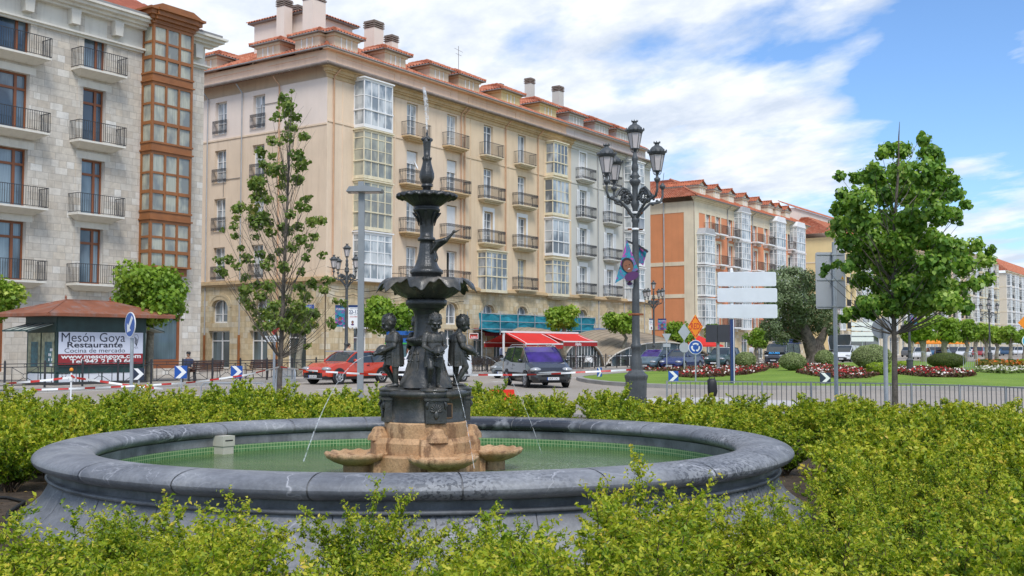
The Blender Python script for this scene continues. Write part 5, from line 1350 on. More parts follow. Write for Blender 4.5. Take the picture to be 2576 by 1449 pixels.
def in_poly(x, y, poly):
    c = False; j = len(poly) - 1
    for i in range(len(poly)):
        if (poly[i][1] > y) != (poly[j][1] > y) and x < (poly[j][0]-poly[i][0]) * (y-poly[i][1]) / (poly[j][1]-poly[i][1]) + poly[i][0]: c = not c
        j = i
    return c
def shrub_mesh(seed, nst, size, tips, hgt=.74, rad=.58, step=.013):
    rnd = random.Random(seed); rng = np.random.default_rng(seed)
    pts = []; dirs = []; rv = []; st = MB()
    for s in range(nst):
        az = rnd.uniform(0, 2*pi); lean = rnd.uniform(.05, 1.0) ** .8; L = hgt * rnd.uniform(.75, 1.12) * (1 - .12*lean)
        p = Vector((rnd.uniform(-.06, .06), rnd.uniform(-.06, .06), 0)); d = Vector((cos(az)*lean*.75, sin(az)*lean*.75, 1)).normalized(); path = [p.copy()]
        seg = 9
        for k in range(seg):
            d = (d + Vector((rnd.gauss(0, .10) + cos(az)*lean*.07, rnd.gauss(0, .10) + sin(az)*lean*.07, -.02*lean))).normalized(); p = p + d * (L/seg) * (1.12); path.append(p.copy())
            if k < 1: continue
            for q in range(rnd.choice((2, 3, 3))):
                a2 = rnd.uniform(0, 2*pi); t = Vector((cos(a2), sin(a2), rnd.uniform(.1, .9))).normalized(); tl = rnd.uniform(.07, .19) * (1.15 - .5*k/seg)
                nn = max(3, int(tl / step))
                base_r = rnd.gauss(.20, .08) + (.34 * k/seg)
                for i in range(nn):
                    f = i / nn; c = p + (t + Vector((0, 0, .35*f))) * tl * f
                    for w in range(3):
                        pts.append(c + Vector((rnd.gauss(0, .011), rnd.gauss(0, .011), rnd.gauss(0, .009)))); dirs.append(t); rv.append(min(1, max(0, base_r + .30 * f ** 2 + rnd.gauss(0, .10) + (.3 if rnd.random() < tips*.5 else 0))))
                if q == 0: st.tube([p, p + t*tl*.9], [.0025, .001], m_stem, 3, cap=False)
        for i in range(16):
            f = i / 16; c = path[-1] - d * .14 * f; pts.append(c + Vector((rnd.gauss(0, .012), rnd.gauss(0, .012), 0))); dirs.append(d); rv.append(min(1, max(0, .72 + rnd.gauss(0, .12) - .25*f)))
        st.tube(path, [.007 - .0006*i for i in range(len(path))], m_stem, 4, cap=False)
    P_ = np.array([tuple(p) for p in pts]); D_ = np.array([tuple(p) for p in dirs])
    a = D_ * .9 + rng.normal(size=D_.shape) * .7
    V = leaf_verts(P_, size, T_DIAM, None, 0, rng)
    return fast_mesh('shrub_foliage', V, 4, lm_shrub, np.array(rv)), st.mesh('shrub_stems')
def shrubs():
    near = [shrub_mesh(100+i, 30, .031, .16, step=.016) for i in range(5)]
    far = [shrub_mesh(200+i, 22, .056, .12, step=.034, rad=.5) for i in range(5)]
    spots = []; rnd = random.Random(11); y = 4.4; row = 0
    while y < 27.2:
        dx = .76 if y < 6.3 else .86 if y < 8 else (.98 if y < 14 else 1.12); xm = y * .56 + 1.2; x = -xm + (row % 2) * dx / 2
        while x < xm:
            px_, py_ = x + rnd.uniform(-.2, .2), y + rnd.uniform(-.16, .16)
            if in_poly(px_, py_, offset_in(BED, .3)) and ((px_ - FC.x) / (RO + .48)) ** 2 + ((py_ - FC.y) / (RO*SY + .60)) ** 2 > 1:
                u = CX + FPX * px_ / py_; gap = False
                if px_ < FC.x - 2.0 and py_ < FC.y - .2 and ((px_ - FC.x) / (RO + 1.15)) ** 2 + ((py_ - FC.y) / (RO*SY + 1.1)) ** 2 < 1: gap = True
                if py_ > 12.5 and rnd.random() < .06: gap = True
                if not gap: spots.append((px_, py_))
            x += dx
        y += dx * .84; row += 1
    if len(spots) > 298:
        spots.sort(key=lambda s: s[1]); spots = spots[:298]
    zones = [(lambda x, y: y < 7.9, 'yellow green shrub in the foreground planting in front of the marble basin', 'shrubs in front of the basin'),
             (lambda x, y: x < FC.x - 1.0 and y >= 7.9, 'yellow green shrub planted left of and behind the marble basin', 'shrubs left of and behind the basin'),
             (lambda x, y: True, 'yellow green shrub planted right of and behind the marble basin', 'shrubs right of the basin')]
    for i, (x, y) in enumerate(spots):
        fol, stm = rnd.choice(near if y < 9.5 else far)
        lab, grp = next((z[1], z[2]) for z in zones if z[0](x, y))
        s = tag(empty('shrub', (x, y, .05), rnd.uniform(0, 6.28)), lab, 'shrub', grp)
        k = rnd.uniform(.8, 1.14) * (1.0 if y < 9 else 1.06); w = k * (1.02 if y < 6.3 else .90 if y < 9 else .95); s.scale = (w, w, k * ((rnd.choice((.60, .68, .74, .92)) if y > 6.2 else rnd.uniform(.84, 1.0)) if y < 8.1 else rnd.uniform(.8, 1.1) * (.8 if y > 17 and x > 2.5 else 1)))
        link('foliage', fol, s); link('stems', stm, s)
def offset_in(poly, d):
    c = (sum(p[0] for p in poly)/len(poly), sum(p[1] for p in poly)/len(poly))
    return [(p[0] + (c[0]-p[0]) * d / 14, p[1] + (c[1]-p[1]) * d / 11) for p in poly]
shrubs()
# dry leaf litter and irrigation hose on the soil
def litter():
    n = 5000; pts = []
    rnd = random.Random(5)
    while len(pts) < n:
        y = rnd.uniform(4.5, 26); x = rnd.uniform(-y*.5, y*.5)
        if in_poly(x, y, BED) and ((x-FC.x)/(RO+.2))**2 + ((y-FC.y)/(RO*SY+.2))**2 > 1: pts.append((x, y, .056 + rnd.uniform(0, .01)))
    V = leaf_verts(np.array(pts), .045, T_DIAM, np.array([[0, 0, 2.5]]))
    tag(link('leaf_litter', fast_mesh('litter', V, 4, leafmat('dry_leaf', [(0, '5a4023'), (.5, '8a6a3a'), (1, 'b3a05c')], .1, .8), RNG.random(n))), 'dry fallen leaves scattered over the bare soil of the bed', 'leaf litter', kind='stuff')
    hm = M('black_hose', (.015, .015, .016), .6)
    m = MB(); p = [G(-40, 1250, .07), G(20, 1252, .07), G(62, 1262, .075), G(20, 1290, .07), G(16, 1340, .07), G(40, 1390, .07)]
    m.tube([p[min(i//3, 5)].lerp(p[min(i//3+1, 5)], (i % 3)/3) for i in range(16)], .018, hm, 7)
    tag(m.build('irrigation_hose'), 'black irrigation hose curling on the soil left of the basin', 'hose')
litter()
# ---------------------------------------------------------------- trees
def crown_leaves(clumps, dens, size, tmpl, mat, name='crown', fill=.85, droop=.8, bias=0, rngs=1, light=.25):
    rng = np.random.default_rng(rngs); P_, N_, R_ = [], [], []
    for c, r in clumps:
        n = max(6, int(dens * r * r)); d = rng.normal(size=(n, 3)); d /= np.linalg.norm(d, axis=1)[:, None]
        rad = r * (1 - fill + fill * rng.random(n) ** .45) * rng.uniform(.8, 1.15, n)
        d2 = d * np.array([1, 1, .82]); P_.append(np.array(tuple(c)) + d2 * rad[:, None]); N_.append(d)
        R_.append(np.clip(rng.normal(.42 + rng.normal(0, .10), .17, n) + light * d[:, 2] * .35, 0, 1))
    P_ = np.concatenate(P_); N_ = np.concatenate(N_); R_ = np.concatenate(R_)
    return fast_mesh(name, leaf_verts(P_, size, tmpl, N_, droop, rng), len(tmpl), mat, R_)
def limb(m, a, b, r0, r1, mat, sag=.15, n=6, rnd=random):
    a = Vector(a); b = Vector(b); pts = []; L = (b-a).length
    for i in range(n + 1):
        f = i / n; q = a.lerp(b, f); q.z -= sag * L * sin(pi * f) * .5; q += Vector((rnd.gauss(0, .012*L), rnd.gauss(0, .012*L), 0)) * sin(pi*f); pts.append(q)
    m.tube(pts, [r0 + (r1 - r0) * (i / n) for i in range(n + 1)], mat, 5, cap=False)
def zc(ox, oy, lst):      # crop coordinates (2.0125 per pixel of the original) -> display pixels and radius
    return [((ox + x/2.0125)*.67083, (oy + y/2.0125)*.67083, r/2.0125*.67083) for x, y, r in lst]
def px_tree(name, label, Y, trunk, clumps, leafsize, tmpl, lmat, bark, r0, r1, dens, hw, seed, depth=.9, rise=.9, twigs=0, droop=.8, fill=.85, light=.25):
    rnd = random.Random(seed); base = P(*trunk[0], Y); tp = [P(x, y, Y) for x, y in trunk]; tp[0].z = .0
    T = tag(empty(name, (base.x, Y, 0)), label, 'tree'); o = Vector((base.x, Y, 0))
    cx = sum(c[0] for c in clumps) / len(clumps); cl = []
    for x, y, r in clumps:
        rr_ = r * Y / FPX; dx = (x - cx); w = sqrt(max(.05, 1 - min(1, abs(dx)/hw) ** 2)) * hw * Y / FPX * depth
        yy = Y + rnd.uniform(-1, 1) * w; q = P(x, y, yy); cl.append((q, rr_*1.08))
    m = MB(); m.tube([p - o for p in tp], [r0 + (r1 - r0) * i / (len(tp)-1) for i in range(len(tp))], bark, 10)
    m.lathe([(r0*1.5, 0), (r0*1.15, .12), (r0, .3)], bark, 10, cap=False); m.build('trunk', T)
    m = MB(); ztop = tp[-1].z; zlo = min(c[0].z for c in cl)
    def at(z):
        for a, b in zip(tp, tp[1:]):
            if a.z <= z <= b.z: return a.lerp(b, (z - a.z)/(b.z - a.z + 1e-6))
        return tp[-1].copy() if z > tp[-1].z else tp[0].copy()
    for c, r in cl:
        h = sqrt((c.x - at(c.z).x) ** 2 + (c.y - Y) ** 2); z0 = min(max(c.z - rise * h - .15, zlo - .35 if zlo > 1.2 else .9), ztop)
        a = at(z0); limb(m, a - o, c - o, .006 + .006*h, .003, bark, .10, 6, rnd)
        for _ in range(3 + twigs): e = c + Vector((rnd.gauss(0, 1), rnd.gauss(0, 1), rnd.gauss(.2, .8))).normalized() * r * 1.0; limb(m, c - o, e - o, .005, .002, bark, 0, 2, rnd)
        for _ in range(twigs): e = a.lerp(c, rnd.uniform(.4, .9)); g = e + Vector((rnd.gauss(0, .3), rnd.gauss(0, .3), rnd.uniform(.2, .7))); limb(m, e - o, g - o, .005, .0015, bark, 0, 3, rnd)
    m.build('limbs', T)
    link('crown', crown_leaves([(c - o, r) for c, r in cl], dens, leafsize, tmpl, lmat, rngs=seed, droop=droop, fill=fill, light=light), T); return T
lin_c = zc(2880, 450, [(1180,150,50),(1165,105,22),(1010,230,80),(900,220,60),(860,250,50),(1220,250,85),(1290,300,50),(540,420,42),(660,440,55),(560,560,55),(800,350,40),(800,430,100),(1000,400,110),(1200,400,120),(1380,470,75),(1370,385,22),(560,660,70),(700,600,110),(880,560,120),(1080,560,120),(1260,560,120),(1420,560,60),(1490,640,42),(500,690,35),(560,790,90),(700,760,110),(900,760,120),(1080,760,120),(1280,700,110),(1400,720,70),(1450,775,18),(470,860,32),(620,920,100),(800,920,120),(1000,930,120),(1200,900,110),(1400,960,90),(1330,930,70),(1560,950,75),(1680,980,38),(1640,1060,70),(600,1110,48),(520,1090,38),(440,1120,38),(410,1170,22),(700,1060,100),(880,1090,120),(1080,1100,120),(1280,1080,120),(1480,1100,90),(1650,1200,60),(1560,1240,60),(700,1210,80),(860,1240,110),(1060,1260,120),(1260,1240,120),(1420,1270,90),(740,1380,70),(960,1380,110),(1160,1380,110),(1360,1380,90),(1500,1420,50)])
lin_c += zc(2880, 1050, [(580,290,38),(660,255,55),(780,240,65),(960,200,95),(850,170,80),(1120,190,80),(1300,160,90),(1480,170,50),(1040,120,100),(1370,240,20),(600,235,30)])
px_tree('linden_tree', 'leafy young linden tree with broad round leaves at the right, in front of the roundabout', 22.5,
        [(2252, 1040), (2251, 960), (2250, 860), (2247, 700), (2250, 560), (2260, 430), (2261, 345), (2263, 306)], lin_c, .105, T_HEX, lm_linden, m_bark, .07, .004, 3800, 250, 21, depth=.75, fill=.75, droop=1.2)
yo_c = zc(700, 0, [(795,690,16),(735,745,45),(775,790,42),(690,880,38),(650,905,18),(830,890,34),(770,850,42),(720,800,36),(780,950,46),(810,975,25),(640,1060,42),(760,1030,42),(880,1030,38),(910,1040,22),(700,1080,26),(560,1150,48),(650,1180,30),(830,1170,50),(580,1240,42),(690,1280,62),(860,1250,48),(900,1220,30),(640,1290,50),(530,1390,60),(830,1360,46),(720,1400,40)])
yo_c += zc(700, 650, [(540,60,55),(500,90,40),(560,140,45),(520,190,42),(610,200,38),(400,260,48),(360,280,26),(490,270,48),(740,40,36),(840,40,40),(720,190,26),(900,200,36),(930,180,20),(860,245,42),(920,270,26),(580,320,42),(780,310,34),(370,340,28),(540,380,55),(500,350,40),(350,400,30),(620,370,40),(840,400,40),(940,370,40),(1020,355,36),(960,350,26),(268,425,18),(370,475,26),(520,480,30),(630,440,40),(760,430,46),(720,400,30),(860,500,46),(960,480,32),(985,470,16),(405,565,27),(800,560,40),(700,590,36),(920,560,32),(560,610,36),(900,640,32),(1020,620,30),(240,660,34),(320,650,42),(460,640,46),(600,690,40),(740,710,44),(250,740,40),(380,700,30),(290,760,28),(860,740,34),(440,790,34),(640,640,30),(450,880,46),(530,840,44),(620,850,52),(850,860,40),(950,830,46),(1050,810,34),(1100,800,24),(430,950,44),(560,930,44),(480,1000,40),(750,960,50),(900,930,50),(1040,880,36),(1180,980,30),(1120,960,22),(560,1070,56),(640,1080,60),(740,1060,60),(860,1080,60),(960,1060,46),(540,1150,44),(620,1150,44),(800,1170,52),(900,1180,44),(1090,1110,28),(1100,1150,30),(910,1300,28),(700,1130,50),(840,1000,50),(660,1000,46),(960,1140,36)])
px_tree('young_tree', 'tall thin half bare tree with tattered clumps of leaves left of the fountain', 29.0,
        [(702, 1040), (703, 960), (708, 850), (714, 700), (722, 520), (728, 380), (733, 260)], [(a, b, c*1.15) for a, b, c in yo_c], .10, T_HEX, lm_young, m_bark, .085, .012, 2000, 150, 22, depth=.9, rise=1.5, twigs=2, droop=1.5, fill=.9)
ol_c = zc(2400, 900, [(1000,270,60),(1100,250,70),(1180,240,50),(1260,270,62),(1000,350,70),(1080,340,90),(1200,340,90),(1300,340,60),(1000,460,80),(1100,450,100),(1220,460,100),(1330,450,80),(1400,490,60),(990,560,70),(1080,570,100),(1200,570,100),(1320,560,90),(1420,570,70),(1480,600,45),(1000,660,70),(1100,680,90),(1200,680,80),(1320,650,80),(1400,660,70),(980,730,48),(1070,740,60),(1180,740,50),(1460,680,50),(940,640,40)])
_ob = GI(2052, 922)
px_tree('olive_tree', 'old olive tree with thick gnarled trunk and grey green crown on the roundabout', _ob.y,
        [(2056, 925), (2052, 900), (2040, 870), (2030, 845), (2010, 800), (2010, 740), (2012, 700)], ol_c, .19, T_DIAM, lm_olive, m_bark_ol, .72, .10, 1300, 110, 23, depth=1.0, droop=.2, fill=.8)
_T = [o for o in bpy.data.objects if o.name == 'olive_tree'][0]; _T.location.z = 0
m = MB(); _o0 = Vector((_T.location.x, _T.location.y, 0))
m.tube([P(2050, 880, _ob.y) - _o0, P(2068, 850, _ob.y) - _o0, P(2078, 825, _ob.y) - _o0], [.4, .3, .2], m_bark_ol, 12)
for k in range(16):
    a = 2*pi*k/16; m.tube([(.85*cos(a), .85*sin(a), .4), (.62*cos(a+.1), .62*sin(a+.1), .9), (.4*cos(a+.3), .4*sin(a+.3), 1.8)], [.22, .15, .08], m_bark_ol, 6)
m.build('trunk_buttress', _T)
def pollard(label, px, Y, ytop, ybot, hw, tw, seed, group=None, trunk=True, leaf=.22, dens=380, zb=.15):
    rnd = random.Random(seed); x = X(px, Y); T = tag(empty('plane_tree', (x, Y, zb)), label, 'tree', group)
    zt = P(px, ytop, Y).z - zb; zl = P(px, ybot, Y).z - zb; R_ = hw * Y / FPX; cz = (zt + zl)/2; hz = (zt - zl)/2
    cl = []
    for k in range(26):
        a = rnd.uniform(0, 2*pi); r = sqrt(rnd.random()) * .80; z = rnd.uniform(-.62, .62); r *= sqrt(1 - (z*z))
        cl.append((Vector((R_*r*cos(a), R_*r*sin(a), cz + hz*z)), min(R_, hz*1.4) * rnd.uniform(.34, .58)))
    m = MB(); tr = tw * Y / FPX / 2; m.tube([(0, 0, -.02), (rnd.gauss(0, .05), 0, zl*.4), (rnd.gauss(0, .12), 0, zl*.85), (0, 0, zl+.25*hz)], [tr*1.15, tr, tr*.92, tr*1.2], m_bark_pl, 10); m.build('trunk', T)
    m = MB()
    for c, r in cl[:9]: limb(m, (0, 0, zl + .1), c, tr*.5, .03, m_bark_pl, .15, 5, rnd)
    m.build('limbs', T)
    link('crown', crown_leaves(cl, dens, leaf, T_STAR, lm_plane, rngs=seed, fill=.7, droop=1.0), T)
pollard('round pollarded plane tree in front of the stone building, right of the kiosk', 376, 48.5, 664, 820, 86, 19, 31, leaf=.20, dens=620)
pollard('plane tree crown cut off by the left edge above the kiosk', -22, 47, 700, 812, 66, 18, 32, leaf=.20, dens=620)
_Y = lambda px, n: (lambda t: S(t, n).y)(FTt(px, n))
_g = 'plane trees on the pavement before the terrace'
pollard('flat topped plane tree behind the left side of the iron fountain', 980, _Y(980, 9), 748, 842, 66, 13, 33, _g)
pollard('bright plane tree standing in front of the blue scaffold netting', 1421, _Y(1421, 8.6), 772, 832, 45, 10, 34, _g)
pollard('plane tree over the arched pavilion roof, left of the tall lamp post', 1562, _Y(1562, 8), 784, 838, 46, 9, 35, _g)
pollard('low plane tree between the hanging posters and the orange diamond sign', 1712, _Y(1712, 8), 812, 862, 42, 8, 36, _g)
pollard('small plane tree behind the dark sign box and the blue sign post', 1790, _Y(1790, 7), 810, 852, 20, 7, 37, _g)
pollard('thin plane tree with drooping crown left of the olive tree', 1904, _Y(1904, 9), 818, 880, 30, 8, 38, _g)
pollard('plane tree hidden behind the half bare tree', 752, _Y(752, 8.5), 772, 832, 40, 15, 39, _g)
_g = 'pollarded plane trees along the quay at the right'
for i, (px, yt, hw, Y, lab) in enumerate(((2322, 783, 32, 100, 'broadest pollard of the far row, left end beside the banner lamp'), (2378, 790, 32, 106, 'second pollard of the far row, above the dark oval bush'), (2430, 794, 28, 114, 'third pollard of the far row, above the orange parasols'),
        (2482, 806, 25, 122, 'fourth pollard of the far row, under the far lamp'), (2506, 814, 22, 132, 'slim pollard with leaning pale trunk in the far row'), (2541, 818, 26, 128, 'forked pollard near the right edge'), (2575, 824, 20, 136, 'pollard cut by the right edge'), (2290, 800, 22, 112, 'pollard just right of the linden trunk'), (2455, 808, 18, 145, 'small pollard behind the far row'))):
    pollard(lab, px, Y, yt, 868, hw, 14 if i < 2 else 9, 50+i, _g, leaf=.30, dens=260, zb=0)
# ---------------------------------------------------------------- clipped bushes
def ball(name, label, px, py, wpx, hpx, mat, cat='clipped bush', group=None, n=5200, size=.075, stem=False, lump=.04):
    b = GI(px, py); Y = b.y; w = wpx * Y / FPX / 2; h = hpx * Y / FPX; rng = np.random.default_rng(int(px))
    T = tag(empty(name, b), label, cat, group)
    d = rng.normal(size=(n, 3)); d /= np.linalg.norm(d, axis=1)[:, None]; r = 1 - np.abs(rng.normal(0, .035, n)) + lump * np.sin(d[:, 0]*7+px) * np.cos(d[:, 2]*6)
    c = np.array([0, 0, h*.52]); pts = c + d * r[:, None] * np.array([w, w, h*.5]); pts = pts[pts[:, 2] > .01]
    link('foliage', fast_mesh('foliage', leaf_verts(pts, size, T_DIAM, (pts-c) / (np.linalg.norm(pts-c, axis=1)[:, None]+1e-6)*1.2, 0, rng), 4, mat, np.clip(rng.normal(.5, .2, len(pts)), 0, 1)), T)
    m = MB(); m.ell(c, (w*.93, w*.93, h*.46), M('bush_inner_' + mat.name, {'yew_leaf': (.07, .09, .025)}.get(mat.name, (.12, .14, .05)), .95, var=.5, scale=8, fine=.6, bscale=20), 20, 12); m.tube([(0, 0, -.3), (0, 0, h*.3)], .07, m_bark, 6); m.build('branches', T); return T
_g = 'round clipped bushes on the roundabout'
ball('clipped_bush', 'round variegated bush right behind the blue sign post', 1876, 927, 53, 41, lm_ball, group=_g)
ball('clipped_bush', 'round pale bush in front of the olive trunk, lawn before it', 1994, 932, 67, 44, lm_ball, group=_g)
ball('clipped_bush', 'round pale bush right of the olive trunk, behind the grey sign pole', 2074, 923, 48, 42, lm_ball, group=_g)
ball('clipped_bush', 'largest pale round bush, beside the linden trunk', 2193, 930, 100, 62, lm_ball, group=_g, n=8000)
ball('golden_bush', 'low bright yellow green bush at the foot of the galvanised pole', 2210, 943, 60, 31, lm_yel, 'bush', n=3600, lump=.1)
ball('golden_bush', 'small round green bush right of the linden trunk', 2274, 926, 34, 17, lm_yel, 'bush', n=1600)
ball('oval_bush', 'dark green oval clipped bush before the steel barrier', 2381, 928, 93, 40, lm_dark, n=7000, size=.06)
_g = 'small clipped bushes by the orange flowers'
for px, w, lab, mt in ((2476, 30, 'dark ball bush left of the bin behind the orange flowers', lm_dark), (2510, 24, 'middle dark ball bush of the three at the right', lm_dark), (2544, 26, 'third dark ball bush near the right edge', lm_dark), (2572, 22, 'golden ball bush at the right edge', lm_yel)):
    ball('clipped_bush', lab, px, 921, w, 17, mt, group=_g, n=1400, size=.1)
# ---------------------------------------------------------------- flower beds
def flowers(label, polypx, cols, n, size=.10, hgt=.22, name='flower_bed', seed=1):
    g = [GI(x, y) for x, y in polypx]; poly = [(p.x, p.y) for p in g]; rng = random.Random(seed)
    x0, x1 = min(p[0] for p in poly), max(p[0] for p in poly); y0, y1 = min(p[1] for p in poly), max(p[1] for p in poly); pts = []; rv = []
    k = 0
    while len(pts) < n and k < n*30:
        k += 1; x, y = rng.uniform(x0, x1), rng.uniform(y0, y1)
        if in_poly(x, y, poly):
            z = zat(x, y); f = rng.random(); bed = rng.random(); flower = rng.random() < .06
            h = hgt * (.9 + .3*sin(x*3)*cos(y*2.3)); pts.append((x, y, z + (h * (.85 + .2*f) if flower else h * f * .9)))
            sel = .5 + .5 * sin(x * 1.7 + 2*sin(y*.9)); rv.append((.55 + .45 * (1 if rng.random() > .35 + sel*.6 else 0) * .999) if flower else .4 * rng.random())
    V = leaf_verts(np.array(pts), size, T_HEX, np.array([[0, -.3, .8]]), 0, np.random.default_rng(seed))
    mt = leafmat('flowers_' + str(seed), cols, .15, .6, 0)
    T = tag(link(name, fast_mesh(name, V, 6, mt, np.array(rv))), label, 'flower bed', kind='stuff')
bz = [(0, '3a2518'), (.25, '5d3428'), (.42, '5c6a30'), (.5, '7a2622'), (.56, 'c22d2f'), (.8, 'c8352f'), (.98, 'e9d7cc'), (1, 'f2e6dc')]
flowers('long strip of red and white begonias along the back of the lawn', [(1632, 934), (1620, 924), (1760, 917), (1960, 917), (1958, 928), (1900, 927), (1790, 932), (1700, 936)], bz, 9000, .12, seed=1)
flowers('leaf shaped bed of red and white begonias behind the blue chevron', [(1698, 948), (1740, 951), (1800, 949), (1880, 943), (1925, 934), (1935, 928), (1860, 928), (1780, 933), (1720, 938)], bz, 11000, .11, seed=2)
flowers('bed of red and white begonias under the olive tree, behind the dark chevron', [(2002, 938), (2050, 947), (2120, 954), (2190, 951), (2216, 943), (2170, 934), (2110, 925), (2020, 922), (2040, 930)], bz, 12000, .11, seed=3)
flowers('bed of red and white begonias before the dark oval bush', [(2258, 942), (2330, 949), (2420, 950), (2458, 946), (2420, 936), (2330, 929), (2262, 928)], bz, 9000, .11, seed=4)
flowers('pale bed of white and pink blossoms at the right', [(2455, 936), (2520, 940), (2576, 939), (2600, 938), (2600, 931), (2520, 929), (2455, 931)], [(0, '5f7038'), (.4, '7f8f4a'), (.5, 'd8cfc0'), (1, 'ece4d8')], 5000, .14, seed=5)
flowers('bed of orange flowers behind the small clipped bushes', [(2455, 925), (2600, 928), (2600, 918), (2455, 916)], [(0, '4f5f20'), (.4, '8a6a20'), (.5, 'd0661c'), (1, 'e08a2a')], 4000, .2, .35, seed=6)
# ================================================================ street furniture
m_lamp = M('lamp_iron', (.075, .082, .085), .5, var=.25, scale=4, spec=.5, fine=.2, bmp=.25, bscale=30)
m_lampglass = M('frosted_lamp_glass', (.55, .50, .48), .35, var=.06, scale=4)
m_galv = M('galvanised_steel', (.42, .45, .47), .45, .35, var=.12, scale=5, fine=.1)
m_greyp = M('grey_painted_steel', (.25, .27, .28), .5, .1, var=.08, scale=3)
m_signback = M('sign_back', (.40, .42, .44), .5, .1, var=.06, scale=2)
m_blue = M('sign_blue', (.015, .085, .36), .4, var=.08, scale=5); m_sw = M('sign_white', (.80, .80, .78), .45, var=.04, scale=6)
m_orange = M('sign_orange', (.85, .26, .01), .45, var=.05, scale=5); m_red = M('sign_red', (.50, .03, .02), .45, var=.08, scale=5)
m_blk = M('black_plastic', (.018, .018, .02), .5, var=.2); m_navy = M('navy_paint', (.01, .035, .13), .4, var=.1)
m_dkred = M('burgundy_canvas', (.20, .02, .025), .85, var=.15, scale=2); m_redcan = M('red_canvas', (.62, .022, .012), .8, var=.08, scale=1.2, bmp=.1)
m_rubber = M('rubber', (.02, .02, .02), .85, var=.2); m_silver = M('silver_metal', (.55, .56, .57), .3, .7, var=.1)
m_skin = M('skin', (.42, .24, .16), .6, var=.1, scale=8); m_hair = M('dark_hair', (.02, .014, .01), .7)
def lantern_mesh():
    m = MB(); G_ = MB()
    m.lathe([(.03, -.12), (.035, -.05), (.06, -.02), (.05, .0)], m_lamp, 10)
    for k in range(6):
        a = 2*pi*k/6; c, s = cos(a), sin(a); m.tube([(.05*c, .05*s, -.10), (.09*c, .09*s, -.06), (.105*c, .105*s, .0)], .008, m_lamp, 4); m.bar((.108*c, .108*s, .0), (.185*c, .185*s, .40), .014, .014, m_lamp)
    m.lathe([(.10, -.008), (.112, -.008), (.112, .012), (.10, .012)], m_lamp, 6)
    m.lathe([(.18, .39), (.20, .40), (.205, .43), (.225, .45), (.23, .475), (.20, .48), (.19, .50), (.165, .55), (.12, .60), (.07, .625), (.055, .65), (.06, .68), (.085, .70), (.07, .705), (.0, .70)], m_lamp, 18)
    for k in range(14): a = 2*pi*k/14; c, s = cos(a), sin(a); m.prism([(-.028, 0), (.028, 0), (0, .055)], -.006, .006, m_lamp) if 0 else m.tube([(.225*c, .225*s, .46), (.238*c, .238*s, .50), (.243*c, .243*s, .52)], [.022, .016, .004], m_lamp, 5)
    for k in range(7): a = 2*pi*k/7; c, s = cos(a), sin(a); m.tube([(.07*c, .07*s, .69), (.085*c, .085*s, .735)], [.018, .005], m_lamp, 5)
    G_.lathe([(.103, .012), (.178, .39)], m_lampglass, 6, smooth=False)
    return m.mesh('lantern_frame'), G_.mesh('lantern_glass')
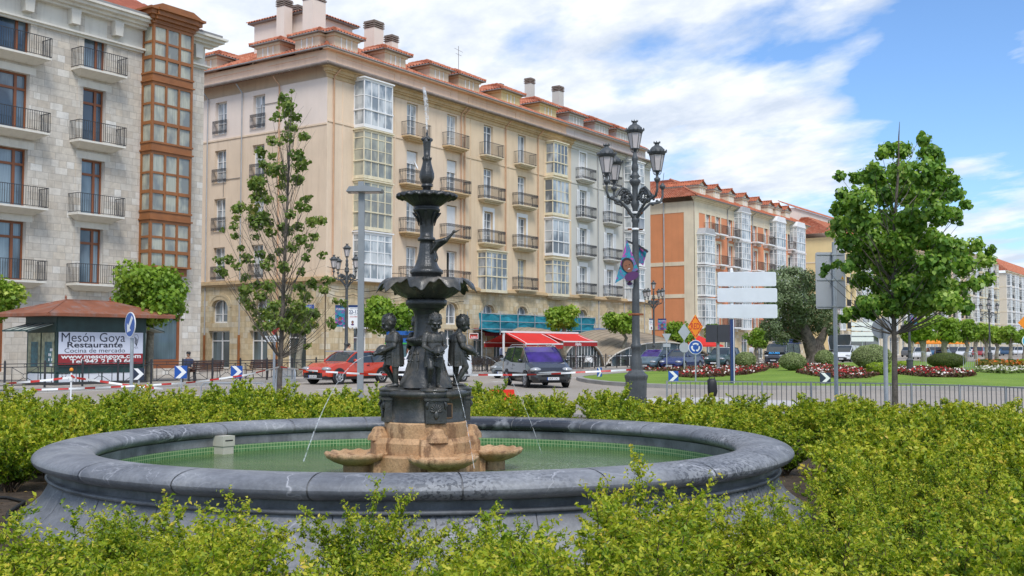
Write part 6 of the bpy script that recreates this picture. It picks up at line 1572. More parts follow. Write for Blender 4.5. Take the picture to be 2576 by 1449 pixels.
def ornate_lamp(label, px, Y, top, scale_h=None, missing=False, group=None, rot=0.0, z0=0.0, banner=None):
    """five-lantern cast iron lamp; heights follow the tall one by the big tree"""
    k27 = 27.0/FPX; Zl = lambda y: H + (YH - y) * k27 - 0.0; hs = lambda h: h * k27
    T = tag(empty('ornate_street_lamp', (X(px, Y), Y, z0)), label, 'street lamp', group)
    if 'lamp' not in _cache:
        m = MB(); n = 20
        m.lathe([(hs(31), 0), (hs(31), .12), (hs(27), .16), (hs(25), .34), (hs(27), Zl(956)), (hs(29.5), Zl(948)), (hs(29.5), Zl(944)), (hs(22), Zl(938)), (hs(16), Zl(930)), (hs(14), Zl(924))], m_lamp, 8, smooth=False)
        for k in range(8):
            a = 2*pi*(k+.5)/8; c, s = cos(a), sin(a); m.ell((hs(24)*c, hs(24)*s, .45), (.035, .035, .05), m_lamp, 8, 6)
        m.lathe([(hs(15), Zl(930)), (hs(15), Zl(918)), (hs(14.5), Zl(905)), (hs(11.5), Zl(895)), (hs(11), Zl(878)), (hs(13.5), Zl(874)), (hs(13.5), Zl(868)), (hs(10.5), Zl(864)), (hs(9.8), Zl(840)), (hs(8.2), Zl(600)), (hs(7.8), Zl(560)), (hs(9.8), Zl(555)), (hs(9), Zl(548)), (hs(7), Zl(545)), (hs(7), Zl(525)), (hs(10.5), Zl(515)), (hs(10.5), Zl(508)), (hs(7.5), Zl(500)), (hs(7.5), Zl(470)), (hs(9), Zl(465)), (hs(14), Zl(457)), (hs(14), Zl(451)), (hs(8), Zl(447)), (hs(13.5), Zl(442)), (hs(9), Zl(436)), (hs(6.5), Zl(430)), (hs(9), Zl(424)), (hs(8.6), Zl(415)), (hs(6), Zl(406)), (hs(8), Zl(398)), (hs(8), Zl(394)), (hs(5), Zl(388)), (hs(4), Zl(380))], m_lamp, n)
        post = m.mesh('post')
        m = MB(); r = hs(88)                     # one arm, along +x
        zz = [Zl(v) for v in (548, 520, 505, 498, 490, 478, 466)]
        m.tube([(hs(7), 0, Zl(545)), (hs(25), 0, Zl(526)), (hs(48), 0, Zl(507)), (hs(66), 0, Zl(505)), (hs(82), 0, Zl(500)), (r, 0, Zl(486)), (r, 0, Zl(466))], [.045, .035, .032, .034, .034, .03, .03], m_lamp, 8)
        m.lathe([(.03, Zl(470)), (.05, Zl(466)), (.075, Zl(463)), (.08, Zl(458)), (.04, Zl(456)), (.03, Zl(452))], m_lamp, 12, c=(r, 0, 0))
        m.tube([(hs(10), 0, Zl(500)), (hs(24), 0, Zl(478)), (hs(40), 0, Zl(474)), (hs(52), 0, Zl(484)), (hs(60), 0, Zl(498))], [.03, .036, .036, .034, .03], m_lamp, 7)
        sp = []
        for i in range(22): a = i*.42; q = .17*(1 - i/24); sp.append((hs(32) + q*cos(a), 0, Zl(494) + q*sin(a)))
        m.tube(sp, [.028 - .0008*i for i in range(22)], m_lamp, 6)
        for a, b, c in ((16, 536, .05), (10, 540, .045), (56, 508, .05), (44, 490, .045), (70, 500, .045)): m.ell((hs(a), 0, Zl(b)), (c, c*.8, c), m_lamp, 8, 6)
        for i in range(9): a = .5 + i*.62; m.ell((hs(30) + .13*cos(a), 0, Zl(494) + .13*sin(a)), (.035, .05, .035), m_lamp, 6, 5)
        arm = m.mesh('arm'); _cache['lamp'] = (post, arm, lantern_mesh())
    post, arm, (lf, lg) = _cache['lamp']
    link('post', post, T); r = hs(88); rt = radians(rot)
    for i, a in enumerate((-58.5, -149.5, 30.5, 121.5)):
        a = radians(a) + rt; link('arm', arm, T, (0, 0, 0), a)
        if missing and i == 2:
            m = MB(); m.tube([(r*cos(a), r*sin(a), Zl(458)), (r*cos(a)+.04, r*sin(a), Zl(425))], .006, m_lamp, 4); m.build('bare_wire', T); continue
        L = link('lantern', lf, T, (r*cos(a), r*sin(a), Zl(452) + .12)); link('glass', lg, L)
    L = link('lantern', lf, T, (0, 0, Zl(383) + .12)); link('glass', lg, L)
    if top:
        k = (P(px, top, Y).z - z0) / (Zl(303)); T.scale = (k, k, k)
    return T
big = ornate_lamp('tall ornate iron lamp with four lanterns and one empty arm, tattered banner on its post', 1600, 27, None, missing=True)
m = MB(); m.tube([(0, 0, 0), (0, 0, 0)], .01, m_galv) if 0 else None
_rust = M('rusty_clamp', (.24, .08, .03), .8, var=.4, scale=9)
_z = lambda y: P(1600, y, 27).z
for y in (536, 577, 791): m.lathe([(.095, -.03), (.10, -.03), (.10, .03), (.095, .03)], _rust if y > 700 else m_sw, 16, c=(0, 0, _z(y))); m.bar((-.19, 0, _z(y)), (.19, 0, _z(y)), .04, .05, _rust)
m.box((.10, -.05, _z(576)), (.22, .05, _z(552)), m_signback); m.build('clamp', big)
def face_art(m, c, w, ux, uz, off, skin=(.25, .10, .05), shirt=(.10, .03, .12)):
    """simple smiling head and shoulders laid flat on a poster"""
    nn = ux.cross(uz); ms, mh, mt = M('poster_skin', skin, .6), M('poster_hair', (.03, .015, .02), .6), M('poster_shirt', shirt, .6)
    def disc(cx, cz, a, b, mat, o, K=14, lo=0, hi=2*pi): m.add([c + ux*(cx + a*cos(lo+(hi-lo)*k/K)) + uz*(cz + b*sin(lo+(hi-lo)*k/K)) + nn*(off+o) for k in range(K)], [tuple(range(K))], mat)
    disc(0, -.47*w, .34*w, .2*w, mt, .001); disc(0, .08*w, .27*w, .33*w, mh, .002); disc(0, 0, .22*w, .29*w, ms, .003)
    for s in (-1, 1): disc(s*.08*w, .05*w, .035*w, .02*w, mh, .004)
    disc(0, -.12*w, .06*w, .015*w, m_sw, .004)
def artmat(name, cols, sc=6):
    mt, nt, o = NT(name); tc = node(nt, 'TexCoord').outputs['Object']; princ(nt, o, ramp(nt, noise(nt, tc, sc, 3, .5, 1.2), [(p, lin(q)) for p, q in cols]), .7); return mt
m_art = artmat('painted_banner', [(.3, '143a52'), (.42, '1f8fa0'), (.5, '2b6f8a'), (.57, '8a3f8f'), (.64, 'c0569a'), (.72, '2f8f5a')], 5)
m = MB(); q = lambda x, y, d=0: P(x, y, 27 + d) - Vector((big.location.x, 27, 0))
tri = [q(1577, 603, -.05), q(1606, 678, -.12), q(1547, 713, -.28)]
m.add(tri + [p + Vector((0, .012, 0)) for p in tri], [(0, 1, 2), (5, 4, 3), (0, 3, 4, 1), (1, 4, 5, 2), (2, 5, 3, 0)], m_art)
_ux = Vector((.93, -.12, .33)).normalized(); _uz = Vector((-.33, 0, .93)); _uz = (_uz - _ux*_uz.dot(_ux)).normalized()
face_art(m, q(1580, 670, -.20), .55, _ux, _uz, .03)
qd = [q(1607, 621, .05), q(1629, 628, .1), q(1618, 668, .1), q(1607, 660, .05)]; m.add(qd, [(0, 1, 2, 3)], m_art); m.bar(q(1576, 606), q(1607, 618), .03, .05, m_blk); m.bar(q(1607, 618), q(1630, 634), .03, .05, m_blk)
qd = [q(1570, 694, -.1), q(1598, 690, -.06), q(1592, 726, -.06), q(1576, 716, -.1)]; m.add(qd, [(0, 1, 2, 3)], m_sw); face_art(m, q(1584, 704, -.1), .2, Vector((1, 0, 0)), Vector((0, 0, 1)), .005)
m.build('torn_banner', big)
def posters(T, Y, lpx, rpx, y0, y1, px, both=True):
    o = Vector(T.location); k = T.scale[0]; ux, uz = Vector((1, 0, 0)), Vector((0, 0, 1))
    for j, (a, b) in enumerate((lpx, rpx)):
        if (a, b) == (0, 0): continue
        p0 = (P(a, y1, Y) - o) / k; p1 = (P(b, y0, Y) - o) / k; m = MB(); w = p1.x - p0.x; h = p1.z - p0.z; c = Vector(((p0.x+p1.x)/2, -.03, (p0.z+p1.z)/2))
        m.box((p0.x, -.028, p0.z), (p1.x, -.008, p1.z), m_sw if j == T.get('wp', 0) else m_art); m.box((p0.x, -.034, p1.z - h*.1), (p1.x, -.028, p1.z), m_navy); m.bar((p0.x, 0, p1.z), (p1.x, 0, p1.z), .03, .04, m_blk)
        if j == T.get('wp', 0):
            m.text('22-13', h*.15, m_navy, (c.x, -.03, p1.z - h*.38), width=w*.86, bold=.02); m.text('AFRODESCIENDE', h*.04, m_navy, (c.x, -.03, p1.z - h*.18), width=w*.7)
            m.text('MAYO   AGOSTO', h*.04, m_navy, (c.x, -.03, p1.z - h*.46), width=w*.75); m.text('CIRCO SOMBRA', h*.05, m_red, (c.x, -.03, p1.z - h*.56), width=w*.7, bold=.02)
            face_art(m, Vector((c.x - w*.1, -.03, p0.z + h*.20)), w*.42, ux, uz, .002, shirt=(.4, .03, .03))
        else:
            m.text('AFRODESCIENDE', h*.08, m_sw, (c.x, -.03, p1.z - h*.22), width=w*.85); face_art(m, Vector((c.x, -.03, p0.z + h*.36)), w*.7, ux, uz, .002)
        m.build('banner', T)
_g = 'ornate five lantern street lamps in the distance'
for px, Y, top, lab, l, r, y0, y1, wp in ((871, 60, 615, 'ornate lamp with two banners between the half bare tree and the grey pole', (843, 868), (876, 904), 768, 822, 1), (1645, 88, 707, 'ornate lamp carrying the 22-13 banner before the orange wall', (1633, 1647), (1655, 1676), 802, 830, 0), (2490, 118, 748, 'ornate lamp above the far pollard trees at the right', (0, 0), (0, 0), 0, 0, 0), (2288, 58, 700, 'ornate lamp mostly hidden by the linden crown, small banner on its shaft', (0, 0), (2288, 2306), 790, 816, 0)):
    T = ornate_lamp(lab, px, Y, top, group=_g, rot={871: 12, 1645: 20, 2490: 30, 2288: 5}[px], z0=.15 if px < 2000 else (.3 if px == 2288 else 0)); T['wp'] = wp
    if r != (0, 0): posters(T, Y, l, r, y0, y1, px)
    del T['wp']
# slim modern lamp
def modern():
    Y = 29.8; x = X(907, Y); T = tag(empty('modern_street_lamp', (x, Y, 0)), 'slim grey square pole lamp with a flat rectangular head left of the fountain', 'street lamp')
    z = lambda y: P(907, y, Y).z; m = MB(); m.box((-.082, -.06, 0), (.082, .06, z(478)), m_greyp); m.box((-.09, -.08, z(470)), (.05, .08, z(457)), m_greyp); m.build('pole', T)
    m = MB(); a, b = -.40, .60; m.prism([(a, z(484)), (b-.03, z(484)), (b, z(478)), (.1, z(469)), (a+.08, z(472))], -.26, .26, m_greyp); m.box((-.30, -.2, z(485)), (.5, .2, z(484)-.001), m_lampglass); m.build('lamp_head', T); T.rotation_euler.z = 0
modern()
# ---------------------------------------------------------------- signs
def arrow_poly(L, w, hw, hl): return [(-w/2, -L/2), (w/2, -L/2), (w/2, L/2-hl), (hw/2, L/2-hl), (0, L/2), (-hw/2, L/2-hl), (-w/2, L/2-hl)]
def disc(m, c, r, y0, y1, mat, n=28): m.prism([(c[0]+r*cos(2*pi*k/n), c[1]+r*sin(2*pi*k/n)) for k in range(n)], y0, y1, mat)
def pole(T, h, r=.03, mat=None, name='pole', n=10): m = MB(); m.tube([(0, 0, 0), (0, 0, h)], r, mat or m_galv, n); m.build(name, T)
def sign_at(name, label, px, Y, z0=0.0, rz=0.0, cat='road sign', group=None): return tag(empty(name, (X(px, Y), Y, z0), rz), label, cat, group)
T = sign_at('round_sign', 'round blue keep right sign with white arrow in front of the kiosk', 332, 27.5, rz=radians(-48))
z = lambda y: P(332, y, 27.5).z
pole(T, z(850), .045); zc_ = z(817); m = MB(); disc(m, (0, zc_), .325, -.065, -.045, m_sw); disc(m, (0, zc_), .300, -.069, -.0655, m_blue)
a = radians(180-38); m.prism([(x*cos(a)-y*sin(a), zc_ + x*sin(a)+y*cos(a)) for x, y in arrow_poly(.50, .11, .30, .18)], -.073, -.0695, m_sw); m.build('sign_disc', T)
T = sign_at('give_way_sign', 'inverted red and white triangle with text plate behind the half bare tree trunk', 690, 34)
z = lambda y: P(690, y, 34).z; pole(T, z(800), .04); m = MB(); w = .42; m.prism([(-w, z(797)), (w, z(797)), (0, z(843))], -.06, -.045, m_red); m.prism([(-w*.7, z(797)-.07), (w*.7, z(797)-.07), (0, z(843)+.17)], -.064, -.0605, m_sw); m.build('triangle', T)
m = MB(); m.box((-.29, -.055, z(860)), (.29, -.045, z(845)), m_sw); m.text('UD. NO TIENE', .055, m_blk, (0, -.055, z(852)), width=.5); m.text('LA PRIORIDAD', .055, m_blk, (0, -.055, z(858.5)), width=.5); m.build('text_plate', T)
def chevron(label, px, Y, yc, s, blue=True, rz=0.0, z0=0.0):
    T = sign_at('chevron_board', label, px, Y, z0, rz, 'chevron board', 'right pointing chevron boards'); zc_ = P(px, yc, Y).z - z0; pole(T, zc_, .03); m = MB()
    m.box((-s/2, -.05, zc_-s/2), (s/2, -.035, zc_+s/2), m_blue if blue else M('faded_navy', (.02, .03, .055), .5, var=.2)); h = s/2*.96
    m.prism([(-s*.42, zc_+h), (-s*.05, zc_+h), (s*.46, zc_), (-s*.05, zc_-h), (-s*.42, zc_-h), (s*.08, zc_)], -.054, -.0505, m_sw); m.build('board', T)
chevron('dark chevron board next to the plane trunk before the kiosk', 351, 34, 941, .37, False)
chevron('blue chevron board below the man seated on the bench', 457, 35, 936, .41)
chevron('blue chevron board before the second bench, left of the half bare tree', 597, 36, 935, .39)
chevron('narrow blue chevron board turned aside at the left tip of the roundabout', 1506, 54, 936, .46, rz=radians(55), z0=.2)
chevron('blue chevron board on the grass right of the tall lamp', 1693, 47.2, 946, .44, z0=.2)
chevron('dark chevron board on the roundabout beside the grey sign pole', 2074, 44.9, 951, .45, False, z0=.2)
p = GI(1750, 960); T = tag(empty('roundabout_sign', p), 'orange diamond RED sign above a round blue roundabout sign on one pole', 'road sign'); z = lambda y: P(1750, y, p.y).z - p.z
pole(T, z(800), .035); m = MB(); zc_ = z(822); hh, ww = (z(791)-z(853))/2, 17.5*p.y/FPX*1.1
m.prism([(-ww, zc_), (0, zc_-hh), (ww, zc_), (0, zc_+hh)], -.06, -.045, m_orange); m.add([], [], m_red)
for a_, b_ in (((-1, 0), (0, 1)), ((0, 1), (1, 0)), ((1, 0), (0, -1)), ((0, -1), (-1, 0))):
    for f0, f1 in ((.08, .34), (.40, .62), (.68, .92)):
        q0 = [a_[i] + (b_[i]-a_[i])*f0 for i in (0, 1)]; q1 = [a_[i] + (b_[i]-a_[i])*f1 for i in (0, 1)]
        m.bar((q0[0]*ww*.86, -.0625, zc_+q0[1]*hh*.86), (q1[0]*ww*.86, -.0625, zc_+q1[1]*hh*.86), .004, .04, m_red)
m.text('RED', .27, m_red, (0, -.0605, zc_-.11), width=ww*1.15, bold=.015); m.build('diamond_plate', T)
m = MB(); zc_ = z(873.5); r = 17.8*p.y/FPX; disc(m, (0, zc_), r, -.065, -.05, m_sw); disc(m, (0, zc_), r*.92, -.069, -.0655, m_blue)
for k in range(3):
    a0 = radians(60 + 120*k); K = 8; arc = [a0 + radians(75)*i/K for i in range(K+1)]
    poly = [(r*.62*cos(a), zc_+r*.62*sin(a)) for a in arc] + [(r*.42*cos(a), zc_+r*.42*sin(a)) for a in arc[::-1]]; m.prism(poly, -.073, -.0695, m_sw)
    e = a0; m.prism([(r*.72*cos(e), zc_+r*.72*sin(e)), (r*.32*cos(e), zc_+r*.32*sin(e)), (r*.52*cos(e-.5), zc_+r*.52*sin(e-.5))], -.073, -.0695, m_sw)
m.build('sign_disc', T)
T = sign_at('diamond_sign', 'grey backs of a diamond and a round sign, left of the orange diamond', 1721, 64, .3); z = lambda y: P(1721, y, 64).z - .3; pole(T, z(816), .04)
m = MB(); hh, ww = (z(814)-z(857))/2, .36; m.prism([(-ww, z(835.5)), (0, z(835.5)-hh), (ww, z(835.5)), (0, z(835.5)+hh)], -.06, -.045, m_signback); disc(m, (0, z(874)), .3, -.06, -.045, m_signback); m.build('plate', T)
T = sign_at('give_way_sign', 'grey back of a small give way triangle by the pavilion', 1677, 70, .15); z = lambda y: P(1677, y, 70).z - .15; pole(T, z(840), .035)
m = MB(); m.prism([(-.29, z(839.5)), (.29, z(839.5)), (0, z(862))], -.06, -.045, m_signback); m.box((-.24, -.06, z(873)), (.24, -.045, z(864)), m_signback); m.build('plate', T)
p = GI(1843, 964); T = tag(empty('direction_sign', p), 'three blank white direction panels on a navy post with white stripe', 'road sign'); z = lambda y: P(1843, y, p.y).z - p.z; kx = p.y/FPX
m = MB(); m.box((-5.2*kx, -.09, 0), (5.2*kx, .09, z(803)), m_navy); m.box((2.2*kx, -.094, 0), (3.9*kx, -.09, z(803)), m_sw); m.build('post', T)
m = MB(); m.tube([(0, 0, z(803)), (0, 0, z(681))], .085, m_sw, 12); m.ell((0, 0, z(679)), (.07, .07, .08), m_sw); m.build('upper_post', T)
def rrect(x0, x1, z0, z1, r, n=4):
    out = []
    for cx, cz, a0 in ((x1-r, z1-r, 0), (x0+r, z1-r, 90), (x0+r, z0+r, 180), (x1-r, z0+r, 270)): out += [(cx+r*cos(radians(a0+90*k/n)), cz+r*sin(radians(a0+90*k/n))) for k in range(n+1)]
    return out
for y0, y1, a, b in ((684.7, 720.4, 1807, 1953.5), (725.3, 760.3, 1805.6, 1955.6), (766, 800.5, 1805.6, 1955.6)):
    m = MB(); m.prism(rrect((a-1843)*kx, (b-1843)*kx, z(y1), z(y0), .07), -.14, -.09, M('panel_white', (.66, .70, .73), .4, var=.04, scale=3)); m.prism(rrect((a-1841)*kx, (b-1845)*kx, z(y1)+.03, z(y0)-.03, .05), -.144, -.1405, M('panel_face', (.60, .635, .655), .35, var=.06, scale=1.5)); m.build('panel', T)
T = sign_at('direction_sign', 'distant stack of four white direction panels left of the linden trunk', 2169, 92); z = lambda y: P(2169, y, 92).z; pole(T, z(812), .06)
for y0, y1 in ((811, 820), (823, 832), (835, 845), (848, 859)): m = MB(); m.prism(rrect(-.94, .94, z(y1), z(y0), .05), -.12, -.08, m_sw); m.build('panel', T)
T = sign_at('large_sign', 'large grey sign back with yellow warning sticker on a tall steel pole', 2102, 25); z = lambda y: P(2102, y, 25).z
pole(T, z(609), .048, n=14); m = MB(); k = 25/FPX; m.prism(rrect(-45.5*k, 29*k, z(777), z(634), .05), .06, .075, m_signback)
for y in (640, 704, 771): m.box((-42*k, .045, z(y)-.012), (26*k, .06, z(y)+.012), m_galv); m.box((-.07, -.055, z(y)-.02), (.07, .06, z(y)+.02), m_galv)
m.prism([(17*k, z(706)), (27*k, z(706)), (22*k, z(694))], .05, .0595, M('warning_yellow', (.80, .45, .01), .5)); m.box((21.6*k, .047, z(704)), (22.4*k, .05, z(698)), m_blk); m.build('plate', T)
T = sign_at('round_sign', 'grey back of a round sign on a galvanised pole left of the linden trunk', 2227, 25.6); z = lambda y: P(2227, y, 25.6).z; pole(T, z(803), .052, n=14); m = MB(); disc(m, (-.05, z(826)), .245, .06, .075, m_signback); m.box((-.2, .045, z(826)-.02), (.12, .06, z(826)+.02), m_galv); m.build('plate', T)
T = sign_at('sign_box', 'dark grey twin board on a thick post behind the direction sign', 1806, 62, .2); z = lambda y: P(1806, y, 62).z - .2; m = MB(); m.tube([(0, 0, 0), (0, 0, z(818))], .1, m_greyp, 12); m.build('post', T)
m = MB(); mm = M('dark_board', (.035, .036, .045), .6, var=.1); m.box((-.72, -.2, z(861)), (-.08, -.11, z(817)), mm); m.box((-.04, -.2, z(861)), (.74, -.11, z(817)), mm); m.build('board', T)
T = sign_at('diamond_sign', 'orange diamond sign with round blue sign below, cut by the right edge', 2586, 60); z = lambda y: P(2586, y, 60).z; pole(T, z(790), .04); m = MB(); m.prism([(-.55, z(812)), (0, z(838)), (.55, z(812)), (0, z(786))], -.06, -.045, m_orange); disc(m, (0, z(858)), .36, -.06, -.045, m_sw); disc(m, (0, z(858)), .32, -.064, -.0605, M('cyan_sign', (.05, .4, .6), .5)); m.build('plate', T)
# ---------------------------------------------------------------- fences, barriers, tape
def street_fence():
    t0, t1 = -56, 50; w = 1.62; T = tag(empty('street_fence', S(t0, 11.35, .15), UROT), 'black iron pavement fence of crossed bars and small rings along the kerb', 'fence')
    m = MB()
    for z in (.12, .80, .92): m.bar((.06, 0, z), (w-.06, 0, z), .03, .03, m_iron)
    for x in (.28, w-.28): m.bar((x, 0, .12), (x, 0, .80), .022, .022, m_iron)
    c = (w/2, .46); m.tube([(c[0]+.09*cos(a*pi/6), 0, c[1]+.09*sin(a*pi/6)) for a in range(12)], .011, m_iron, 4, closed=True)
    for sx in (-1, 1):
        for sz in (-1, 1): m.bar((c[0]+sx*.06, 0, c[1]+sz*.06), (c[0]+sx*(w/2-.3), 0, c[1]+sz*.32), .018, .018, m_iron)
    m.tube([(c[0]+.05*cos(a*pi/5), 0, .86+.05*sin(a*pi/5)) for a in range(10)], .009, m_iron, 4, closed=True); pm = m.mesh('fence_panel')
    m = MB(); m.box((-.03, -.03, 0), (.03, .03, 1.0), m_iron); m.ell((0, 0, 1.02), (.035, .035, .04), m_iron, 8, 6); qm = m.mesh('post')
    n = int((t1-t0)/w)
    for i in range(n):
        link('fence_panel', pm, T, (i*w, 0, 0)); link('post', qm, T, (i*w, 0, 0))
street_fence()
m_railm = M('railing_paint', (.10, .105, .11), .5, var=.1)
def near_railing():
    pts = [(1677, 28.2), (1810, 28.1), (1950, 27.8), (2100, 27.3), (2220, 26.7), (2330, 26.1), (2450, 25.1), (2576, 23.9), (2700, 22.4)]
    W_ = [Vector((X(a, b), b, 0)) for a, b in pts]; o = W_[0].copy(); T = tag(empty('garden_railing', o), 'thin grey vertical bar railing running along the right of the shrub bed', 'railing'); h = .82
    path = [W_[0]]
    for a, b in zip(W_, W_[1:]): path += [a.lerp(b, k/6) for k in range(1, 7)]
    L = [0]
    for a, b in zip(path, path[1:]): L.append(L[-1] + (b-a).length)
    def at(s):
        for i in range(len(L)-1):
            if L[i] <= s <= L[i+1]: return path[i].lerp(path[i+1], (s-L[i])/(L[i+1]-L[i]))
        return path[-1]
    s = 0; pw = 1.22; pm_ = MB(); pm_.box((-.022, -.022, 0), (.022, .022, h+.02), m_greyp); pm = pm_.mesh('post')
    while s < L[-1]:
        a = at(s); b = at(min(s+pw, L[-1])); link('post', pm, T, a - o); m = MB(); d = b - a
        for z in (.10, h): m.bar(a-o+d*.03+Vector((0, 0, z)), b-o-d*.03+Vector((0, 0, z)), .02, .03, m_greyp)
        for i in range(1, 10): q = a - o + d*i/10; m.bar(q+Vector((0, 0, .1)), q+Vector((0, 0, h)), 0.015, 0.015, m_railm)
        m.build('railing_panel', T); s += pw
near_railing()
def barrier(label, a, b, h=1.05, group='steel crowd barriers'):
    a = Vector(a); b = Vector(b); T = tag(empty('steel_barrier', a), label, 'barrier', group); d = b - a; m = MB(); L = d.length
    fr = [Vector((0, 0, .1)), Vector((0, 0, h-.1)), d.normalized()*.1+Vector((0, 0, h)), d-d.normalized()*.1+Vector((0, 0, h)), d+Vector((0, 0, h-.1)), d+Vector((0, 0, .1))]
    m.tube(fr, .02, m_galv, 6, closed=True); n = int(L/.13)
    for i in range(1, n): q = d*i/n; m.bar(q+Vector((0, 0, .12)), q+Vector((0, 0, h)), .014, .014, m_galv)
    m.build('barrier_frame', T); m = MB(); pr = Vector((-d.y, d.x, 0)).normalized()*.28
    for f in (.12, .88): m.bar(d*f-pr+Vector((0, 0, .02)), d*f+pr+Vector((0, 0, .02)), .05, .03, m_galv); m.bar(d*f+Vector((0, 0, .02)), d*f+Vector((0, 0, .12)), .03, .03, m_galv)
    m.build('foot', T)
barrier('steel crowd barrier at the foot of the half bare tree', G(694, 1000), G(742, 1010), 1.0)
barrier('low steel barrier half hidden by the shrubs left of the half bare tree', G(505, 1028), G(668, 1030), .72)
barrier('steel barrier behind the flowers left of the dark oval bush', GI(2296, 926), GI(2330, 926), 1.0); barrier('steel barrier right of the dark oval bush', GI(2424, 929), GI(2459, 930), 1.0)
def tape(label, pts, w=.045, sag=.04, step=.12):
    P3 = [P(a, b, c) for a, b, c in pts]; m = MB(); path = []
    for a, b in zip(P3, P3[1:]):
        L = (b-a).length; n = max(2, int(L/step))
        for i in range(n): f = i/n; q = a.lerp(b, f); q.z -= sag * L * .25 * 4 * f * (1-f) * .35; path.append(q)
    path.append(P3[-1]); rnd = random.Random(3); tw = 0; fr = []
    for i, q in enumerate(path):
        tw = .5*sin(i*.35)+.3*sin(i*.13+1); d = (path[min(i+1, len(path)-1)] - path[max(i-1, 0)]).normalized(); up = Vector((0, 0, 1)); sd = d.cross(up).normalized(); fr.append((up*cos(tw) + sd*sin(tw)) * w/2)
    for i in range(len(path)-1):
        mt = m_red if (i % 5) < 2 else m_sw; a, b, u, v = path[i], path[i+1], fr[i], fr[i+1]; e = Vector((0, .002, 0))
        m.add([a-u, b-v, b+v, a+u, a-u+e, b-v+e, b+v+e, a+u+e], [(0, 1, 2, 3), (7, 6, 5, 4), (0, 4, 5, 1), (3, 2, 6, 7)], mt)
    return tag(m.build('barrier_tape'), label, 'barrier tape', 'red and white barrier tape')
tape('striped tape from the left edge to the half bare tree', [(-60, 983, 25.5), (200, 977, 25.8), (330, 971, 26.5), (480, 962, 27.5), (620, 943, 28.3), (702, 923, 28.88)])
tape('striped tape from the half bare tree passing behind the fountain', [(706, 923, 28.85), (760, 930, 28.5), (850, 937, 28), (960, 942, 27.6), (1130, 942, 27.2), (1240, 943, 27), (1350, 942, 26.9), (1460, 936, 26.85), (1588, 930, 26.8)])
tape('upper striped tape tied to the small orange lamp marker', [(-40, 968, 30), (100, 958, 30), (180, 949, 30), (240, 957, 30), (330, 970, 30), (410, 978, 30)], .06)
T = tag(empty('warning_marker', (X(181, 30), 30, 0)), 'small marker post with an orange warning lamp wrapped in tape', 'warning lamp'); z = lambda y: P(181, y, 30).z
m = MB(); m.tube([(0, 0, 0), (0, 0, z(936))], .025, m_sw, 8); m.build('post', T); m = MB(); m.tube([(0, 0, z(937)), (0, 0, z(934))], .04, m_blk, 10); m.ell((0, 0, z(930)), (.055, .045, .055), m_orange); m.build('warning_lamp', T)
m = MB(); m.lathe([(.055, z(958)), (.06, z(952)), (.05, z(947)), (.06, z(942))], m_sw, 9, smooth=False); m.bar((.02, -.05, z(944)), (.12, -.06, z(950)), .03, .04, m_red); m.build('tape_knot', T)
m = MB(); o = G(1262, 1032); T = tag(empty('plastic_barrier', o), 'bright red plastic road barrier seen through the shrubs right of the fountain', 'barrier')
mr = M('red_plastic', (.72, .03, .01), .45, var=.1, scale=3); w = .42
m.prism([(-w, 0), (w, 0), (w, .18), (w*.9, .42), (-w*.9, .42), (-w, .18)], -.16, .16, mr); m.prism([(-w*.85, .42), (w*.85, .42), (w*.8, .56), (-w*.8, .56)], -.09, .09, mr); m.build('barrier_body', T)
m = MB(); 
for s in (-1, 1): m.box((s*w*.5-.12, -.164, .06), (s*w*.5+.12, -.16, .2), m_sw)
m.build('reflector', T)
k = 28.05/FPX; m = MB(); bx = X(1789, 28.0); T = tag(empty('black_bag', (bx, 27.95, 0)), 'black bag hung over the railing beside the navy sign post', 'bag')
m.lathe([(.02, .42), (.10, .45), (.13, .58), (.12, .74), (.11, .86), (.07, .90), (.0, .9)], m_blk, 12, mod=lambda t, i: (1 + .15*sin(3*t+i), .01*sin(5*t))); m.build('sack', T); m = MB(); m.tube([(-.08, 0, .86), (-.06, -.02, .95), (.06, -.02, .95), (.08, 0, .86)], .014, m_blk, 6); m.build('strap', T)
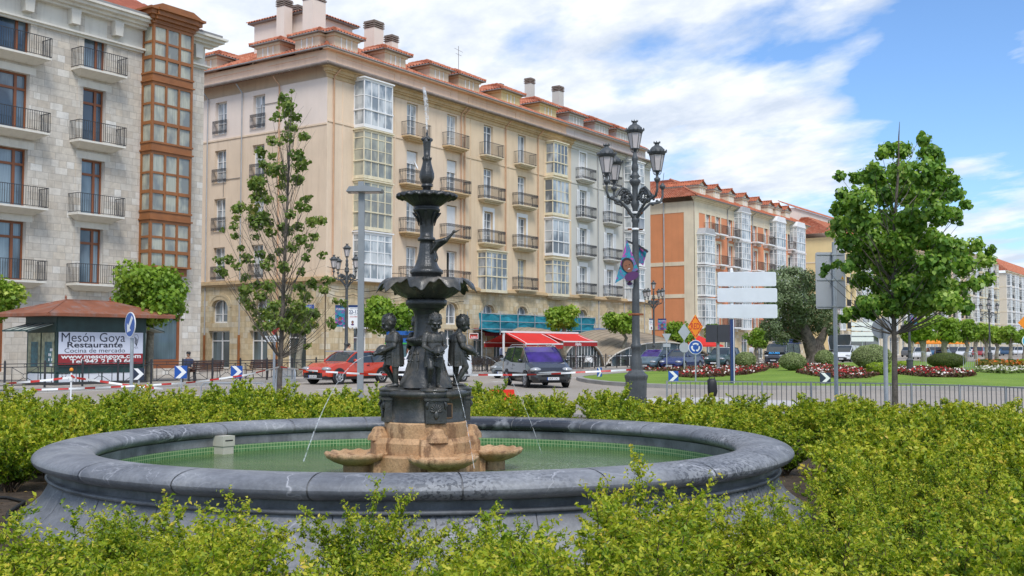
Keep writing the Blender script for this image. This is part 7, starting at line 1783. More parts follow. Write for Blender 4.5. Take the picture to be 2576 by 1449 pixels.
# ---------------------------------------------------------------- kiosk
def kiosk():
    p = G(250, 966, .15); nk = (p - C0).dot(N); ta, tb = FTt(143, nk), FTt(364, nk); W = tb - ta; nb = FN(66, 870, ta)[0]; D = nk - nb
    T = tag(empty('kiosk', S(ta, nk, .15), UROT), 'dark green street kiosk with rusty hipped metal roof and a Mesón Goya restaurant banner', 'kiosk')
    zf = lambda y: FT(250, y, nk)[1] - .15
    gr = M('kiosk_green', (.022, .055, .052), .5, var=.25, scale=2, stain=.3); zt = zf(797); z1 = zf(836); z2 = zf(934)
    wm = M('kiosk_white', (.70, .71, .74), .6, var=.05); 
    m = MB(); m.box((.02, .03, .02), (W-.02, D-.02, zt), gr); m.box((-.1, -.1, -.01), (W+.1, D+.1, .1), M('kiosk_base', (.06, .055, .05), .8))
    for x in (0, W-.1): m.box((x, -.02, .1), (x+.1, .1, z1), gr)
    for i in range(1, 4): m.box((W*i/4-.03, -.01, .1), (W*i/4+.03, .03, z2-.05), gr)
    m.box((-.02, -.05, z1), (W+.02, .05, zt), gr); m.box((-.05, -.02, z1), (.02, D, zt), gr); m.box((0, -.02, z2-.07), (W, .03, z2), gr); m.build('walls', T)
    m = MB(); m.box((.1, 0, .12), (W-.1, .028, z2-.07), wm)
    for i in range(2): m.box((-.002, D*.08 + i*D*.45, .12), (.018, D*.08 + i*D*.45 + D*.4, z2-.07), wm)
    m.build('lower_panel', T)
    gl = M('kiosk_poster_glass', (.28, .30, .20), .15, var=.5, scale=3)
    for i in range(2):
        a = D*.08 + i*D*.45; m = MB(); m.box((-.01, a, z2), (.015, a+D*.4, z1-.03), gl); m.box((-.013, a+.15, z2+.2), (-.0105, a+D*.3, z1-.4), M('poster_teal', (.04, .12, .14), .4, var=.6, scale=4))
        for j in range(8):
            if i == 0: m.box((-.016, a+.1+.1*(j % 3), z2+.25+.2*(j//2)), (-.0135, a+.17+.1*(j % 3), z2+.36+.2*(j//2)), wm)
        m.build('poster_case', T)
    # banner
    xa, xb = FTt(147, nk+.06) - ta, FTt(359, nk+.06) - ta; zr = zf(878) + .0; za, zb = zf(903.5)+.15-.15, zf(836.5)
    zr = FT(250, 890, nk)[1] - .15; zb = FT(250, 836, nk)[1] - .15; za = FT(250, 916, nk)[1] - .15
    m = MB(); m.box((xa, -.075, zr), (xb, -.055, zb), M('banner_white', (.68, .70, .78), .6, var=.03)); m.box((xa, -.075, za), (xb, -.055, zr-.0), M('banner_red', (.30, .025, .03), .6, var=.06)); w = xb - xa; h = zb - zr
    tx = M('banner_ink', (.03, .035, .055), .6); cx = xa + w*.42
    m.text('Mesón Goya', h*.42, tx, (xa + w*.402, -.0755, zb - h*.44), width=w*.745); m.text('Restaurante', h*.25, tx, (cx, -.0755, zb - h*.70), width=w*.65, bold=.02); m.text('Cocina de mercado', h*.20, tx, (cx, -.0755, zb - h*.94), width=w*.71)
    hr = zr - za; m.text('www.mesongoya.com', hr*.40, m_sw, (xa+w*.5, -.0755, zr - hr*.43), width=w*.95, bold=.03); m.text('Tel:942 21 30 66', hr*.40, m_sw, (xa+w*.5, -.0755, za + hr*.10), width=w*.74, bold=.03)
    # line drawing: head in profile with beard and a signature
    c = Vector((xb - w*.09, -.078, zr + h*.55)); rnd = random.Random(2)
    for k in range(7): m.tube([c + Vector((.0+.03*k-.09, 0, .25-.02*k)), c + Vector((.05+.02*k-.09, 0, .1)), c + Vector((-.02+.02*k-.05, 0, -.04-.02*k)), c + Vector((.06-.01*k, 0, -.1-.015*k))], .006, tx, 4)
    m.tube([c + Vector((-.1, 0, .3)), c + Vector((.05, 0, .34)), c + Vector((.13, 0, .2)), c + Vector((.1, 0, .0)), c + Vector((.02, 0, -.12))], .007, tx, 4); m.tube([c + Vector((-.1, 0, -.25)), c + Vector((-.02, 0, -.2)), c + Vector((0, 0, -.3)), c + Vector((.06, 0, -.2)), c + Vector((.12, 0, -.28))], .006, tx, 4)
    m.build('banner', T)
    # hipped roof: two ridge ends
    rt = M('rusty_roof_sheet', '90573d', .8, var=.2, scale=1.3, stain=.75, stcol=(.24, .23, .22), fine=.15)
    e = .95; ze = zt - .02; zr_ = FT(215, 756, nk - D/2)[1] - .15; r0 = Vector((FTt(163, nk-D/2) - ta, D/2, zr_)); r1 = Vector((FTt(275, nk-D/2) - ta, D/2, zr_))
    a, b, c2, d = Vector((-e*.9, -e*.75, ze)), Vector((W+e*1.1, -e*.75, ze)), Vector((W+e*1.1, D+e, ze)), Vector((-e*.9, D+e, ze)); up = Vector((0, 0, .12))
    m = MB(); m.add([a+up, b+up, c2+up, d+up, r0, r1], [(0, 1, 5, 4), (1, 2, 5), (2, 3, 4, 5), (3, 0, 4)], rt); m.add([a, b, c2, d, a+up, b+up, c2+up, d+up], [(0, 1, 5, 4), (1, 2, 6, 5), (2, 3, 7, 6), (3, 0, 4, 7), (3, 2, 1, 0)], rt)
    for q0, q1 in ((a+up, r0), (b+up, r1), (r0, r1), (c2+up, r1), (d+up, r0)): m.tube([q0, q1], .03, rt, 5)
    for r in (r0, r1): m.tube([r, r+Vector((0, 0, .22))], [.05, .01], rt, 6); m.ell(r+Vector((0, 0, .12)), (.05, .05, .05), rt, 8, 6)
    m.build('roof', T)
    can = M('canopy_sheet', (.40, .43, .38), .6, var=.15)
    for x, s_ in ((-.02, -1), (W+.02, 1)):
        m = MB(); m.add([(x, .2, z1+.35), (x, D-.2, z1+.35), (x+s_*1.15, D-.2, z1+.05), (x+s_*1.15, .2, z1+.05), (x, .2, z1+.31), (x, D-.2, z1+.31), (x+s_*1.15, D-.2, z1+.01), (x+s_*1.15, .2, z1+.01)], [(0, 1, 2, 3), (7, 6, 5, 4), (3, 2, 6, 7), (0, 3, 7, 4), (1, 5, 6, 2)], can)
        for k in range(4): m.bar((x, .2+(D-.4)*k/3, z1+.36), (x+s_*1.15, .2+(D-.4)*k/3, z1+.06), .04, .03, gr)
        m.bar((x+s_*1.15, .2, z1+.04), (x+s_*1.15, D-.2, z1+.04), .05, .06, gr); m.build('side_canopy', T)
kiosk()
# ---------------------------------------------------------------- benches and containers
def bench(label, t, n):
    T = tag(empty('bench', S(t, n, .15), UROT), label, 'bench', 'slatted benches behind the street fence'); w = 1.8; mw = M('dark_bench_wood', (.09, .035, .02), .6, var=.2, scale=4)
    m = MB()
    for k in range(5): m.box((-w/2, -.05-.1*k, .43), (w/2, .035-.1*k, .46), mw)
    m.build('seat', T); m = MB()
    for k in range(5): m.box((-w/2, -.47-.02*k, .50+.09*k), (w/2, -.445-.02*k, .575+.09*k), mw)
    m.build('backrest', T)
    for s in (-1, 1): m = MB(); m.tube([(s*.7, .02, 0), (s*.7, -.02, .42), (s*.7, -.45, .42), (s*.7, -.58, .92)], .02, m_iron, 6); m.tube([(s*.7, -.45, .42), (s*.7, -.52, 0)], .02, m_iron, 6); m.tube([(s*.7, 0, .42), (s*.7, .02, .64), (s*.7, -.45, .64)], .018, m_iron, 6); m.build('leg', T)
    return T
_bt = (FTt(507, 9.6), FTt(648, 9.6)); bench('dark slatted bench with the seated man, behind the fence', _bt[0], 9.6); bench('empty dark slatted bench behind the second blue chevron', _bt[1], 9.6)
def container():
    n = 9.8; t = FTt(1006, n); T = tag(empty('recycling_container', S(t, n, .15), UROT), 'blue and green recycling container with graphics beside the left child statue', 'recycling bin'); gn = M('bin_green', (.05, .42, .06), .5); bl = M('bin_blue', (.02, .12, .42), .5)
    z = lambda y: FT(1006, y, n)[1] - .15; m = MB(); m.prism([(-.55, .12), (.55, .12), (.66, z(903)), (-.66, z(903))], -.5, .5, bl); m.box((-.7, -.55, z(903)), (.7, .55, z(900)), gn); m.build('lower_body', T)
    m = MB(); m.box((-.62, -.5, z(900)+.002), (.62, .5, z(866)), M('bin_panel', (.08, .14, .15), .4, var=.4, scale=2)); face_art(m, Vector((.15, -.51, z(885))), .8, Vector((1, 0, 0)), Vector((0, 0, 1)), .004); m.box((-.68, -.55, z(866)+.002), (.68, .55, z(862)), gn); m.build('advert_panel', T)
    m = MB(); m.box((-.6, -.48, z(862)+.002), (.6, .48, z(833)), bl); m.box((-.35, -.5, z(850)), (.35, -.48, z(843)), m_blk); m.build('lid', T)
container()
# ---------------------------------------------------------------- café: awnings, pavilion, scaffold, tables
def cafe():
    nr = 10.2; ta, tb = FTt(1267, nr), FTt(1453, nr); zr = FT(1267, 836, nr)[1]; tm = FTt(1366, nr)
    T = tag(empty('awning_frame', S(ta, nr, .15), UROT), 'free standing double awning with bright red canvas on white posts lettered Alaska', 'awning'); L = tb - ta; z0 = zr - .15; lm = tm - ta
    m = MB(); m.box((-.15, -.09, z0-.02), (L, .09, z0+.10), m_wframe)
    for x in (0, L-.2): m.box((x-.05, -.05, 0), (x+.05, .05, z0), m_wframe)
    m.build('frame', T); ze = FT(1360, 865, nr+1.6)[1] - .15
    for (a, b), s_, txt, dz in (((.1, lm-.05), -1, 'Cafeteria', 0), ((lm+.05, L), -1, 'Alaska', .17), ((.1, lm-.05), 1, '', .1), ((lm+.05, L), 1, '', .1)):
        m = MB(); y = s_*1.6; zz = ze + dz
        vs = []; K = 8
        for i in range(K+1):
            f = i/K; 
            for j in range(13): x = a + (b-a)*j/12; vs.append((x, y*f, z0 + (zz-z0)*f - .05*sin(pi*f) + .006*(j % 2)))
        fs = [(i*13+j, i*13+j+1, (i+1)*13+j+1, (i+1)*13+j) for i in range(K) for j in range(12)]; m.add(vs, fs, m_redcan, True); m.add([(x, yy, q-.01) for x, yy, q in vs], fs, m_redcan, True)
        m.box((a, y-.03, zz-.05), (b, y+.03, zz+.03), m_wframe); m.box((a, y-.012, zz-.32), (b, y+.012, zz-.05), M('valance_red', (.36, .015, .015), .8))
        if txt: m.text(txt, .22, m_wframe, (a+(b-a)*(.42 if txt == 'Alaska' else .66), y-.013, zz-.27), bold=.02, depth=.006)
        m.build('canvas', T)
        m = MB()
        for x in (a+.3, b-.3): m.tube([(x, 0, z0-.03), (x+.1*s_, y*.55, z0-.35), (x, y, zz-.02)], .022, m_wframe, 5)
        m.build('awning_arm', T)
    # pavilion
    nf = 8.4; ar = M('pavilion_sheet', (.33, .26, .18), .8, var=.1, scale=1, stain=.2); arf = M('pavilion_edge', (.60, .55, .47), .6)
    t0, t1, t2 = FTt(1412, nf), FTt(1521, nf), FTt(1795, nf); T = tag(empty('pavilion', S(t0, nf, .15), UROT), 'low glazed terrace pavilion under two brown arched roofs beside the red awnings', 'pavilion')
    m = MB(); fm = MB()
    for k, (a, b) in enumerate(((0, t1-t0), (t1-t0, t2-t0))):
        gm = MB(); K, J = 28, 10; vs = []
        for j in range(J+1):
            f = j/J; hh = 1.9 + 1.15*sin(f*pi/2)**.9
            for i in range(K+1): u = i/K; x = a + (b-a)*u; vs.append((x, f*5.6, hh * (max(0, 1-abs(2*u-1)**2.1))**.62 * (1 if True else 0)))
        fs = [(j*(K+1)+i, j*(K+1)+i+1, (j+1)*(K+1)+i+1, (j+1)*(K+1)+i) for j in range(J) for i in range(K)]; m.add(vs, fs, ar, True); m.add([(x, y+.01, max(0, z-.06)) for x, y, z in vs], fs, ar, True)
        fm.tube([(vs[i][0], -.02, vs[i][2]) for i in range(K+1)], .06, arf, 6, smooth=False)
        for j in range(1, J, 1): fm.tube([(vs[j*(K+1)+i][0], vs[j*(K+1)+i][1], vs[j*(K+1)+i][2]+.012) for i in range(K+1)], .012, M('seam', (.22, .17, .12), .8), 4, smooth=False)
        for i in range(2, K-1, 2):
            x, z = vs[i][0], vs[i][2]; fm.box((x-.025, .18, 0), (x+.025, .22, z-.05), m_wframe)
            x2, z2 = vs[i+2][0], vs[i+2][2]; 
            gm.add([(x, .2, 0), (x2, .2, 0), (x2, .2, z2-.08), (x, .2, z-.08)], [(0, 1, 2, 3)], m_glass_shop)
        fm.box((a+1.0, .19, .78), (b-1.0, .21, .84), m_wframe); gm.build('glazing', T)
    m.build('arched_roof', T); fm.build('frame', T)
    # parasol
    n = 7.0; t = FTt(1746, n); T = tag(empty('parasol', S(t, n, .15), UROT), 'wide red parasol behind the roundabout sign', 'parasol'); zt = FT(1746, 838, n)[1]-.15; zb = FT(1746, 869, n)[1]-.15; R_ = 2.9
    m = MB(); m.lathe([(R_, zb), (R_*.5, zb+(zt-zb)*.42), (.0, zt)], m_redcan, 8, smooth=False); m.lathe([(R_, zb-.12), (R_, zb)], m_redcan, 8, smooth=False, cap=False); m.build('canopy', T); m = MB(); m.tube([(0, 0, 0), (0, 0, zt)], .04, m_wframe, 8); m.build('pole', T)
    _g = 'orange parasols far along the quay'
    for i, (px, Y, lab, mt) in enumerate(((2352, 150, 'orange parasol behind the first far pollards', m_orange), (2388, 156, 'orange parasol before the tan terrace, second of two', m_orange), (2560, 170, 'white parasol by the right edge beyond the cars', m_sw), (1960, 140, 'dark awning parasol left of the olive trunk', m_navy))):
        T = tag(empty('parasol', (X(px, Y), Y, 0)), lab, 'parasol', _g if i < 2 else None); m = MB(); m.lathe([(2.9, 2.2), (0, 3.4)], mt, 8, smooth=False); m.lathe([(2.9, 2.0), (2.9, 2.2)], mt, 8, smooth=False, cap=False); m.build('canopy', T); m = MB(); m.tube([(0, 0, 0), (0, 0, 3.3)], .05, m_wframe, 6); m.build('pole', T)
    # scaffold with teal debris net
    n = 1.7; ta, tb = FTt(1205, n), FTt(1492, n); T = tag(empty('scaffold', S(ta, n, .15), UROT), 'scaffold platform wrapped in teal debris netting above the café front', 'scaffold'); L = tb - ta; z0 = FT(1300, 829, n)[1]-.15; z1 = FT(1300, 792, n)[1]-.15
    m = MB()
    for i in range(8):
        x = L*i/7
        for y in (-.24, 1.1): m.tube([(x, y, 0), (x, y, z1+.15)], .035, m_galv, 6)
    for z in (z0, (z0+z1)/2, z1): m.tube([(0, -.2, z), (L, -.2, z)], .035, m_galv, 6)
    m.box((0, 0, z0-.06), (L, 1.1, z0), m_galv); m.build('scaffold_frame', T); m = MB(); vs = []; K = 60; teal = M('teal_net', (.015, .23, .30), .8, var=.25, scale=1.5, stain=.2, stcol=(.01, .12, .16))
    for j in range(7):
        f = j/6
        for i in range(K+1): x = -.15 + (L+.3)*i/K; vs.append((x, -.10 - .07*sin(i*.9+f*3) - .05*sin(i*.37+j), z0-.25*abs(sin(i*.21)) * (1-f) + (z1-z0+.05)*f - .10*abs(sin(i*.16)) * f))
    fs = [(j*(K+1)+i, j*(K+1)+i+1, (j+1)*(K+1)+i+1, (j+1)*(K+1)+i) for j in range(6) for i in range(K)]; m.add(vs, fs, teal, True); m.add([(x, y+.012, z) for x, y, z in vs], fs, teal, True); m.build('net', T)
    # burgundy front awnings and lettering under the scaffold
    n = .15; ta, tb = FTt(1190, n), FTt(1430, n); T = tag(empty('shop_awning', S(ta, n, 0), UROT), 'burgundy canvas shop awning lettered LOZANO beneath the scaffold', 'awning'); L = tb-ta; z1 = FT(1240, 826, n)[1]; m = MB()
    for a, b in ((0, L*.36), (L*.45, L*.98)):
        m.add([(a, 0, z1), (b, 0, z1), (b, -1.1, z1-.35), (a, -1.1, z1-.35), (a, 0, z1-.03), (b, 0, z1-.03), (b, -1.1, z1-.38), (a, -1.1, z1-.38)], [(0, 1, 2, 3), (7, 6, 5, 4), (3, 2, 6, 7), (0, 3, 7, 4), (1, 5, 6, 2)], m_dkred); m.box((a, -1.12, z1-.62), (b, -1.10, z1-.38), m_dkred)
    m.text('LOZANO', .2, M('letter_cream', (.6, .5, .4), .6), (L*.6, -1.121, z1-.6), depth=.006); m.build('canvas', T)
    n = 2.0; t = FTt(1192, n); T = tag(empty('hanging_sign', S(t, n, 0), 0), 'small red and white box sign lettered ALASKA on a bracket', 'shop sign'); z0, z1 = FT(1192, 852.5, n)[1], FT(1192, 838, n)[1]
    m = MB(); w = .33; m.box((-w, -.08, z0), (w, .08, z1), m_wframe); m.box((-w+.04, -.09, z0+.03), (w-.04, -.08, z1-.04), m_red); m.box((-w+.05, -.094, z1-.15), (w-.05, -.09, z1-.05), M('sign_brown', (.12, .03, .01), .5)); m.text('ALASKA', .14, m_sw, (0, -.09, z0+.06), width=w*1.3, bold=.02); m.build('sign_box', T); m = MB(); m.bar((0, 0, z1-.05), tuple(-N*2.0+Vector((0, 0, z1-.05))), .04, .04, m_blk); m.build('bracket', T)
    # menu boards and doors at the café front are part of the row of shop windows; chairs and tables
    cm = M('wicker', (.035, .024, .018), .8, var=.3, scale=20)
    m = MB(); m.box((-.24, -.24, .42), (.24, .24, .46), cm); seat = m.mesh('seat'); m = MB(); m.tube([(-.23, .22, .45), (-.22, .27, .85), (0, .29, .92), (.22, .27, .85), (.23, .22, .45)], .018, cm, 5)
    for k in range(5): m.bar((-.21, .25+.005*k, .52+.07*k), (.21, .25+.005*k, .52+.07*k), .015, .05, cm)
    back = m.mesh('backrest'); lg = MB(); lg.tube([(0, 0, 0), (0, 0, .43)], .014, m_iron, 5); lgm = lg.mesh('leg'); arm = MB(); arm.tube([(0, -.22, .45), (0, -.22, .66), (0, .24, .68)], .014, cm, 5); armm = arm.mesh('armrest')
    rnd = random.Random(9); proto = None; kids = None; k = 0
    spots = [(px, n) for n in (8.9, 9.9) for px in ((1190, 1203, 1217, 1231, 1246, 1256) if n > 9 else (1196, 1212, 1238, 1292, 1308))]
    spots += [(1448, 8.6), (1462, 8.9), (1494, 8.8), (1550, 8.0), (1572, 8.2), (1584, 8.0)]
    for px, n in spots:
        pos = S(FTt(px, n), n, .15); rz = rnd.uniform(0, 6.28)
        if proto is None:
            proto = empty('cafe_chair', pos, rz); link('seat', seat, proto); link('backrest', back, proto)
            for a in (-1, 1):
                link('armrest', armm, proto, (a*.23, 0, 0))
                for b in (-1, 1): link('leg', lgm, proto, (a*.2, b*.2, 0))
            c = proto; kids = kidmap(proto)
        else: c = copy_tree(proto, kids, pos, rz)
        tag(c, 'dark wicker café chair beside the red awnings' if px < 1400 else 'dark wicker café chair under the arched pavilion', 'chair', 'café chairs by the awnings' if px < 1400 else 'café chairs in the pavilion')
    for px, n, cl, lab in ((1224, 8.4, 0, 'bare round café table left of the white awning post'), (1478, 9.2, 1, 'café table under a white cloth right of the dark minivan'), (1300, 8.2, 0, 'bare round café table behind the dark minivan')):
        T = tag(empty('cafe_table', S(FTt(px, n), n, .15)), lab, 'table'); m = MB(); m.lathe([(.36, .70), (.38, .73), (0, .735)], m_sw if cl else cm, 18); m.build('tabletop', T); m = MB(); m.tube([(0, 0, 0), (0, 0, .7)], .03, m_iron, 8); m.lathe([(.22, 0), (.2, .02), (.03, .05)], m_iron, 12); m.build('leg', T)
        if cl: m = MB(); m.lathe([(.40, .42), (.395, .72), (.39, .742), (0, .742)], m_sw, 24, mod=lambda t, i: (1 + .05*cos(4*t)*(i == 0), .06*cos(4*t)*(i == 0))); tag(m.build('tablecloth', None, T.location), 'white cloth draped over the café table right of the minivan', 'tablecloth')
cafe()
# ================================================================ vehicles
def paint(name, col, rough=.25): return M(name, col, rough, 0, var=.04, scale=1, spec=.6, coat=.6)
m_carglass = M('car_glass', (.03, .04, .045), .05, var=.2, scale=.6, spec=.9)
m_purple = M('tinted_windscreen', (.045, .02, .15), .05, var=.6, scale=1.6, spec=.9)
m_headl = M('headlamp', (.42, .43, .43), .1, .3, var=.1, scale=12); m_taill = M('tail_lamp', (.35, .01, .01), .25)
m_plate = M('number_plate', (.75, .75, .74), .5)
def wheel_meshes():
    if 'wheel' not in _cache:
        a = MB(); a.T = Matrix.Rotation(pi/2, 4, 'X'); a.lathe([(.62, -.35), (.88, -.5), (1.0, -.35), (1.0, .35), (.88, .5), (.62, .35)], m_rubber, 28)
        b = MB(); b.T = Matrix.Rotation(pi/2, 4, 'X')
        for s_ in (1,):
            b.lathe([(.66, .40), (.64, .50), (.58, .46), (.56, .2)], m_silver, 24, cap=False); b.lathe([(.14, .36), (.12, .48), (0, .49)], m_silver, 12)
            b.lathe([(.6, .12), (0, .12)], m_blk, 20, cap=False)
            for k in range(5):
                t = 2*pi*k/5; c, s = cos(t), sin(t)
                for w in (-.09, .09): b.bar((.1*c - w*s, .1*s + w*c, .42), (.60*c - w*.8*s, .60*s + w*.8*c, .40), .09, .10, m_silver)
        _cache['wheel'] = (a.mesh('tyre'), b.mesh('rim'))
    return _cache['wheel']
def car(name, label, pos, head, L=4.2, W=1.76, Ht=1.47, pm=None, hood=.92, cowl=.27, wtop=.44, rtop=.84, rbot=.95, belt=.93, nose=.62, gl=None, wr=.31, cat='car', group=None, lower=None, axf=.19, axr=.80, plate='', roofm=None, parts=True, clear=.22, boxy=0.0, sideglass=True, trunk=None):
    """front towards +x; every vehicle is a lofted shell with its own glass, lamps, mirrors, wheels"""
    T = tag(empty(name, pos, atan2(head[1], head[0])), label, cat, group); pm = pm or paint('p', (.2, .2, .2)); gl = gl or m_carglass; lower = lower or pm; hw = W/2
    tb = trunk or belt
    # station: fraction from the front, belt z, roof z, half width at belt, half width at roof
    st = [(0.0, nose*.72, nose*.72, hw*.70, hw*.5), (.012, nose*.9, nose*.92, hw*.84, hw*.62), (.05, nose, nose+.05, hw*.95, hw*.72), (.14, (nose+hood)/2+.04, (nose+hood)/2+.09, hw*.985, hw*.78), (cowl-.015, hood, hood+.03, hw, hw*.84),
          (cowl, hood+.01, hood+.05, hw, hw*.84), ((cowl*.45+wtop*.55), belt+.005, hood+.05+(Ht-hood-.05)*.62, hw, hw*(.80+boxy)), (wtop, belt+.01, Ht-.035, hw, hw*(.74+boxy)), (wtop+.04, belt+.01, Ht-.01, hw, hw*(.73+boxy)), ((wtop+rtop)/2, belt+.02, Ht, hw, hw*(.73+boxy)), (rtop, belt+.03, Ht-.05, hw*.99, hw*(.71+boxy)),
          (rbot, tb, tb+.06, hw*.95, hw*(.74+boxy)), (.985, tb-.08, tb-.04, hw*.92, hw*.72), (1.0, tb*.62, tb*.63, hw*.84, hw*.6)]
    ring = []
    for f, bz, rz, bw, rw in st:
        x = L/2 - L*f; e = min(1, min(f, 1-f)/.05); zb_ = clear + .06*(1-e); mid = (zb_+bz)/2
        half = [(bw*.86, zb_), (bw*.985, zb_+.14*min(1, (bz-zb_)/.4)), (bw*1.0, mid), (bw*.965, bz), (rw*1.0, rz-.025 if rz > bz+.2 else rz), (rw*.7, rz)]
        ring.append([(x, y, z) for y, z in half] + [(x, -y, z) for y, z in half[::-1]])
    body, win = MB(), MB(); nr = 12; flat = [p for r in ring for p in r]
    for i in range(len(ring)-1):
        f0, f1 = st[i][0], st[i+1][0]
        for k in range(nr):
            k2 = (k+1) % nr; q = (i*nr+k, i*nr+k2, (i+1)*nr+k2, (i+1)*nr+k); side = k in (3, 7); top = k in (4, 5, 6)
            gside = side and f0 >= cowl-.001 and f1 <= rbot+.001 and sideglass; gtop = top and ((f0 >= cowl-.001 and f1 <= wtop+.001) or (f0 >= rtop-.001 and f1 <= rbot+.001))
            if sideglass == 'front' and side and f0 >= wtop+.03: gside = False
            b = win if (gside or gtop) else body
            m_ = gl if (gtop and f0 < .5) else (m_carglass if b is win else (lower if k in (0, 10, 11) else (roofm if roofm and top and f0 >= wtop-.01 and f1 <= rtop+.01 else pm)))
            b.add([flat[j] for j in q], [(0, 1, 2, 3)], m_, b is body)
    body.add(ring[0], [tuple(range(nr))[::-1]], lower); body.add(ring[-1], [tuple(range(nr))], lower)
    # pillars, sills, arches
    def pt(i, k): return ring[i][k]
    ib = [i for i, s in enumerate(st) if s[0] >= cowl-.001 and s[0] <= rbot+.001]
    for s_ in (3, 4), (8, 7):
        for a, b in zip(ib, ib[1:]):
            body.bar(pt(a, s_[1]), pt(b, s_[1]), .05, .05, pm)
        for fx in ((wtop+rtop)/2 - .06, rtop-.0):
            i = min(range(len(st)), key=lambda j: abs(st[j][0]-fx)); body.bar(pt(i, s_[0]), pt(i, s_[1]), .07, .045, pm if fx > .7 else m_blk)
    axs = [L/2 - L*axf, L/2 - L*axr]
    for ax in axs:
        for s_ in (-1, 1):
            K = 12; vs = []
            for k in range(K+1): a = pi*k/K*1.16-.25; vs += [(ax+(wr+.015)*cos(a), s_*(hw*.998), wr+(wr+.015)*sin(a)), (ax+(wr+.075)*cos(a), s_*(hw*1.004), wr+(wr+.075)*sin(a))]
            body.add(vs, [(2*k, 2*k+1, 2*k+3, 2*k+2) for k in range(K)], lower if lower is not pm else m_blk)
            body.add([(ax+(wr+.02)*cos(a), s_*(hw*1.001), wr+(wr+.02)*sin(a)) for a in [2*pi*k/16 for k in range(16)]], [tuple(range(16))], m_blk)
    body.build('body', T); win.build('windows', T)
    ty, ri = wheel_meshes()
    for ax in axs:
        for s_ in (-1, 1):
            w = link('wheel', ty, T, (ax, s_*(hw-.085), wr), 0 if s_ < 0 else pi, (wr, .20, wr)); link('rim', ri, w)
    if not parts: return T
    fx = L/2 - L*.03
    for s_ in (-1, 1):
        m = MB(); m.ell((L/2-L*.05, s_*hw*.72, nose*.95), (.21, .25, .105), m_headl, 12, 8); m.build('headlight', T)
        m = MB(); m.ell((-L/2+L*.02, s_*hw*.80, tb*.86), (.06, .13, .16), m_taill, 10, 7); m.build('tail_light', T)
        m = MB(); m.ell((L/2-L*(cowl+.07), s_*(hw+.10), hood+.10), (.06, .11, .075), pm, 10, 7); m.bar((L/2-L*(cowl+.07), s_*(hw-.03), hood+.05), (L/2-L*(cowl+.07), s_*(hw+.08), hood+.08), .05, .03, m_blk); m.build('mirror', T)
        m = MB(); m.tube([(L/2-L*((wtop+rtop)/2-.10), s_*(hw+.004), belt-.10), (L/2-L*((wtop+rtop)/2-.06), s_*(hw+.004), belt-.10)], .014, m_blk, 5)
        m.bar((L/2-L*((wtop+rtop)/2-.06), s_*(hw*1.0+.0015), clear+.12), (L/2-L*((wtop+rtop)/2-.06), s_*(hw*.968+.003), belt-.01), .012, .006, m_blk); m.build('door_seam', T)
    m = MB(); m.prism([(-hw*.55, nose*.60), (hw*.55, nose*.60), (hw*.5, nose*.74), (-hw*.5, nose*.74)], 0, .03, m_blk); m.prism([(-hw*.62, clear+.06), (hw*.62, clear+.06), (hw*.6, clear+.14), (-hw*.6, clear+.14)], 0, .03, m_blk)
    g = m.build('grille', T, (L/2+.0, 0, 0), pi/2)
    m = MB(); m.box((-.26, -.02, nose*.5-.055), (.26, 0, nose*.5+.055), m_plate); m.box((-.26, -.022, nose*.5-.055), (-.22, -.02, nose*.5+.055), m_blue)
    if plate: m.text(plate, .075, m_blk, (.02, -.02, nose*.5-.035), width=.42)
    o = m.build('number_plate', T, (L/2+.015, 0, 0), pi/2); 
    return T
hU = (-U.x, -U.y)
f_ = G(863, 966.8); r_ = G(955, 963.6); ctr = (f_ + r_)/2; hd = Vector((f_.x-r_.x, f_.y-r_.y, 0)).normalized(); hd = (hd + Vector((hU[0], hU[1], 0)))/2; hd.normalize(); sd = Vector((-hd.y, hd.x, 0)); sgn = -1 if sd.y < 0 else 1
ctr = ctr - sd*(.88 if sd.y < 0 else -.88)
redp = paint('tomato_red_paint', (.56, .045, .012)); lw = M('dark_cladding', (.035, .035, .037), .7)
rs = car('suv', 'orange red compact SUV driving left, behind the thin grey lamp pole', ctr, hd, 4.4, 1.8, 1.50, redp, hood=.98, cowl=.31, wtop=.46, rtop=.88, rbot=.98, belt=.95, nose=.74, lower=lw, wr=.34, axf=.18, axr=.80, plate='9142 HKN')
m = MB(); 
for s_ in (-1, 1): m.bar((.9, s_*.60, 1.50), (-1.5, s_*.60, 1.50), .04, .05, m_silver)
m.build('roof_rail', rs); m = MB()
for s_ in (-1, 1): m.prism([(s_*.17-.12, .50), (s_*.17+.12, .50), (s_*.17+.13, .66), (s_*.17-.13, .66)], -.01, .05, m_blk)
m.bar((-.6, -.02, .28), (.6, -.02, .28), .05, .05, m_silver); m.build('front_grille', rs, (2.19, 0, 0), pi/2)
blk = paint('charcoal_paint', (.012, .013, .016), .15)
hd = Vector((.27, -.96, 0)).normalized(); fa = G(1374, 975); ctr = fa - hd*1.45
mv = car('minivan', 'dark charcoal minivan with violet tinted windscreen and roof rails facing the viewer', ctr, hd, 4.75, 1.87, 1.74, blk, hood=1.03, cowl=.20, wtop=.40, rtop=.92, rbot=.985, belt=1.02, nose=.80, gl=m_purple, wr=.34, axf=.20, axr=.80, plate='0828 CRZ', boxy=.02)
m = MB()
for s_ in (-1, 1): m.tube([(.6, s_*.62, 1.73), (.3, s_*.62, 1.80), (-1.6, s_*.62, 1.80), (-1.9, s_*.62, 1.72)], .022, m_silver, 6)
m.build('roof_rail', mv); m = MB(); m.prism([(-.62, .63), (.62, .63), (.62, .655), (0, .70), (-.62, .655)], -.01, .03, m_silver); m.build('chrome_bar', mv, (2.375, 0, 0), pi/2)
p = G(1160, 962.5); wv = paint('white_paint', (.72, .73, .74), .3)
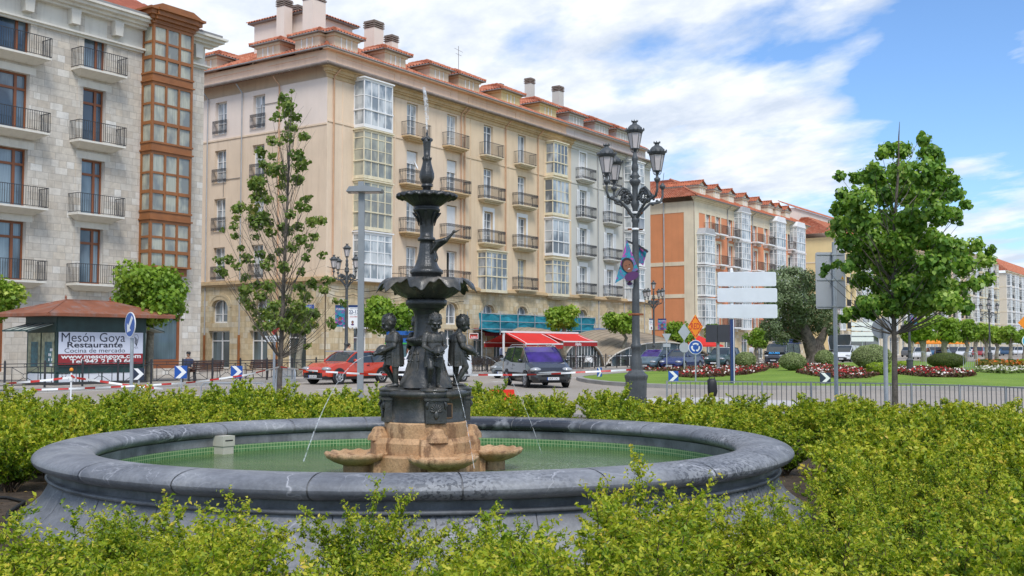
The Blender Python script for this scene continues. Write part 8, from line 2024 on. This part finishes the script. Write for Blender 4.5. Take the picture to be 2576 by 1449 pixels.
car('van', 'white small van facing left, seen between the fountain column and the right child', (p.x-1.35, p.y+.6, 0), hU, 4.1, 1.75, 1.80, wv, hood=1.05, cowl=.20, wtop=.36, rtop=.95, rbot=.985, belt=1.0, nose=.78, wr=.32, cat='van', lower=lw, boxy=.12, sideglass='front')
p = G(1292, 951); car('hatchback', 'small grey car just showing behind the dark minivan', (p.x+.45, p.y+.6, 0), hU, 3.9, 1.68, 1.42, paint('grey_paint', (.16, .18, .19)), plate='4417')
p = G(1418, 943); car('hatchback', 'white car with a red rear lamp half hidden behind the dark minivan', (p.x-1.5, p.y, 0), (U.x, U.y), 3.9, 1.68, 1.45, paint('white_paint', (.72, .73, .74)))
def on_lane(px, n): return S(FTt(px, n), n, 0)
car('hatchback', 'blue grey car with violet windscreen, left of the dark blue hatchback', on_lane(1652, 13.2), hU, 4.2, 1.75, 1.5, paint('bluegrey_paint', (.09, .14, .17)), gl=m_purple, cowl=.22, wtop=.42, plate='1865')
car('hatchback', 'dark blue hatchback facing left behind the roundabout sign', on_lane(1715, 15.0), hU, 4.3, 1.76, 1.48, paint('navy_paint_car', (.022, .035, .13)), plate='6631')
car('hatchback', 'dark green car with white roof left of the navy sign post', on_lane(1820, 14.0), hU, 4.2, 1.78, 1.64, paint('bottle_green_paint', (.012, .045, .045)), roofm=wv, hood=1.02, belt=1.0, nose=.75)
v = car('van', 'dark grey panel van lettered RO-MA left of the olive trunk', on_lane(1968, 13.6), hU, 4.9, 1.95, 1.98, paint('van_grey_paint', (.045, .05, .06)), hood=1.12, cowl=.12, wtop=.27, rtop=.955, rbot=.985, belt=1.12, nose=.86, wr=.33, cat='van', boxy=.13, sideglass='front', plate='3372')
m = MB(); m.text('RO-MA', .26, M('cyan_letter', (.05, .35, .75), .5), (0, -.0, 0), width=1.05, bold=.03, sx=1); o = m.build('lettering', v, (2.12, 0, 1.02), pi/2); o.rotation_euler = (radians(-52), 0, pi/2)
car('van', 'white compact van right of the grey sign pole', on_lane(2130, 14.5), hU, 4.1, 1.78, 1.82, wv, hood=1.05, cowl=.20, wtop=.36, rtop=.95, rbot=.985, belt=1.0, nose=.78, cat='van', boxy=.12, sideglass='front', lower=lw)
b = car('bus', 'white bus with dark windows behind the clipped bushes', on_lane(2150, 11.9), hU, 11.5, 2.5, 3.05, wv, hood=1.25, cowl=.006, wtop=.03, rtop=.985, rbot=.995, belt=1.25, nose=1.2, wr=.48, cat='bus', boxy=.24, parts=False, clear=.32)
_g = 'cars parked along the quay at the far right'; rnd = random.Random(4); cols = [(.70, .71, .72), (.02, .06, .12), (.12, .13, .14), (.62, .63, .64), (.03, .10, .20), (.30, .02, .02), (.03, .03, .035), (.66, .66, .66)]
names = ['silver', 'dark blue', 'grey', 'pale', 'mid blue', 'red', 'black', 'white']
for i, px in enumerate((2290, 2318, 2345, 2372, 2400, 2424, 2444, 2462, 2482, 2498, 2516, 2532, 2548, 2564)):
    ci = (i*5+2) % 8; n = (9.6, 13.5)[i % 2]
    where = {0: 'nearest the linden trunk', 1: 'beside the first far pollard', 2: 'beneath the first orange parasol', 3: 'above the left end of the oval bush', 4: 'above the right end of the oval bush', 5: 'behind the right steel barrier', 6: 'right of the steel barrier', 7: 'left of the fourth far pollard', 8: 'behind the fourth far pollard', 9: 'beside the leaning pale trunk', 10: 'above the middle dark ball bush', 11: 'under the forked pollard', 12: 'above the third ball bush', 13: 'at the right edge'}[i]
    car('parked_car', f'{names[ci]} parked car {where}', S(FTt(px, n), n, .15 if n < 11 else 0), hU if i % 3 else (U.x, U.y), 4.2, 1.75, 1.47 + .12*(i % 2), paint('lot_paint_%d' % ci, cols[ci]), group=_g, parts=False)
# ================================================================ people
def person(label, pos, rz, shirt, trousers, pose='stand', hair=m_hair, hat=None, sc=1.0):
    T = tag(empty('person', pos, rz), label, 'person'); T.scale = (sc,)*3
    b, s_, t_ = MB(), MB(), MB(); seat = pose == 'sit'; hz = .50 if seat else .92
    tor = [(0, 0, hz), (0, .01, hz+.22), (0, .0, hz+.46)]; nk = (0, -.01, hz+.55); hd_ = Vector((0, -.03, hz+.70)); rot = Matrix.Rotation(radians(16 if seat else 8), 3, 'X')
    b.cap(tor[0], tor[1], .13, .13, m_skin); b.cap(tor[1], tor[2], .13, .14, m_skin); b.cap((-.13, 0, hz+.45), (.13, 0, hz+.45), .06, .06, m_skin); b.cap(tor[2], nk, .07, .055, m_skin); b.ell(hd_, (.078, .098, .115), m_skin, 14, 10, rot)
    b.cap(hd_+Vector((0, -.09, -.01)), hd_+Vector((0, -.112, -.03)), .012, .016, m_skin, 6); b.ell(hd_+Vector((0, -.06, -.085)), (.03, .03, .025), m_skin, 8, 6)
    for q in (-1, 1): b.ell(hd_+Vector((q*.08, .0, -.01)), (.012, .02, .032), m_skin, 6, 5)
    for q in (-1, 1):
        sh = Vector((q*.19, 0, hz+.44))
        if seat: el, ha = Vector((q*.25, -.10, hz+.18)), Vector((q*.10, -.32, hz+.12))
        elif pose == 'reach': el, ha = Vector((q*.24, -.12, hz+.20)), Vector((q*.16, -.40, hz+.26))
        else: el, ha = Vector((q*.24, .02+q*.06, hz+.16)), Vector((q*.25, -.08+q*.12, hz-.10))
        b.cap(sh, el, .048, .038, m_skin); b.cap(el, ha, .036, .026, m_skin); d = (ha-el).normalized(); b.ell(ha+d*.05, (.035, .035, .045), m_skin, 8, 6)
        for k in range(4): b.cap(ha+d*.08+Vector((q*(.02-.014*k), 0, 0)), ha+d*(.15-.008*abs(k-1.5))+Vector((q*(.02-.014*k), -.01, -.01)), .009, .007, m_skin, 5)
        b.cap(ha+d*.03+Vector((-q*.03, -.01, 0)), ha+d*.09+Vector((-q*.05, -.02, 0)), .01, .008, m_skin, 5)
        s_.cap(sh, el, .062, .052, shirt); s_.cap(el, el.lerp(ha, .85), .050, .038, shirt)
        hp = Vector((q*.09, 0, hz+.02))
        if seat: kn, an = Vector((q*.13, -.45, hz+.02)), Vector((q*.13, -.47, .08))
        else: kn, an = Vector((q*.11, -.03-q*.10, .50)), Vector((q*.11, .04-q*.16, .08))
        b.cap(hp, kn, .085, .058, m_skin); b.cap(kn, an, .055, .038, m_skin); t_.cap(hp, kn, .105, .075, trousers); t_.cap(kn, an+Vector((0, 0, .02)), .073, .055, trousers)
        f = MB(); f.cap(an+Vector((0, .03, -.04)), an+Vector((0, -.16, -.045)), .05, .04, m_blk); link('shoe', f.mesh('shoe'), T)
    s_.cap(tor[0], tor[1], .155, .16, shirt); s_.cap(tor[1], (0, 0, hz+.42), .16, .165, shirt); s_.cap((-.15, 0, hz+.44), (.15, 0, hz+.44), .075, .075, shirt); t_.cap((-.06, 0, hz), (.06, 0, hz), .135, .135, trousers)
    link('body', remeshed(b, 'person_body', .012, 2, m_skin), T); link('shirt', remeshed(s_, 'person_shirt', .016, 2, shirt), T); link('trousers', remeshed(t_, 'person_trousers', .016, 2, trousers), T)
    h = MB(); h.ell(hd_+Vector((0, .018, .025)), (.086, .098, .105), hair, 12, 9, rot); h.build('hair', T)
    if hat: h = MB(); h.lathe([(.10, hd_.z+.04), (.105, hd_.z+.09), (.07, hd_.z+.135), (0, hd_.z+.14)], hat, 16, c=(0, hd_.y+.01, 0)); h.cap((0, hd_.y-.09, hd_.z+.05), (0, hd_.y-.16, hd_.z+.045), .05, .03, hat); h.build('cap', T)
    return T
navy_sh = M('navy_jacket', (.05, .06, .11), .9, var=.1, scale=8); person('man in dark jacket and black flat cap seated on the bench behind the fence', S(_bt[0]-.62, 9.45, .15) , UROT + radians(-20), navy_sh, M('grey_trousers', (.05, .05, .055), .9), 'sit', M('grey_hair', (.35, .34, .33), .8), m_blk)
person('man in pale blue shirt standing beneath the red awning', S(FTt(1262, 8.3), 8.3, .15), radians(75), M('paleblue_shirt', (.35, .42, .62), .85, var=.08, scale=6), M('dark_trousers', (.02, .02, .025), .9), 'reach')
person('passer by in pale top behind the orange red car', S(FTt(877, 8.6), 8.6, .15), radians(120), M('cream_top', (.55, .45, .32), .9), M('dark_trousers', (.02, .02, .025), .9), 'stand')
person('pedestrian in light shirt behind the left clipped bush', S(FTt(1890, 9.0), 9.0, .15), radians(200), M('light_shirt', (.6, .58, .6), .9), M('dark_trousers', (.02, .02, .025), .9), 'stand')
